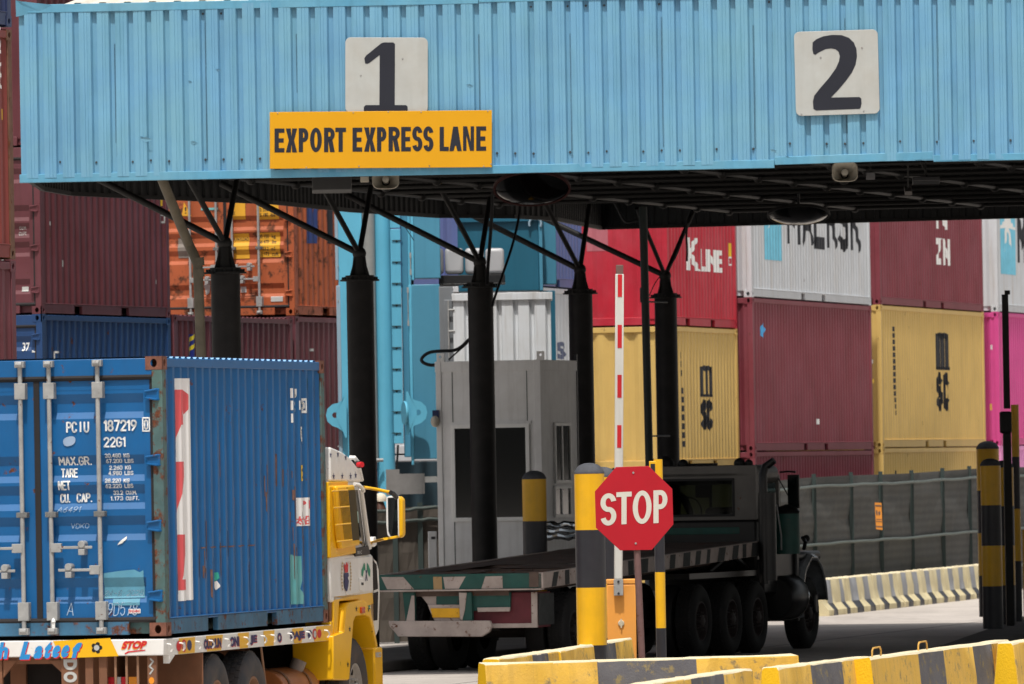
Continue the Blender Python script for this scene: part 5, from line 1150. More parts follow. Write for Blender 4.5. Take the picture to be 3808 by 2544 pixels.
for i in range(14):
    x = 740 + i * 15; sh.append(pl([(x, 2036 - i * .7), (x + rnd.uniform(8, 13), 2034 - i * .7), (x + 11, 2038 - i * .7), (x + 2, 2041 - i * .7)]))
side_text(t, Mc, 6.06, sh, [rl], ribp=.262, name='rust_marks')
_p, _xs, _f = prof_fn(.16, 5.9, .262, .036); sh = []; rnd = random.Random(8)
for i, x in enumerate(_xs[:-1]):
    if i % 4 in (1, 2):
        z = rnd.uniform(.2, .5)
        while z < 2.3:
            l_ = rnd.uniform(.1, .7)
            if rnd.random() < .5: sh.append(rect(x - rnd.uniform(.003, .007), z, x + rnd.uniform(.002, .007), min(2.4, z + l_)))
            z += l_ + rnd.uniform(.05, .4)
side_text(t, Mc, 6.06, sh, [paint('rib_edge_wear', (104, 112, 118), rough=.8, var=.4, vs=9)], ribp=.262, name='rib_wear_marks')
# white tag on the middle rod
p = rpx(200, 2340, -.06); q = Mt.inverted() @ V((0, 0, 0))
m = MB(); y = p.y; m.box((-.075, y - .015, p.z - ZT - .04), (-.06, y + .015, p.z - ZT + .06)); m.cyl((-.07, y, p.z - ZT + .06), (-.05, y, p.z - ZT + .1), .02, n=8)
o = m.build('seal_tag', white_l, t, bevel=.003)

# ---- truck
tk = thing('container_truck', 'yellow and white cab-over container truck with painted slogans, left foreground', 'truck', Mt)
twht = paint('truck_white_paint', (232, 230, 226), rough=.4, var=.04, vs=3, dust=.2, dcol=(190, 180, 165), rust=.12, rs=8); tyel = paint('truck_yellow_paint', (240, 182, 12), rough=.35, var=.05, vs=3, dust=.15, dcol=(205, 160, 60), rust=.1, rs=9)
tbrn = paint('brown_chassis_paint', (128, 84, 58), rough=.7, var=.2, vs=4, dust=.45, dcol=(110, 84, 66)); tdrk = paint('dark_underbody', (46, 36, 32), k=.5, rough=.85, var=.3)
tyre = paint('dusty_tyre_rubber', (64, 66, 70), rough=.85, var=.15, vs=3, dust=.55, dcol=(112, 92, 78)); rimm = paint('brown_dusty_rim', (150, 112, 86), rough=.7, var=.15, dust=.4, dcol=(120, 92, 74)); rimg = paint('grey_dusty_rim', (168, 164, 158), rough=.5, var=.15, vs=8, dust=.4, dcol=(120, 100, 86))
zd = ZT - .03
def sl(px): return tpx(px, 2350, 0).x
# rear beam
zr0 = rpx(560, 2437).z
MB().box((-.1, .0, zr0), (.08, 2.6, zd)).build('rear_beam', twht, tk, bevel=.008)
R_ = lambda px, py: (lambda p: (2.6 - p.y, p.z))(rpx(px, py, -.1))
def rear(shapes, mats, **k): return sheet(shapes, mats, tk, (-.1, 2.6, 0), (0, -1, 0), (0, 0, 1), (-1, 0, 0), k.pop('name', 'lettering'), .002, None, k.pop('label', None))
yellow_on = poly([R_(197, 2384), R_(410, 2373), R_(441, 2440), R_(228, 2448)])
lb1 = paint('painted_light_blue', (40, 140, 205), rough=.5); lr1 = paint('painted_red', (206, 28, 40), rough=.5); lo1 = paint('painted_orange', (238, 150, 40), rough=.5); ln1 = paint('painted_navy', (30, 36, 92), rough=.5); lk1 = paint('painted_black', (30, 28, 28), rough=.5)
rear([yellow_on], [tyel], name='painted_band')
def rt(s, x0, y0, x1, y1, **k): return tx(s, *R_(x0, y0), *R_(x1, y1), **k)
sh = [rt('h', -6, 2455, 29, 2390, mi=1, layer=1, bold=.05, slant=.2), rt('h', -8, 2451, 25, 2388, mi=0, layer=2, bold=.05, slant=.2)]
for ch, x0, x1, y0, y1 in (('L', 72, 108, 2385, 2453), ('a', 122, 152, 2402, 2450), ('t', 158, 182, 2384, 2449), ('e', 190, 216, 2400, 2446), ('e', 223, 250, 2399, 2445), ('f', 262, 290, 2390, 2448)):
    sh += [rt(ch, x0 + 3, y1 + 4, x1 + 3, y0 + 4, mi=1, layer=1, bold=.07, slant=.3), rt(ch, x0, y1, x1, y0, mi=0, layer=2, bold=.07, slant=.3)]
for dx, dy, mi, ly in ((-3, 4, 2, 1), (0, 0, 1, 2)): sh.append(rt('STOP', 452 + dx, 2413 + dy, 540 + dx, 2383 + dy, mi=mi, layer=ly, bold=.05, slant=.35))
sh += [poly([R_(463, 2430), R_(476, 2422), R_(540, 2416), R_(541, 2420), R_(480, 2427), R_(466, 2434)], 1, 1)]
fx_, fz_ = R_(360, 2409)
for k in range(5): a_ = 2 * math.pi * k / 5 + .3; sh.append(disc(fx_ + .034 * math.sin(a_), fz_ + .034 * math.cos(a_), .021, .021, 3, 1 + k * .2, 12))
sh.append(disc(fx_, fz_, .026, .026, 4, 3))
rear(sh, [lb1, lr1, lo1, lk1, grey_l], label='hand painted names and flower on the rear beam')
# side beam
z_s0 = lambda x: zr0 + .0
xe = sl(1236); MB().box((.082, .0, ZT - .185), (xe, .08, zd)).build('side_beam', twht, tk, bevel=.006)
m = MB(); m.prism([(.082, -.004, ZT - .185), (.082, -.004, ZT - .26), (.28, -.004, ZT - .186)], (0, .06, 0)); m.build('gusset', twht, tk)
m = MB(); m.box((.1, 2.36, ZT - .185), (xe, 2.44, zd)); m.build('side_beam', twht, tk)
T_ = lambda px, py: (lambda p: (p.x, p.z))(tpx(px, py, 0))
def sdl(shapes, mats, y=0., name='lettering', label=None): return sheet(shapes, mats, tk, (0, y, 0), (1, 0, 0), (0, 0, 1), (0, -1, 0), name, .003, None, label)
ztp, zbt = zd - .004, ZT - .182
def band(a0, a1, b0, b1): return poly([(sl(a0), ztp), (sl(a1), ztp), (sl(b1), zbt), (sl(b0), zbt)])
sdl([band(664, 724, 661, 722), band(765, 828, 768, 820), band(883, 925, 890, 920), band(978, 1020, 982, 1016), band(1085, 1128, 1092, 1120), band(1176, 1236, 1166, 1236)], [tyel], name='painted_band')
sh = []
for s_, x0, x1 in (('OLOHUN', 756, 820), ('ONI', 853, 887), ('JE', 928, 953), ('O', 1030, 1045), ('BAJE', 1078, 1131)):
    for dx, mi, ly in ((1.6, 1, 1), (0, 0, 2)): sh.append(tx(s_, sl(x0 + dx), zbt + .025 - .006 * mi, sl(x1 + dx), ztp - .03 - .006 * mi, mi=mi, layer=ly, bold=.06))
zc = (ztp + zbt) / 2
for px_, mi, r1 in ((663, 1, .05), (682, 2, .06), (702, 0, .05), (1151, 0, .045), (1169, 2, .055), (1186, 1, .045)):
    sh.append(disc(sl(px_), zc, .085, r1, mi if mi < 2 else 1, 1)); 
    if mi == 2: sh.append(disc(sl(px_), zc, .055, r1 * .65, 3, 2))
sdl(sh, [ln1, lr1, lb1, grey_l], label='navy and red slogan painted on the side beam')
for px_ in (620, 665, 727, 775, 835, 905, 970, 1006, 1070, 1138, 1205):
    x = sl(px_); MB().tube([(x, .0, zc + .03), (x, -.035, zc + .025), (x + .05, -.04, zc + .0), (x + .1, -.03, zc - .02), (x + .1, -.01, zc - .045)], .008, 6).build('rope_hook', twht, tk)
# chassis, mudflap, posts under the rear beam
MB().box((.3, .85, .62), (6.2, 1.0, ZT - .19)).build('chassis_rail', tbrn, tk); MB().box((.3, 1.45, .62), (6.2, 1.6, ZT - .19)).build('chassis_rail', tbrn, tk)
MB().box((.1, .1, ZT - .186), (6.1, 2.35, ZT - .06)).build('deck', tdrk, tk)
xm = sl(752); MB().box((xm, .0, .12), (xm + .02, .75, ZT - .19)).build('mudflap', tbrn, tk, bevel=.004); MB().box((xm, 1.75, .12), (xm + .02, 2.44, ZT - .19)).build('mudflap', tbrn, tk)
def post(px0, px1, x=-.06, z0=.35, nm='guard_post', mat=tbrn, th=.05, z1=None):
    a_ = rpx(px0, 2500, x).y; b_ = rpx(px1, 2500, x).y; return MB().box((x, a_, z0), (x + th, b_, z1 or zr0 - .002)).build(nm, mat, tk, bevel=.004)
for a_, b_ in ((228, 290), (317, 346), (368, 397), (548, 581), (-30, 8)): post(a_, b_)
for a_, b_ in ((425, 433), (466, 474), (508, 516)): post(a_, b_, nm='guard_rod', th=.02, mat=rimm)
MB().box((.0, rpx(560, 2500).y, .30), (.06, 2.6, .42)).build('rear_bumper', tbrn, tk, bevel=.006)
z_ = rpx(100, 2470, -.03).z; MB().box((-.03, rpx(228, 2500, -.03).y, z_ - .0), (.02, rpx(10, 2500, -.03).y, zr0 - .002)).build('cross_member', tbrn, tk)
m = MB(); 
for pts in ([(12, 2456), (62, 2456), (12, 2520)], [(180, 2456), (228, 2456), (228, 2500)]): m.prism([rpx(x, y, -.05) for x, y in pts], (.04, 0, 0))
m.build('corner_gusset', tbrn, tk)
MB().box((.35, .9, .3), (.4, 2.4, zr0)).build('rear_cross_plate', tdrk, tk)
P2 = lambda px, py: (lambda p: (2.6 - p.y, p.z))(rpx(px, py, -.06))
sheet([(lambda vs, fs, a_, b_: ([(P2(262, 2452 + 46 * k + 20)[0] + (v[1] - .5) * .13, P2(262, 2452 + 46 * k + 20)[1] + (v[0] - .5) * -.1) for v in vs], fs, mi, ly))(*text_geo(ch, .06), 0, 0) for k, ch in enumerate('DO') for mi, ly in ((0, 1),)] + [disc(*P2(564, 2531), .026, .032, 2, 1), stroke([P2(560, 2450), P2(570, 2460), P2(556, 2478), P2(570, 2490), P2(558, 2506)], .014, 0, 1)],
    [grey_l, lr1, lo1], tk, (-.06, 2.6, 0), (0, -1, 0), (0, 0, 1), (-1, 0, 0), 'lettering', .003, None)
m = MB()
for k, (a_, b_, mi) in enumerate(((400, 424, 0), (434, 449, 1), (450, 466, 0), (478, 508, 2))):
    MB().box((.04, rpx(a_, 2500, .04).y, .56), (.1, rpx(b_, 2500, .04).y, rpx(440, 2518, .04).z)).build('tail_light', [[lr1, grey_l, lo1][mi]], tk, bevel=.004)
# wheels
def wheel(parent, x, y0, w_, R, rimmat, tmat=None, rr=.52, depth=.1, nlug=40, dual=False):
    """outer side at y0 (facing -y), tyre width w_"""
    tw = MB(); n = 48
    prof = [(R * rr, .03), (R * (rr + .06), .005), (R * .78, -.012), (R * .93, .01), (R * .985, .035), (R, .06), (R, w_ - .06), (R * .985, w_ - .035), (R * .93, w_ - .01), (R * .6, w_), (R * .5, w_ - .05)]
    tw.lathe((x, y0, R), (0, 1, 0), prof, n)
    for row in range(4):
        for k in range(nlug):
            a_ = 2 * math.pi * (k + .5 * (row % 2)) / nlug; yy = y0 + .045 + row * (w_ - .09) / 3.6; ca, sa = math.cos(a_), math.sin(a_)
            T = Matrix.Translation((x + ca * R, 0, R + sa * R)) @ Matrix.Rotation(-a_, 4, 'Y'); d = 2 * math.pi * R / nlug * .36
            tw.box((-.004, yy, -d), (.009, yy + (w_ - .09) / 5.2, d), T=T)
    o = tw.build('tyre', tmat or tyre, parent, ang=50)
    rm = MB(); Rr = R * rr
    rm.lathe((x, y0, R), (0, 1, 0), [(Rr * 1.03, .03), (Rr * 1.05, .015), (Rr * .98, .012), (Rr * .93, .05), (Rr * .9, .05 + depth * .4), (Rr * .62, .05 + depth), (Rr * .55, .03 + depth * .5), (Rr * .35, .03 + depth * .4), (Rr * .34, -.0), (Rr * .2, -.02), (0, -.02)], 32)
    ro = rm.build('rim', rimmat, parent)
    h = MB()
    for k in range(10):
        a_ = 2 * math.pi * k / 10; h.cyl((x + math.cos(a_) * Rr * .47, y0 + .03 + depth * .5, R + math.sin(a_) * Rr * .47), (x + math.cos(a_) * Rr * .47, y0 + .0, R + math.sin(a_) * Rr * .47), .016, n=6)
    h.build('wheel_nuts', rimmat, parent)
    h = MB()
    for k in range(8):
        a_ = 2 * math.pi * (k + .5) / 8; c_ = V((x + math.cos(a_) * Rr * .77, y0 + .046 + depth * .62, R + math.sin(a_) * Rr * .77)); h.cyl(c_, c_ + V((0, -.012, 0)), Rr * .11, n=14)
    h.build('rim_holes', tdrk, parent)
def axle(tk_, xs, rimmat, tm, R=.52, dual=True, front=False, Wt=2.44, w_=.28, dep=.12, names='wheel'):
    for x in xs:
        for sd in (0, 1):
            e = thing(names, None, None, None); e.parent = tk_
            y0 = .02 if sd == 0 else Wt - .02 - w_
            wheel(e, x, y0, w_, R, rimmat, tm, depth=dep)
            if dual: 
                y1 = y0 + w_ + .03 if sd == 0 else y0 - w_ - .03
                MB().lathe((x, y1, R), (0, 1, 0), [(R * .5, .03), (R * .78, 0), (R * .94, .01), (R, .06), (R, w_ - .06), (R * .94, w_ - .01), (R * .5, w_)], 40).build('inner_tyre', tm, e)
        MB().cyl((x, .3, R), (x, Wt - .3, R), .09, n=12).build('axle', tdrk, tk_)
axle(tk, (1.91, 3.26), rimm, tyre)
# fuel tank and fittings
x0, x1 = sl(1040), sl(1140)
m = MB(); pr = smooth_poly([(.06, .32), (.06, .83), (.62, .83), (.62, .32)], 3); m.prism([(4.55, y, z) for y, z in pr], (1.35, 0, 0)); m.build('fuel_tank', paint('brown_tank_paint', (166, 98, 50), rough=.4, var=.15, vs=3, dust=.35, dcol=(120, 80, 55)), tk, bevel=.01)
m = MB()
for x in (4.75, 5.55): m.strip([(x, y - .008 if y < .3 else y + .008, z + (.008 if z > .5 else -.008)) for y, z in pr + pr[:1]], (.06, 0, 0))
m.build('tank_strap', tbrn, tk)
p = tpx(1104, 2412, .2); MB().cyl((p.x, .22, .80), (p.x + .02, .18, .90), .075, n=16).build('filler_cap', paint('grey_cap', (130, 118, 110), rough=.6), tk)
sheet([tx(ch, x_, .42, x_ + .17, .60, mi=0, layer=0, bold=.06) for ch, x_ in zip('NNPC', (4.83, 5.03, 5.22, 5.40))], [grey_l], tk, (0, .058, 0), (1, 0, 0), (0, 0, 1), (0, -1, 0), 'lettering', .006, None)
MB().cyl((5.95, .3, .68), (6.25, .3, .68), .15, n=20).build('air_tank', MATS['brown_tank_paint'], tk)
m = MB(); rnd = random.Random(9)
for k in range(7): a_ = V((6.2 + rnd.random() * .2, .1 + rnd.random() * .2, .45 + rnd.random() * .4)); m.tube([a_, a_ + V((.08, 0, .08)), a_ + V((.16, .05, -.05)), a_ + V((.1, .0, -.18))], .012, 6)
m.build('brake_hoses', tdrk, tk)
MB().tube([(sl(1005) - .25, .03, ZT - .19), (sl(1015), .03, .2)], .012, 6).build('stay_rod', rimm, tk)
# ---- cab: side profile traced on the side plane (y = 0), 2.44 m wide
WC = 2.42
def sp(pts, y0, y1, nm, mat, bevel=.02, par=None, **k): m = MB(); m.prism([V((T_(x, y)[0], y0, T_(x, y)[1])) for x, y in pts], (0, y1 - y0, 0)); return m.build(nm, mat, par or tk, bevel=bevel, **k)
xb = sl(1222) - .0
zz = lambda py, px=1300: T_(px, py)[1]
cabx0 = sl(1212)
# upper cab shell (white) with the window opening left to a dark glass
def xz(x, py): return (x, zz(py))
dome = [(cabx0 - .3, 2.06)]
sp([(1230, 1790), (1230, 1663), (1232, 1663), (1240, 1666), (1272, 1680), (1302, 1702), (1328, 1735), (1343, 1765), (1347, 1792)], .0, WC - .0, 'roof_dome', twht, bevel=.15, seg=6)
sp([(1226, 1790), (1347, 1790), (1349, 1806), (1226, 1812)], .02, WC - .02, 'roof_ledge', twht, bevel=.015)
sp([(1226, 1806), (1346, 1804), (1350, 1830), (1372, 2016), (1386, 2066), (1226, 2066)], .03, WC - .03, 'cab_upper', twht, bevel=.03)
sp([(1226, 2064), (1383, 2060), (1388, 2208), (1240, 2240), (1232, 2240)], .0, WC, 'cab_middle', twht, bevel=.02)
# yellow rear quarter with grille
sp([(1218, 1806), (1290, 1803), (1300, 1812), (1318, 2058), (1222, 2076)], -.02, .04, 'quarter_panel', tyel, bevel=.015)
sp([(1228, 1808), (1292, 1804), (1313, 2028), (1246, 2042), (1236, 1990)], -.075, -.018, 'air_intake', tyel, bevel=.02)
gb = sp([(1233, 1826), (1293, 1822), (1309, 2008), (1253, 2014)], -.079, -.07, 'intake_shadow', paint('dark_yellow_shadow', (70, 58, 28), rough=.8), bevel=0)  # dark sheet paints the shade between the grille bars
m = MB(); a0, a1 = V((1233, 1826)), V((1253, 2014)); b0, b1 = V((1293, 1822)), V((1309, 2008))
for k in range(15):
    f = k / 14; q0 = a0 + (b0 - a0) * f; q1 = a1 + (b1 - a1) * f; p0 = tpx(q0.x, q0.y, -.084); p1 = tpx(q1.x, q1.y, -.084); m.cyl(p0, p1, .0028, n=6)
for f in (0, .33, .67, 1):
    q0 = a0 + (a1 - a0) * f; q1 = b0 + (b1 - b0) * f; m.cyl(tpx(q0.x, q0.y, -.086), tpx(q1.x, q1.y, -.086), .008, n=6)
m.build('grille', tyel, tk)
sp([(1218, 1792), (1292, 1790), (1290, 1805), (1218, 1812)], -.01, .05, 'gutter', tyel, bevel=.006)
# door window and pillars
sp([(1297, 1822), (1334, 1820), (1364, 2040), (1364, 2044), (1318, 2046)], .012, .05, 'door_window', glass, bevel=0)
sp([(1308, 1897), (1334, 1903), (1336, 1945), (1308, 1938)], .006, .014, 'paper_sign', paint('pale_green_paper', (170, 200, 190), rough=.7), bevel=0); sp([(1312, 1909), (1325, 1911), (1325, 1936), (1313, 1933)], .002, .006, 'paper_print', paint('green_print', (110, 150, 95), rough=.7), bevel=0); sp([(1310, 1938), (1335, 1946), (1336, 2008), (1316, 2012)], .006, .014, 'curtain', paint('dull_red_curtain', (96, 60, 62), rough=.9), bevel=0)
m = MB(); m.tube([tpx(1342, 1818, -.01), tpx(1350, 1870, -.01), tpx(1362, 1960, -.01), tpx(1374, 2040, -.01)], .024, 8); m.build('windscreen_pillar', twht, tk)
m = MB(); m.tube([tpx(1318, 1800, -.02), tpx(1335, 1804, -.05), tpx(1346, 1815, -.06), tpx(1352, 1826, -.05)], .02, 8); m.build('grab_handle', twht, tk)
sp([(1316, 2042), (1370, 2030), (1372, 2062), (1318, 2070)], -.012, .02, 'black_door_band', lk1, bevel=.004)
sp([(1278, 2076), (1384, 2066), (1386, 2200), (1286, 2216)], -.006, .02, 'door', twht, bevel=.012)
sp([(1330, 2150), (1346, 2152), (1346, 2196), (1332, 2196)], -.016, -.005, 'door_handle', twht, bevel=.004); sp([(1338, 2166), (1346, 2167), (1346, 2176), (1338, 2176)], -.018, -.015, 'handle_recess', lk1, bevel=0)
sp([(1388, 2076), (1400, 2090), (1408, 2120), (1412, 2210), (1408, 2340), (1398, 2364), (1392, 2368), (1392, 2080)], .0, .06, 'wind_deflector', twht, bevel=.01)
sp([(1386, 2085), (1399, 2100), (1404, 2190), (1388, 2196)], -.005, .0, 'deflector_gap', tdrk, bevel=0); sp([(1388, 2206), (1405, 2200), (1402, 2306), (1389, 2308)], -.005, .0, 'deflector_gap', tdrk, bevel=0)
# emblem: crown of red above a navy figure, laurel ring
T2 = lambda pts: [T_(x, y) for x, y in pts]
pt = lambda pts, mi=0, layer=0: (lambda q: (q, tri(q), mi, layer))(T2(pts))
sh = [pt([(1276, 2092), (1281, 2105), (1284, 2092), (1286, 2090), (1288, 2104), (1292, 2086), (1291, 2128), (1280, 2130), (1277, 2110)], 1), pt([(1277, 2131), (1292, 2130), (1294, 2140), (1290, 2150), (1294, 2160), (1292, 2180), (1288, 2198), (1284, 2200), (1279, 2185), (1276, 2165), (1279, 2150), (1276, 2142)], 0)]
for s_ in (-1, 1):
    for k in range(9): y = 2095 + k * 12; sh.append(star(*T_(1285 + s_ * (14 + 3 * math.sin(k / 8 * math.pi)), y), .022, 2, 0, sx=1.4, k=4))
sdl([star(*T_(x, y), .04, 0, 0, sx=1.4, k=5, inner=.35) for x, y in ((1229, 1692), (1256, 1690), (1285, 1702), (1240, 1772), (1272, 1771), (1303, 1771), (1322, 1768))], [ln1], y=-.0, name='painted_stars')
flag = paint('flag_green', (30, 130, 100), rough=.5)
sh += [pt([(1341, 2120), (1347, 2105), (1351, 2093), (1354, 2098), (1356, 2120), (1350, 2122), (1346, 2146), (1341, 2140)], 3), pt([(1361, 2093), (1367, 2100), (1374, 2120), (1373, 2146), (1368, 2140), (1362, 2120)], 3), pt([(1355, 2160), (1360, 2120), (1362, 2121), (1357, 2162)], 0), pt([(1362, 2160), (1356, 2120), (1358, 2120), (1364, 2160)], 0)]
sdl(sh, [ln1, lr1, paint('gold_paint', (180, 140, 60), rough=.5), flag], y=-.007, label='crest and crossed flags painted on the white door', name='emblem')
sdl([tx('80-C', *T_(1324, 2060), *T_(1340, 2048))], [grey_l], y=-.013)
# lower yellow: rear part, fender arch
sp([(1241, 2214), (1386, 2202), (1390, 2246), (1368, 2256), (1330, 2232), (1262, 2236), (1256, 2362), (1241, 2362)], .0, .3, 'lower_panel', tyel, bevel=.012)
fen = [(1222, 2528), (1221, 2366), (1262, 2352), (1270, 2262), (1280, 2244), (1330, 2232), (1345, 2240), (1362, 2275), (1374, 2330), (1388, 2406), (1383, 2410), (1366, 2330), (1358, 2298), (1340, 2288), (1304, 2292), (1297, 2310), (1290, 2400), (1282, 2524), (1276, 2530)]
m = MB(); q = [V((T_(x, y)[0], -.05, T_(x, y)[1])) for x, y in fen]; n = len(q); tr = tri([(v.x, v.z) for v in q]); m.add(q + [v + V((0, .42, 0)) for v in q], [f for f in tr] + [tuple(n + i for i in f[::-1]) for f in tr] + [((i + 1) % n, i, n + i, n + (i + 1) % n) for i in range(n)]); 
o = m.build('wheel_arch', tyel, tk, bevel=.01)
sh = [star(*T_(x, y), .035, 0, 0, sx=1.3) for x, y in ((1307, 2265), (1352, 2267), (1282, 2340), (1275, 2472))]; sdl(sh, [lk1], y=-.05, name='emblem')
sp([(1320, 2259), (1333, 2257), (1334, 2280), (1321, 2281)], -.07, -.05, 'side_marker', paint('amber_lens', (170, 60, 20), rough=.25), bevel=.004)
sp([(1330, 2212), (1382, 2204), (1386, 2330), (1384, 2366), (1372, 2300), (1350, 2250)], .01, .1, 'step_panel', tyel, bevel=.006)
sp([(1356, 2268), (1378, 2232), (1380, 2262), (1360, 2286)], .004, .01, 'small_sign', twht, bevel=0)
sdl([tx('OPE', *T_(1359, 2278), *T_(1377, 2250), bold=.05)], [flag], y=.003)
MB().box((sl(1241), .3, .55), (sl(1386), 2.1, zz(2214))).build('engine_bay', tdrk, tk)
# front bumper with brand-style letters
bx0, bx1 = sl(1392), sl(1422); zb1 = T_(1400, 2408)[1]
MB().box((bx0, -.0, .25), (bx1, 2.42, zb1)).build('front_bumper', tyel, tk, bevel=.02)
sdl([tx('IVECO', *T_(1396, 2446), *T_(1417, 2424), bold=.06)], [grey_l], y=-.0)
# rear of cab: brown post
MB().box((6.2, .02, ZT - .02), (6.32, .12, zz(2082, 1228))).build('headboard_post', tbrn, tk, bevel=.006); MB().box((6.2, 2.3, ZT - .02), (6.32, 2.4, zz(2082, 1228))).build('headboard_post', tbrn, tk); MB().box((6.19, .12, zz(2120, 1228)), (6.3, 2.3, zz(2082, 1228))).build('headboard_bar', tbrn, tk)
MB().box((6.16, -.0, ZT - .19), (6.24, .1, zd + .03)).build('deck_end_plate', tyel, tk, bevel=.004)
axle(tk, (7.25,), rimg, tyre, dual=False, names='wheel', dep=.05, R=.535)
# beacon light and mirror
p = tpx(1332, 1728, .0); MB().cyl(p, p + V((-.03, -.05, 0)), .028, n=20).build('marker_lamp', lr1, tk); MB().cyl(p + V((.05, .03, 0)), p + V((-.0, -.02, 0)), .036, n=20).build('lamp_shell', lk1, tk)
m = MB(); m.tube([tpx(1300, 1702, .1), tpx(1318, 1702, .05), tpx(1330, 1718, .03), tpx(1342, 1770, .05), tpx(1345, 1785, .06)], .022, 8); m.build('sun_visor_bracket', twht, tk)
m = MB(); m.tube([tpx(1352, 1812, -.02), tpx(1400, 1820, -.25), tpx(1455, 1832, -.42)], .017, 10); m.tube([tpx(1380, 2018, -.03), tpx(1430, 2004, -.3), tpx(1480, 1996, -.4)], .014, 10); m.build('mirror_arm', tyel, tk)
MB().tube([tpx(1453, 1832, -.42), tpx(1462, 1836, -.43), tpx(1474, 1850, -.43)], .024, 8).build('mirror_joint', lk1, tk)
sp([(1372, 1998), (1380, 1996), (1384, 2026), (1376, 2034), (1368, 2028)], -.05, .02, 'mirror_mount', twht, bevel=.005)
def rp(pts, x0, x1, nm, mat, bevel=.01, y0=None):
    m = MB(); m.prism([V((x0, rpx(x, y, x0).y, rpx(x, y, x0).z)) for x, y in pts], (x1 - x0, 0, 0)); return m.build(nm, mat, tk, bevel=bevel)
xm_ = 8.15
rp([(1440, 1852), (1452, 1846), (1485, 1846), (1497, 1856), (1499, 1990), (1490, 2000), (1452, 2000), (1444, 1990), (1436, 1960)], xm_, xm_ + .12, 'mirror_housing', tyel, .02)
rp([(1436, 1850), (1446, 1845), (1482, 1845), (1484, 1998), (1450, 2000), (1440, 1990), (1436, 1950)], xm_ - .012, xm_ + .02, 'mirror_frame', twht, .006)
rp([(1442, 1852), (1478, 1850), (1480, 1994), (1452, 1994), (1444, 1975)], xm_ - .016, xm_ - .01, 'mirror_glass', glass, 0)
# ------------------------------------------------------------------ dark flatbed truck under the canopy
YD = 18.4; XD_, DD_ = row_xy(2007, 122.5); Md = frame(XD_, DD_, 0, YD)
dk = thing('flatbed_truck', 'dark bonneted truck with an empty rusty flatbed, in the shade behind the STOP sign', 'truck', Md)
d1 = lambda px, py, y=0.: loc_on(Md, px, py, 1, y); d0 = lambda px, py, x=0.: loc_on(Md, px, py, 0, x)
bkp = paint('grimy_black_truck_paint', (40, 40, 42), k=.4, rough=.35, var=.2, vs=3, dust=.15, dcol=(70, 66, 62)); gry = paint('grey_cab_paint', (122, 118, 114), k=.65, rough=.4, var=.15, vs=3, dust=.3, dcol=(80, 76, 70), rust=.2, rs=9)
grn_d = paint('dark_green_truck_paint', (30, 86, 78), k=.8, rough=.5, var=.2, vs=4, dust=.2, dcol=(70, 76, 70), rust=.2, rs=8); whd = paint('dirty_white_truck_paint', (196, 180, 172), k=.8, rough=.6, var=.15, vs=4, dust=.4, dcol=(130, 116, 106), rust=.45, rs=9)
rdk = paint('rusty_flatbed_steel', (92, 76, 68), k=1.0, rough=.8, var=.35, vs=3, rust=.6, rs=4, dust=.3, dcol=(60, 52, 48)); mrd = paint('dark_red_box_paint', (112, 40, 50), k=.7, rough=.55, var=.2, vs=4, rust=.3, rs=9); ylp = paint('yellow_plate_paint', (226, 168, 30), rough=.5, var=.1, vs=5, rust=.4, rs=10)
chr_ = bpy.data.materials.new('worn_chrome'); chr_.use_nodes = True; q = chr_.node_tree.nodes['Principled BSDF']; q.inputs['Metallic'].default_value = 1; q.inputs['Base Color'].default_value = (.6, .62, .64, 1); q.inputs['Roughness'].default_value = .18
WD = d0(1408, 2160).y
zA = d0(2005, 2131).z; zb0 = d0(2005, 2188).z; zF = d1(2830, 2012).z; LB = d1(2832, 2030).x
slope = (zF - zA) / LB
def zb(x, dz=0): return zA + slope * x + dz
def slab(x0, x1, y0, y1, dz0, dz1, nm, mat, bevel=0):
    m = MB(); vs = [(x, y, zb(x, dz)) for dz in (dz0, dz1) for y in (y0, y1) for x in (x0, x1)]
    m.add(vs, [(0, 2, 3, 1), (4, 5, 7, 6), (0, 1, 5, 4), (2, 6, 7, 3), (0, 4, 6, 2), (1, 3, 7, 5)]); return m.build(nm, mat, dk, bevel=bevel)
TH = zA - zb0
# deck with holes: left open behind the rear beam at the right corner
slab(.0, .08, 0, WD, -TH, .0, 'rear_beam', grn_d, .005)
rnd = random.Random(12)
m = MB()
def plate(x0, x1, y0, y1, dz): 
    n = 5; vs = []
    for i in range(n + 1):
        x = x0 + (x1 - x0) * i / n; j0 = rnd.uniform(-.02, .02) if 0 < i < n else 0
        vs += [(x, y0 + j0, zb(x, dz + rnd.uniform(-.006, .006))), (x, y1 + rnd.uniform(-.03, .03), zb(x, dz + rnd.uniform(-.008, .014)))]
    m.add(vs, [(2 * i, 2 * i + 2, 2 * i + 3, 2 * i + 1) for i in range(n)])
plate(.08, 1.1, 1.15, WD - .05, -.012); plate(1.1, 3.2, 1.75, WD - .05, -.008); plate(1.9, 3.2, .1, 1.3, -.012); plate(3.2, 6.2, .06, WD - .04, -.006); plate(6.2, LB - .1, .06, WD - .04, -.002)
m.build('deck_plate', rdk, dk, smooth=False)
for x in (.6, 1.1, 1.9, 3.2): slab(x, x + .07, .08, WD - .06, -.10, -.02, 'deck_crossbeam', rdk)
for y in (.75, 1.35): slab(.08, 3.2, y, y + .08, -.13, -.025, 'deck_stringer', rdk)
slab(.08, LB, .5, WD - .5, -.3, -.2, 'subframe', rdk)
slab(.0, LB, -.02, .06, -TH, .004, 'side_rail', whd, .005); slab(.08, LB, WD - .06, WD, -TH, .004, 'side_rail', whd)
SD = lambda px, py, y=-.02: (lambda p: (p.x, p.z))(d1(px, py, y)); RD_ = lambda px, py, x=0.: (lambda p: (WD - p.y, p.z))(d0(px, py, x))
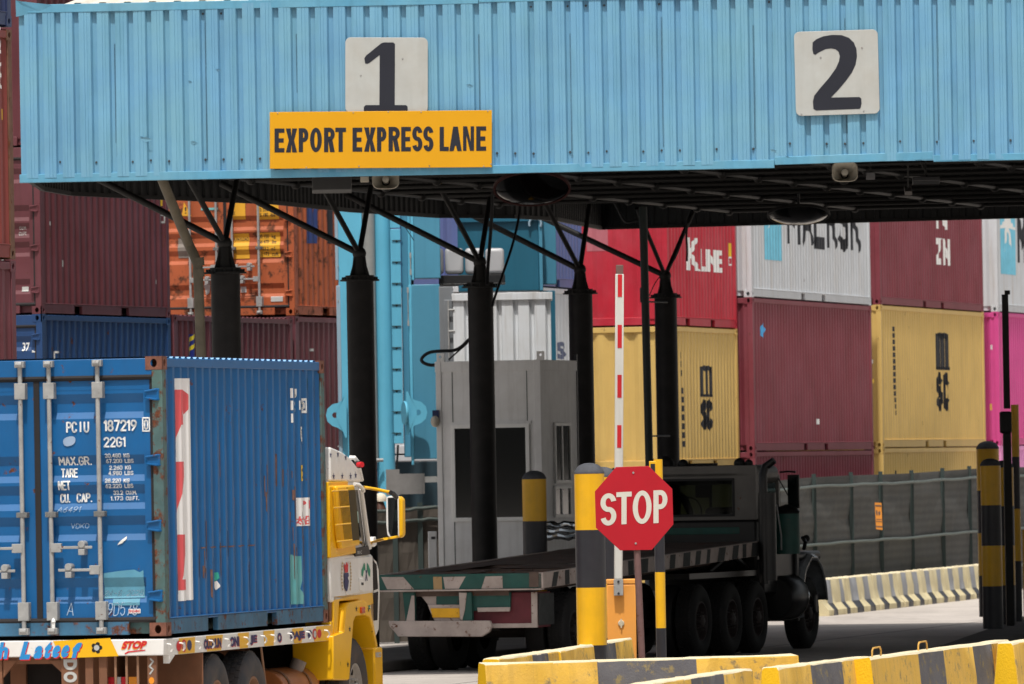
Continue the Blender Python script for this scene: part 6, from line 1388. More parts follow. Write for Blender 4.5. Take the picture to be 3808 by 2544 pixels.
gp = paint('dark_grey_stripe', (70, 72, 72), k=.6, rough=.7, var=.3, vs=8)
sh = []; x = .35
while x < LB - .3:
    w_ = rnd.uniform(.16, .38); sl_ = rnd.uniform(-.05, .12); sh.append(poly([(x, zb(x, -TH + .005)), (x + w_, zb(x + w_, -TH + .005)), (x + w_ + sl_, zb(x + w_, -.005)), (x + sl_, zb(x, -.005))])); x += w_ + rnd.uniform(.16, .4)
sheet(sh, [gp], dk, (0, -.02, 0), (1, 0, 0), (0, 0, 1), (0, -1, 0), 'painted_stripes', .003)
sheet([poly([RD_(*p) for p in q]) for q in ([(1418, 2146), (1500, 2146), (1540, 2192), (1440, 2192)], [(1648, 2146), (1732, 2144), (1706, 2190), (1655, 2190)], [(1805, 2144), (1868, 2142), (1870, 2188), (1790, 2190)])] + [poly([RD_(*p) for p in [(1611, 2145), (1643, 2145), (1645, 2194), (1613, 2194)]], 1, 1), poly([RD_(*p) for p in [(1968, 2128), (2003, 2128), (2003, 2184), (1968, 2184)]], 2, 1)],
    [whd, paint('rusty_cream_patch', (170, 140, 100), rough=.8, rust=.5, rs=12), rdk], dk, (0, WD, 0), (0, -1, 0), (0, 0, 1), (-1, 0, 0), 'painted_stripes', .003)
slab(-.03, .1, 0, WD, -TH - .02, -TH, 'beam_lip', whd)
def rpoly(pts, x0, x1, nm, mat, bevel=.004):
    m = MB(); m.prism([V((x0, d0(x, y, x0).y, d0(x, y, x0).z)) for x, y in pts], (x1 - x0, 0, 0)); return m.build(nm, mat, dk, bevel=bevel)
rpoly([(1497, 2203), (1541, 2203), (1541, 2311), (1508, 2311)], .02, .10, 'bumper_leg', grn_d); rpoly([(1530, 2215), (1540, 2215), (1542, 2310), (1510, 2310)], .0, .018, 'leg_stripe', whd)
rpoly([(1705, 2203), (1752, 2203), (1756, 2310), (1716, 2310)], .02, .10, 'bumper_leg', grn_d); rpoly([(1706, 2204), (1735, 2204), (1728, 2270), (1718, 2308), (1710, 2300)], .0, .018, 'leg_stripe', whd)
rpoly([(1555, 2203), (1707, 2203), (1709, 2250), (1592, 2250)], .1, .14, 'hitch_plate', whd); rpoly([(1622, 2203), (1707, 2203), (1707, 2249), (1622, 2249)], .085, .098, 'green_panel', grn_d)
rpoly([(1590, 2249), (1709, 2249), (1713, 2309), (1616, 2309), (1600, 2275)], .05, .13, 'hitch_plate', whd); rpoly([(1600, 2262), (1711, 2262), (1713, 2297), (1608, 2297)], .03, .049, 'yellow_plate', ylp)
rpoly([(1444, 2310), (1820, 2308), (1828, 2330), (1818, 2350), (1790, 2368), (1480, 2368), (1466, 2350), (1448, 2330)], -.04, .04, 'rear_bumper', whd, .01)
rpoly([(1759, 2203), (1898, 2203), (1896, 2270), (1760, 2272)], .1, .16, 'green_panel', grn_d); rpoly([(1774, 2260), (1896, 2258), (1894, 2274), (1776, 2276)], .06, .1, 'panel_lip', whd)
y0 = d0(1996, 2280, .15).y; y1 = d0(1760, 2280, .15).y; zt = d0(1900, 2203, .15).z; zl_ = d0(1900, 2335, .15).z
MB().box((.15, y0, zl_), (.75, y1, zt)).build('tool_box', mrd, dk, bevel=.01)
for a_, b_ in (((.13, y0 - .01, zl_), (.17, y0 + .07, zt)), ((.13, y0 + .07, zl_), (.17, y1, zl_ + .06))): MB().box(a_, b_).build('box_frame', whd, dk, bevel=.004)
MB().box((.2, y0 - .02, zl_ + .03), (.85, y0 - .004, zt - .02)).build('box_door', gp, dk, bevel=.006)
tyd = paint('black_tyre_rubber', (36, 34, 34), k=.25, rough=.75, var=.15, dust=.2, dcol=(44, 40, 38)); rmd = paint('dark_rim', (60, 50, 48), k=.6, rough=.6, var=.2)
MB().box((.4, .75, .55), (12.6, .9, .8)).build('chassis_rail', bkp, dk); MB().box((.4, WD - .9, .55), (12.6, WD - .75, .8)).build('chassis_rail', bkp, dk)
axle(dk, (1.55, 2.75, 7.34, 8.83, 10.1), rmd, tyd, Wt=WD, R=.52, dep=.12); axle(dk, (12.72,), rmd, tyd, Wt=WD, R=.525, dual=False, dep=.06)
MB().box((7.0, .1, 1.12), (10.6, WD - .1, 1.2)).build('mudguard', bkp, dk)
# cab
xc = LB + .05; zc0 = zb(LB, .0)
prof = lambda y0, y1: None
c_l = d0(2280, 1900, xc).y; c_r = d0(2812, 1900, xc).y; zt_ = d0(2600, 1732, xc).z; zr_ = d0(2600, 1760, xc).z
zw0, zw1 = d0(2600, 1922, xc).z, d0(2600, 1780, xc).z; zmid = d0(2600, 1935, xc).z; yw0 = d0(2732, 1850, xc).y
c_l = min(c_l, WD - .02); cl_ = 1.25
def cb(x0, x1, y0, y1, z0, z1, nm, mat, bevel=.01): return MB().box((x0, y0, z0), (x1, y1, z1)).build(nm, mat, dk, bevel=bevel)
yl = c_l; yr = c_r; yw1 = yl - (yw0 - yr)
cb(xc, xc + cl_, yr, yl, zc0 - .55, zmid, 'cab_lower', bkp, .04); cb(xc - .004, xc + .03, yr + .25, yl - .2, zc0 + .1, zmid - .1, 'cab_recess_panel', grn_d, .02)
for (a_, b_) in ((yr, yw0), (yw1, yl)): cb(xc, xc + .06, a_, b_, zmid - .001, zr_ + .1, 'rear_wall', gry, .0)
cb(xc, xc + .06, yw0, yw1, zmid, zw0, 'rear_wall', gry, 0); cb(xc, xc + .06, yw0, yw1, zw1, zr_ + .1, 'rear_wall', gry, 0)
ov = MB(); ov.box((xc, yr, zt_ - .28), (xc + cl_, yl, zt_)); ov.build('cab_roof', gry, dk, bevel=.12, seg=5)
for y in (yr, yl - .05):
    cb(xc + .06, xc + .2, y, y + .05, zmid, zt_ - .15, 'door_pillar', gry, 0); cb(xc + cl_ - .1, xc + cl_ - .03, y, y + .05, zmid, zt_ - .15, 'windscreen_pillar', gry, 0)
tint = bpy.data.materials.new('tinted_cab_glass'); tint.use_nodes = True; nt = tint.node_tree; nt.nodes.remove(nt.nodes['Principled BSDF']); gl = nt.nodes.new('ShaderNodeBsdfGlossy'); gl.inputs['Roughness'].default_value = .03; tr_ = nt.nodes.new('ShaderNodeBsdfTransparent'); tr_.inputs[0].default_value = (.36, .41, .42, 1)
fr = nt.nodes.new('ShaderNodeFresnel'); mx = nt.nodes.new('ShaderNodeMixShader'); nt.links.new(fr.outputs[0], mx.inputs[0]); nt.links.new(tr_.outputs[0], mx.inputs[1]); nt.links.new(gl.outputs[0], mx.inputs[2]); nt.links.new(mx.outputs[0], nt.nodes['Material Output'].inputs[0])
m = MB(); f = .035
for q in ((yw0, zw0, yw1, zw0 + f), (yw0, zw1 - f, yw1, zw1), (yw0, zw0 + f, yw0 + f, zw1 - f), (yw1 - f, zw0 + f, yw1, zw1 - f)): m.box((xc - .012, q[0], q[1]), (xc + .04, q[2], q[3]))
wf = m.build('rear_window', blk2, dk, bevel=.004); MB().box((xc + .01, yw0 + .03, zw0 + .03), (xc + .016, yw1 - .03, zw1 - .03)).build('pane', tint, wf)
m = MB(); f = .03; xw = xc + cl_ - .06
m.box((xw, yr + .05, zw0 - .02), (xw + .03, yl - .05, zw0 + .02)); ym = d0(2642, 1850, xw).y; m.box((xw, ym - .02, zw0), (xw + .03, ym + .02, zw1 + .05)); ws = m.build('windscreen_frame', blk2, dk)
MB().box((xw + .01, yr + .05, zw0), (xw + .014, yl - .05, zw1 + .06)).build('windscreen', tint, dk)
cb(xc + .35, xc + .8, d0(2680, 1850, xc + .4).y - .22, d0(2680, 1850, xc + .4).y + .26, zmid - .3, d0(2690, 1886, xc + .4).z, 'seat', blk2, .08)
a_ = d0(2585, 1795, xc + 1.1); b_ = d0(2640, 1850, xc + 1.1); MB().box((xc + 1.1, b_.y, b_.z), (xc + 1.12, a_.y, a_.z)).build('hanging_visor', blk2, dk)
p = d0(2560, 1900, xc + .95); MB().tube([p + V((0, .2 * math.cos(k * math.pi / 10), .2 * math.sin(k * math.pi / 10))) for k in range(21)], .014, 8).build('steering_wheel', blk2, dk)
# roof things
for px_, w_, z_ in ((2430, .09, 1712), (2475, .13, 1705), (2540, .08, 1716), (2750, .085, 1710), (2785, .06, 1715)):
    p = d0(px_, z_ + 14, xc + .4); MB().sphere((xc + .4, p.y, zt_ + .02), w_, n=8).build('roof_lamp', blk2, dk)
p = d0(2610, 1722, xc + .5); cb(xc + .4, xc + .7, d0(2655, 1720, xc + .5).y, d0(2565, 1720, xc + .5).y, zt_, zt_ + .035, 'roof_hatch', blk2)
# exhaust, air cleaner, ladder panel
ys = -.12; st_ = [d1(2838, 2150, ys), d1(2838, 1830, ys), d1(2836, 1765, ys), d1(2842, 1735, ys), d1(2862, 1712, ys)]
xs_ = st_[1].x; st_ = [V((xs_, ys, 1.0)), V((xs_, ys, st_[1].z)), V((xs_, ys, st_[2].z)), V((xs_ + .05, ys - .03, st_[3].z)), V((xs_ + .05, ys - .16, st_[4].z))]
MB().tube(st_, [.062, .062, .062, .06, .05], 16).build('exhaust_stack', bkp, dk)
z1_ = d1(2860, 1832, ys).z; MB().cyl((xs_ + .08, ys - .03, 1.05), (xs_ + .08, ys - .03, z1_), .13, n=20).build('heat_shield', bkp, dk)
p0_, p1_ = d1(2920, 2060, -.05), d1(2920, 1885, -.05); yy = -.08
MB().cyl((p0_.x, yy, p0_.z), (p0_.x, yy, p1_.z - .1), .19, n=24).build('air_cleaner', grn_d, dk); MB().lathe((p0_.x, yy, p1_.z - .1), (0, 0, 1), [(.19, 0), (.2, .03), (.15, .09), (.06, .12), (0, .14)], 24).build('air_cleaner_cap', bkp, dk)
MB().tube([d1(2860, 1850, -.2), d1(2888, 1880, -.25), d1(2905, 1990, -.25), d1(2906, 2045, -.22)], .012, 8).build('air_hose', paint('pale_hose', (150, 150, 150), rough=.5), dk)
# mirror
xm2 = xc + 1.15; a_ = d0(2927, 1766, xm2); b_ = d0(2972, 1890, xm2); MB().box((xm2, b_.y, b_.z), (xm2 + .06, a_.y, a_.z)).build('mirror_housing', bkp, dk, bevel=.012); MB().box((xm2 - .004, b_.y + .008, b_.z + .02), (xm2 - .0005, a_.y - .008, a_.z - .02)).build('mirror_glass', glass, dk)
MB().tube([(xm2, yr - .02, d0(2812, 1758, xm2).z), (xm2 + .02, a_.y, a_.z + .05), (xm2 + .02, b_.y + .05, a_.z + .04)], .014, 8).build('mirror_arm', bkp, dk); MB().tube([(xm2, yr, d0(2850, 1780, xm2).z), (xm2 + .02, b_.y + .08, b_.z + .03)], .009, 6).build('mirror_stay', bkp, dk)
# bonnet and front fender
bx = xc + cl_
m = MB(); hw = 1.0; yc = (yl + yr) / 2
pts_ = []
for x, w_, h_ in ((bx, .95, zmid + .02), (bx + .7, .8, zmid - .08), (bx + 1.35, .68, zmid - .16)):
    pts_.append([V((x, yc - w_, .9)), V((x, yc - w_, h_ - .18)), V((x, yc - w_ * .75, h_ - .03)), V((x, yc, h_)), V((x, yc + w_ * .75, h_ - .03)), V((x, yc + w_, h_ - .18)), V((x, yc + w_, .9))])
m.add([p for r_ in pts_ for p in r_], [(i * 7 + k, (i + 1) * 7 + k, (i + 1) * 7 + k + 1, i * 7 + k + 1) for i in range(2) for k in range(6)] + [tuple(14 + k for k in range(7)), tuple(6 - k for k in range(7))]); m.build('bonnet', bkp, dk, bevel=.02)
def fender(ys_):
    fx0, fz = 12.72, .525; path = [(RAD(195), .68), (RAD(160), .70), (RAD(130), .72), (RAD(100), .74), (RAD(75), .74), (RAD(50), .72), (RAD(25), .70), (RAD(5), .70)]
    m = MB(); n = len(path); vs = []
    for y_, dr in ((ys_[0], -.07), (ys_[0] - .0, -.02), (ys_[0] + (.06 if ys_[1] > ys_[0] else -.06), .03), (ys_[1], .05)):
        vs += [(fx0 + math.cos(a_) * (r_ + dr), y_, fz + math.sin(a_) * (r_ + dr) + .12) for a_, r_ in path]
    m.add(vs, [(k * n + i, k * n + i + 1, (k + 1) * n + i + 1, (k + 1) * n + i) for k in range(3) for i in range(n - 1)]); o = m.build('front_fender', paint('scuffed_sunlit_fender', (130, 134, 138), k=.9, rough=.22, var=.35, vs=7, spec=.8), dk)  # paint lightened to carry the sun highlight on the fender
    s_ = o.modifiers.new('solid', 'SOLIDIFY'); s_.thickness = .02
fender((-.06, .5)); fender((WD + .06, WD - .5))
cb(bx + 1.4, bx + 1.55, .0, WD, .52, .80, 'front_bumper', bkp, .02)
cb(12.0, 12.12, .0, .6, .42, 1.5, 'splash_guard', bkp, .02); cb(12.0, 13.35, .02, .5, 1.3, 1.44, 'fender_shelf', bkp, .05); cb(xc + .2, bx + .5, .05, .2, .85, zmid - .2, 'engine_side_panel', bkp, .03)
MB().lathe((11.55, .12, .78), (1, 0, 0), [(0, -.45), (.3, -.43), (.33, -.38), (.33, .38), (.3, .43), (0, .45)], 28).build('fuel_tank', bkp, dk); MB().lathe((11.87, .12, .78), (1, 0, 0), [(.335, 0), (.345, .015), (.335, .04)], 28).build('tank_band', chr_, dk)
MB().tube([d1(2985, 2000, -.1), d1(2995, 2015, -.18), d1(2990, 2040, -.12)], .03, 8).build('horn_bracket', bkp, dk); p = d1(2998, 2003, -.1); MB().sphere(p, .055, n=8).build('side_lamp', blk2, dk)
m = MB(); m.box((10.3, .06, 1.0), (11.0, .2, 1.35)); m.build('battery_box', bkp, dk, bevel=.02)
MB().tube([(9.2, .5, 1.2), (9.6, .3, 1.45), (10.4, .25, 1.2), (10.6, .3, .9)], .05, 10).build('hose', bkp, dk)

# ------------------------------------------------------------------ light blue crane leg and its cabinets
DC = 150.0; Mcx = Matrix.Translation((0, DC, 0)); teal = paint('light_blue_crane_paint', (104, 188, 218), rough=.4, var=.06, vs=1.2, streak=.15, scol=(60, 120, 140)); teal2 = paint('teal_crane_paint', (80, 146, 174), rough=.42, var=.06, vs=1.2, streak=.15, scol=(50, 100, 120)); paleb = paint('pale_blue_grey_plate', (150, 176, 192), rough=.5, var=.06)
cr_ = thing('gantry_crane', 'light blue crane leg with lifting eyes and step ladder, behind the second column', 'crane', Mcx)
cpx = lambda px, py, y=0.: loc_on(Mcx, px, py, 1, y)
def ctop(x0, x1, y, dep, nm, mat, py0=600, py1=None, bevel=.012, par=None):
    a_ = cpx(x0, 1250, y); b_ = cpx(x1, 1250, y); z0 = 0 if py1 is None else cpx((x0 + x1) / 2, py1, y).z; z1 = cpx((x0 + x1) / 2, py0, y).z
    return MB().box((a_.x, y, z0), (b_.x, y + dep, z1)).build(nm, mat, par or cr_, bevel=bevel)
ctop(1262, 1352, 0, .9, 'leg_box', teal, py1=1800); ctop(1251, 1264, -.02, .02, 'edge_plate', paleb, py0=600, py1=1042); ctop(1253, 1268, -.02, .02, 'edge_plate', paleb, py0=1062, py1=1700)
for y in (990, 1120, 1660): p = cpx(1258, y, -.02); MB().cyl(p, p + V((0, -.01, 0)), .014, n=8).build('bolt', steel, cr_)
p = cpx(1376, 1250, .12); MB().cyl((p.x, .12, cpx(1376, 1720, .12).z), (p.x, .12, 10), .11, n=24).build('grey_pipe', paint('galvanised_pipe', (150, 150, 146), rough=.5, var=.12, vs=4), cr_); p = cpx(1376, 1712, .1); MB().cyl(p + V((-.1, -.1, 0)), p + V((.22, -.1, 0)), .03, n=12).build('pipe_clamp', steel, cr_)
p = cpx(1428, 1250, .25); MB().cyl((p.x, .25, .5), (p.x, .25, 10), .15, n=32).build('round_leg', teal, cr_)
y_ = 820
for k, (a_, b_) in enumerate(((700, 848), (852, 1650))): ctop(1457 + k, 1495, -.05, .06, 'step_panel', teal, py0=a_, py1=b_, bevel=.006)
for k in range(12):
    y = 895 + k * 79.7 if k else 880; y = 815 + k * 79.6
    if y < 1650: 
        a_ = cpx(1458, y, -.06); b_ = cpx(1492, y, -.06); m = MB(); m.box((a_.x, -.066, a_.z - .006), (b_.x, -.052, a_.z + .006)); m.prism([((a_.x + b_.x) / 2 - .025, -.056, a_.z - .008), ((a_.x + b_.x) / 2 + .025, -.056, a_.z - .008), ((a_.x + b_.x) / 2, -.056, a_.z - .04)], (0, .006, 0)); m.build('step', postm, cr_)
ctop(1496, 1522, .1, .5, 'corner_beam', teal2, py1=1700); ctop(1522, 1532, .0, .3, 'corner_flange', teal, py1=1730); ctop(1533, 1542, .25, .1, 'gap_strip', blk2, py1=1640)
MB().tube([cpx(1480, 1655, -.03), cpx(1478, 1700, -.03), cpx(1474, 1742, -.03)], .018, 8).build('cable', blk2, cr_)
def padeye(cx__, cy__, side, nm='lifting_eye', yy=-.1):
    pts = [(0, -78), (8, -58), (26, -46), (48, -40), (66, -24), (72, 0), (66, 24), (48, 40), (26, 48), (8, 62), (0, 84)]
    m = MB(); n = 24; c_ = cpx(cx__ + side * 38, cy__, yy); R_o = []; 
    outer = [V((cpx(cx__ + side * x, cy__ + y, yy).x, 0, cpx(cx__ + side * x, cy__ + y, yy).z)) for x, y in pts] + [V((cpx(cx__ - side * 6, cy__ + 84, yy).x, 0, cpx(cx__, cy__ + 84, yy).z)), V((cpx(cx__ - side * 6, cy__, yy).x, 0, cpx(cx__, cy__ - 78, yy).z))]
    k = len(outer); cc = V((c_.x, 0, c_.z)); inner = []
    for q in outer: d_ = (q - cc).normalized(); inner.append(cc + d_ * .048)
    vs = [q + V((0, yy - .04, 0)) for q in outer] + [q + V((0, yy - .04, 0)) for q in inner] + [q + V((0, yy + .01, 0)) for q in outer] + [q + V((0, yy + .01, 0)) for q in inner]
    fs = []
    for i in range(k):
        j = (i + 1) % k; fs += [(i, j, k + j, k + i), (2 * k + j, 2 * k + i, 3 * k + i, 3 * k + j), (j, i, 2 * k + i, 2 * k + j), (k + i, k + j, 3 * k + j, 3 * k + i)]
    m.add(vs, fs); m.build(nm, teal, cr_, ang=50)
padeye(1284, 1544, -1); padeye(1517, 1534, 1, yy=-1.05); 
m = MB(); p = cpx(1505, 1536, -1.1); m.lathe(p + V((0, .05, 0)), (1, .25, 0), [(0, -.02), (.19, -.02), (.2, 0), (.19, .02), (0, .02)], 24); m.build('lifting_eye', teal, cr_)
for x0, x1, y0, y1 in ((1541, 1632, 640, 1036), (1541, 1634, 1057, 1708)):
    Dn = 149.2; a_ = P(x0, y1, Dn); b_ = P(x1, y0, Dn); t = thing('equipment_cabinet', ('upper' if y1 < 1100 else 'lower') + ' tall blue steel cabinet fixed beside the crane leg, left of the booth roof', 'cabinet', Matrix.Translation((a_.x, Dn, a_.z)), 'blue cabinets beside the crane leg')
    w_ = b_.x - a_.x; h_ = b_.z - a_.z; MB().box((0, 0, 0), (w_, .6, h_)).build('door', teal2, t, bevel=.012); MB().box((-.05, .03, -.02 + 0), (-.002, .5, h_)).build('side_wall', teal, t, bevel=.006)
    for f in ((.06, .22) if y1 < 1100 else (.78, .97)): 
        m = MB(); zz_ = h_ * f; m.box((-.075, -.012, zz_ - .045), (-.045, .02, zz_ + .045)); m.build('hinge', steel, t)
    f0, f1 = ((.06, .22) if y1 < 1100 else (.78, .97)); MB().cyl((-.06, -.005, h_ * f0), (-.06, -.005, h_ * f1), .008, n=8).build('hinge_rod', steel, t)
t = thing('metal_shield', 'curved grey sheet metal shield hanging in front of the crane, above the tarpaulin fence', 'shield', Matrix.Translation((0, 148.6, 0)))
spx_ = lambda px, py, y=0.: loc_on(Matrix.Translation((0, 148.6, 0)), px, py, 1, y)
a_ = spx_(1436, 1746); b_ = spx_(1490, 1842); pts = []
x0, x1, x2 = spx_(1436, 1800).x, spx_(1530, 1800).x, spx_(1578, 1800).x
m = MB(); m.strip([(x0, 0, b_.z), (x0 + .22, 0, b_.z)][::1], (0, 0, a_.z - b_.z)); arc = [(x0 + .22, 0)] + [(x0 + .22 + (x2 - x0 - .22) * math.sin(RAD(q)), .0 + .18 * (1 - math.cos(RAD(q)))) for q in (20, 40, 60, 75, 90)] + [(x2, .5)]
z2 = spx_(1500, 1762).z; z3 = spx_(1500, 1838).z; m.strip([(x, y, z3) for x, y in arc], (0, 0, z2 - z3)); m.build('sheet', paint('dull_sheet_metal', (150, 148, 146), rough=.35, metal=.3, var=.1, vs=5), t, ang=60); MB().cyl((x0 + .12, .02, a_.z - .1), (x0 + .12, .4, a_.z - .1), .02, n=8).build('bracket', steel, t)
MB().box((x2, .35, spx_(1600, 1794).z), (x2 + .5, .5, spx_(1600, 1772).z)).build('support_bar', steel, t)
# horizontal teal beam and column to the right
Db = 151.0
def tbox(name, label, cat, x0, x1, y0, y1, D, dep, mat, bevel=.012, grp=None, sub='body'):
    a_ = P(x0, y1, D); b_ = P(x1, y0, D); t = thing(name, label, cat, Matrix.Translation((a_.x, D, a_.z)), grp); MB().box((0, 0, 0), (b_.x - a_.x, dep, b_.z - a_.z)).build(sub, mat, t, bevel=bevel); return t, b_.x - a_.x, b_.z - a_.z
dteal = paint('deep_teal_crane_paint', (42, 104, 128), rough=.4, var=.08, vs=1.2, streak=.15, scol=(30, 70, 85))
t, w_, h_ = tbox('crane_girder', 'wide deep teal crane girder behind the middle column head', 'crane girder', 1705, 2000, 700, 1086, Db, .9, dteal); MB().box((-.0, -.06, h_ * .68), (w_, -.002, h_ * .70)).build('weld_seam', dteal, t); MB().box((w_, -.05, 0), (w_ + .06, .9, h_)).build('end_flange', teal2, t, bevel=.006)
p = P(1990, 833, Db); t2 = thing('round_valve', 'small round fitting at the top right corner of the teal girder', 'fitting', Matrix.Translation(p)); MB().tube([V((.1 * math.cos(k * .5), -.06, .1 * math.sin(k * .5))) for k in range(-1, 8)], .02, 8).build('ring', paleb, t2)
t, w_, h_ = tbox('crane_column', 'deep teal vertical crane post right of the girder, beside the red container', 'crane post', 2016, 2064, 700, 1058, 151.5, .5, teal2)
t, w_, h_ = tbox('crane_column', 'lower deep teal crane post between the two white boxes', 'crane post', 2018, 2064, 1080, 1800, 151.5, .5, dteal)
for y in (1010, 1062): p = P(2008, y, 151.3); MB().box((-.03, -.03, -.03), (.03, .03, .06)).build('bolt', steel, thing('crane_bracket', 'small steel bracket at the foot of the upper teal post' if y == 1010 else 'small steel bracket just above the lower teal post', 'bracket', Matrix.Translation(p)))
# grey tank row on a dark beam
tnk = paint('pale_grey_tank', (176, 176, 178), rough=.35, var=.06)
t = thing('grey_tank', 'row of rounded pale grey tanks on a dark beam behind the middle column head', 'tank', Matrix.Translation((0, 149.6, 0))); T3 = lambda px, py: loc_on(Matrix.Translation((0, 149.6, 0)), px, py, 1, 0)
for x0, x1 in ((1600, 1648), (1655, 1722), (1730, 1800), (1806, 1874)):
    a_ = T3(x0, 1019); b_ = T3(x1, 922); MB().box((a_.x, 0, a_.z), (b_.x, .6, b_.z)).build('tank_body', tnk, t, bevel=.06, seg=4)
a_ = T3(1632, 1060); b_ = T3(1878, 1020); MB().box((a_.x, -.02, a_.z), (b_.x, .7, b_.z)).build('beam', blk2, t, bevel=.01)
a_ = T3(1580, 1058); b_ = T3(1880, 1052); MB().box((a_.x, -.06, a_.z), (b_.x, -.025, b_.z)).build('conduit', steel, t)
# white machine house
whh = paint('white_machine_house_paint', (220, 224, 228), rough=.5, var=.04, vs=1, streak=.5, scol=(150, 140, 125), dust=.2, dcol=(190, 185, 175)); gyh = paint('grey_machine_house_paint', (120, 124, 128), rough=.5, var=.08)
Dm = 147.5; a_ = P(1696, 1800, Dm); b_ = P(2047, 1086, Dm); Mm = Matrix.Translation((a_.x, Dm, .0)); t = thing('machine_house', 'white steel machine house with wide vertical panels above the booth roof', 'machine house', Mm)
w_ = b_.x - a_.x; h_ = b_.z; m = MB(); n = 6; pts = [(0, 0)]
for k in range(n): x = w_ * k / n; pts += [(x + .02, 0), (x + w_ / n - .09, 0), (x + w_ / n - .05, .06), (x + w_ / n - .01, .06), (x + w_ / n, 0)]
m.strip([(x, y, 1) for x, y in pts], (0, 0, h_ - 1.12)); m.build('wall_panel', whh, t, smooth=False)
MB().box((-.02, -.04, h_ - .12), (w_ + .03, 1.4, h_)).build('roof_edge', whh, t, bevel=.008); MB().box((0, .07, 1), (w_, 1.4, h_ - .12)).build('body', whh, t)
x0 = P(1634, 1200, Dm).x - a_.x; MB().box((x0, .12, 1), (-.002, 1.3, h_ + .12)).build('grey_side', gyh, t, bevel=.01); 
xd = P(1652, 1200, Dm).x - a_.x; MB().box((xd, .06, P(1660, 1450, Dm).z), (xd + .16, .118, P(1660, 1115, Dm).z)).build('door', gyh, t, bevel=.01)
m = MB(); xr = P(1668, 1200, Dm).x - a_.x; m.cyl((xr, .0, P(1668, 1330, Dm).z), (xr, .0, P(1668, 1118, Dm).z), .012, n=8)
for y in (1153, 1232): z = P(1668, y, Dm).z; m.cyl((xr, .0, z), (xr + .1, .0, z), .018, n=8)
m.build('door_bar', steel, t)
# silver pipes beside the booth, dark plant behind
t = thing('foil_bundle', 'crumpled silver foil wrapped ducts between the shaded bollard and the thick one', 'duct'); 
for y, r in ((1964, .06), (1985, .05), (2005, .05)): MB().tube([P(2030 + i * 14, y - 10 + 3 * math.sin(i * 1.3 + y), 133.5) for i in range(10)], [r * (1 + .15 * math.sin(i * 2.2 + y)) for i in range(10)], 10).build('duct', chr_, t)
t, w_, h_ = tbox('site_cabin', 'dark blue grey cabin wall behind the tarpaulin fence', 'cabin', 1455, 1640, 1715, 1905, 152.5, 1.0, paint('dark_blue_grey_wall', (60, 84, 96), k=.7, rough=.6, var=.2))  # wall in a dark blue grey

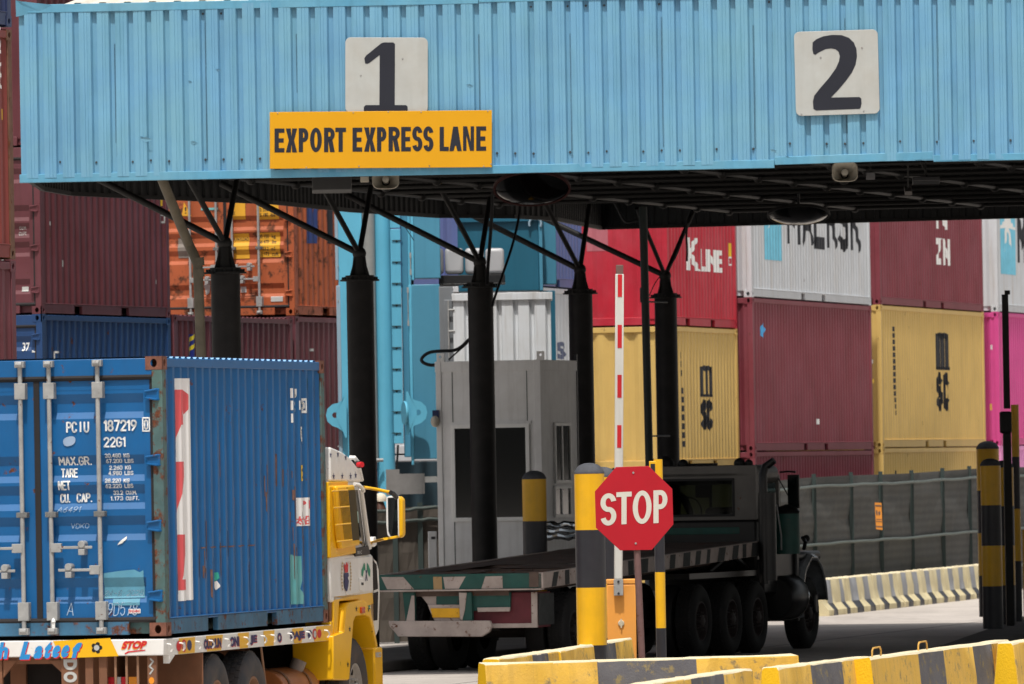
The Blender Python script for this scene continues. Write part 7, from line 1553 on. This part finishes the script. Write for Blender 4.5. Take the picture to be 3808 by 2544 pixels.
# ------------------------------------------------------------------ people
skin = paint('dark_brown_skin', (84, 54, 42), rough=.5, var=.05)
def figure(name_lbl, M, clothes, hat=None, sit=False, trousers=None, hat_mat=None):
    t = thing('person', name_lbl, 'person', M)
    J = {'pel': (0, 0, .95), 'wa': (0, 0, 1.1), 'ch': (0, 0, 1.35), 'nk': (0, 0, 1.52), 'hd': (0, .02, 1.62), 'ht': (0, .01, 1.76)}
    ed = [('pel', 'wa', .15), ('wa', 'ch', .14), ('ch', 'nk', .15), ('nk', 'hd', .06), ('hd', 'ht', .095)]
    for s_, n_ in ((-1, 'l'), (1, 'r')):
        if sit: J.update({'hp' + n_: (s_ * .1, 0, .92), 'kn' + n_: (s_ * .13, .45, .92), 'an' + n_: (s_ * .13, .5, .5), 'ft' + n_: (s_ * .13, .7, .46)})
        else: J.update({'hp' + n_: (s_ * .1, 0, .9), 'kn' + n_: (s_ * .11, .02, .5), 'an' + n_: (s_ * .11, 0, .09), 'ft' + n_: (s_ * .12, .18, .04)})
        if sit: J.update({'sh' + n_: (s_ * .19, 0, 1.44), 'el' + n_: (s_ * .26, .12, 1.18), 'ha' + n_: (s_ * .14, .38, 1.22), 'fi' + n_: (s_ * .12, .46, 1.24)})
        else: J.update({'sh' + n_: (s_ * .19, 0, 1.44), 'el' + n_: (s_ * .25, .02, 1.16), 'ha' + n_: (s_ * .24, .12, .92), 'fi' + n_: (s_ * .24, .15, .84)})
        ed += [('pel', 'hp' + n_, .11), ('hp' + n_, 'kn' + n_, .085), ('kn' + n_, 'an' + n_, .06), ('an' + n_, 'ft' + n_, .045), ('nk', 'sh' + n_, .075), ('sh' + n_, 'el' + n_, .055), ('el' + n_, 'ha' + n_, .04), ('ha' + n_, 'fi' + n_, .03)]
    rad = {'pel': .15, 'wa': .13, 'ch': .165, 'nk': .062, 'hd': .088, 'ht': .075}
    for n_ in 'lr': rad.update({'hp' + n_: .1, 'kn' + n_: .07, 'an' + n_: .05, 'ft' + n_: .045, 'sh' + n_: .07, 'el' + n_: .05, 'ha' + n_: .035, 'fi' + n_: .028})
    keys = list(J); me = bpy.data.meshes.new('body'); me.from_pydata([J[k] for k in keys], [(keys.index(a), keys.index(b)) for a, b, _ in ed], []); me.update()
    o = bpy.data.objects.new('body', me); COL.objects.link(o); o.parent = t
    sk_ = o.modifiers.new('skin', 'SKIN'); lay = me.skin_vertices[0] if me.skin_vertices else None
    if lay is None:
        bm = bmesh.new(); bm.from_mesh(me); bm.verts.layers.skin.verify(); bm.to_mesh(me); bm.free(); lay = me.skin_vertices[0]
    for i, k in enumerate(keys): lay.data[i].radius = (rad[k], rad[k] * (.8 if k in ('ch', 'wa', 'pel') else 1)); lay.data[i].use_root = (k == 'pel')
    ss = o.modifiers.new('sub', 'SUBSURF'); ss.levels = 1; ss.render_levels = 2; me.materials.append(skin)
    dg = bpy.context.evaluated_depsgraph_get(); dg.update(); m2 = bpy.data.meshes.new_from_object(o.evaluated_get(dg)); o.modifiers.clear(); o.data = m2; m2.materials.clear()
    for q in (skin, clothes, trousers or blk2): m2.materials.append(q)
    for p in m2.polygons:
        z = p.center.z; ax = abs(p.center.x); p.material_index = 0 if z > 1.5 or (not sit and z < .98 and ax > .2) or (p.center.y > .3 and z > 1.1) else (2 if z < 1.0 else 1)
    m2.shade_smooth()
    f = MB(); f.sphere((0, .112, 1.665), .014, n=6); f.build('nose', skin, t)
    for s_ in (-1, 1): MB().sphere((s_ * .035, .098, 1.69), .011, n=5).build('eye', white_l, t)
    if hat: MB().lathe((0, .0, 1.70), (0, 0, 1), [(.105, 0), (.107, .03), (.1, .08), (.07, .12), (0, .14)], 20).build('cap', hat_mat, t); MB().prism([(-.07, .08, 1.715), (.07, .08, 1.715), (.05, .19, 1.70), (-.05, .19, 1.70)], (0, 0, .012)).build('cap_brim', hat_mat, t)
    return t
capm = paint('cream_cap_cloth', (226, 216, 196), rough=.9)
D = 147.0; hd = P(1414, 1842, D); figure('person in a cream cap and orange top standing behind the tarpaulin fence', Matrix.Translation((hd.x, D, hd.z - 1.80)) @ Matrix.Rotation(RAD(120), 4, 'Z'), paint('coral_orange_shirt', (226, 110, 80), rough=.9), True, hat_mat=capm)
MB_ = MB().box((hd.x - .8, D - .5, 0), (hd.x + .8, D + .5, hd.z - 1.80)); props(MB_.build('work_platform', kerbm, bevel=.01), 'low concrete work platform behind the tarpaulin fence', 'platform')
p = d0(2500, 1850, xc + .45)
figure('person in dark clothes driving the dark flatbed truck, seen through its rear window', Md @ Matrix.Translation((xc + .42, p.y, zw1 - 1.72)) @ Matrix.Rotation(RAD(-90), 4, 'Z'), paint('dark_shirt', (50, 48, 52), k=.6, rough=.9), False, sit=True)
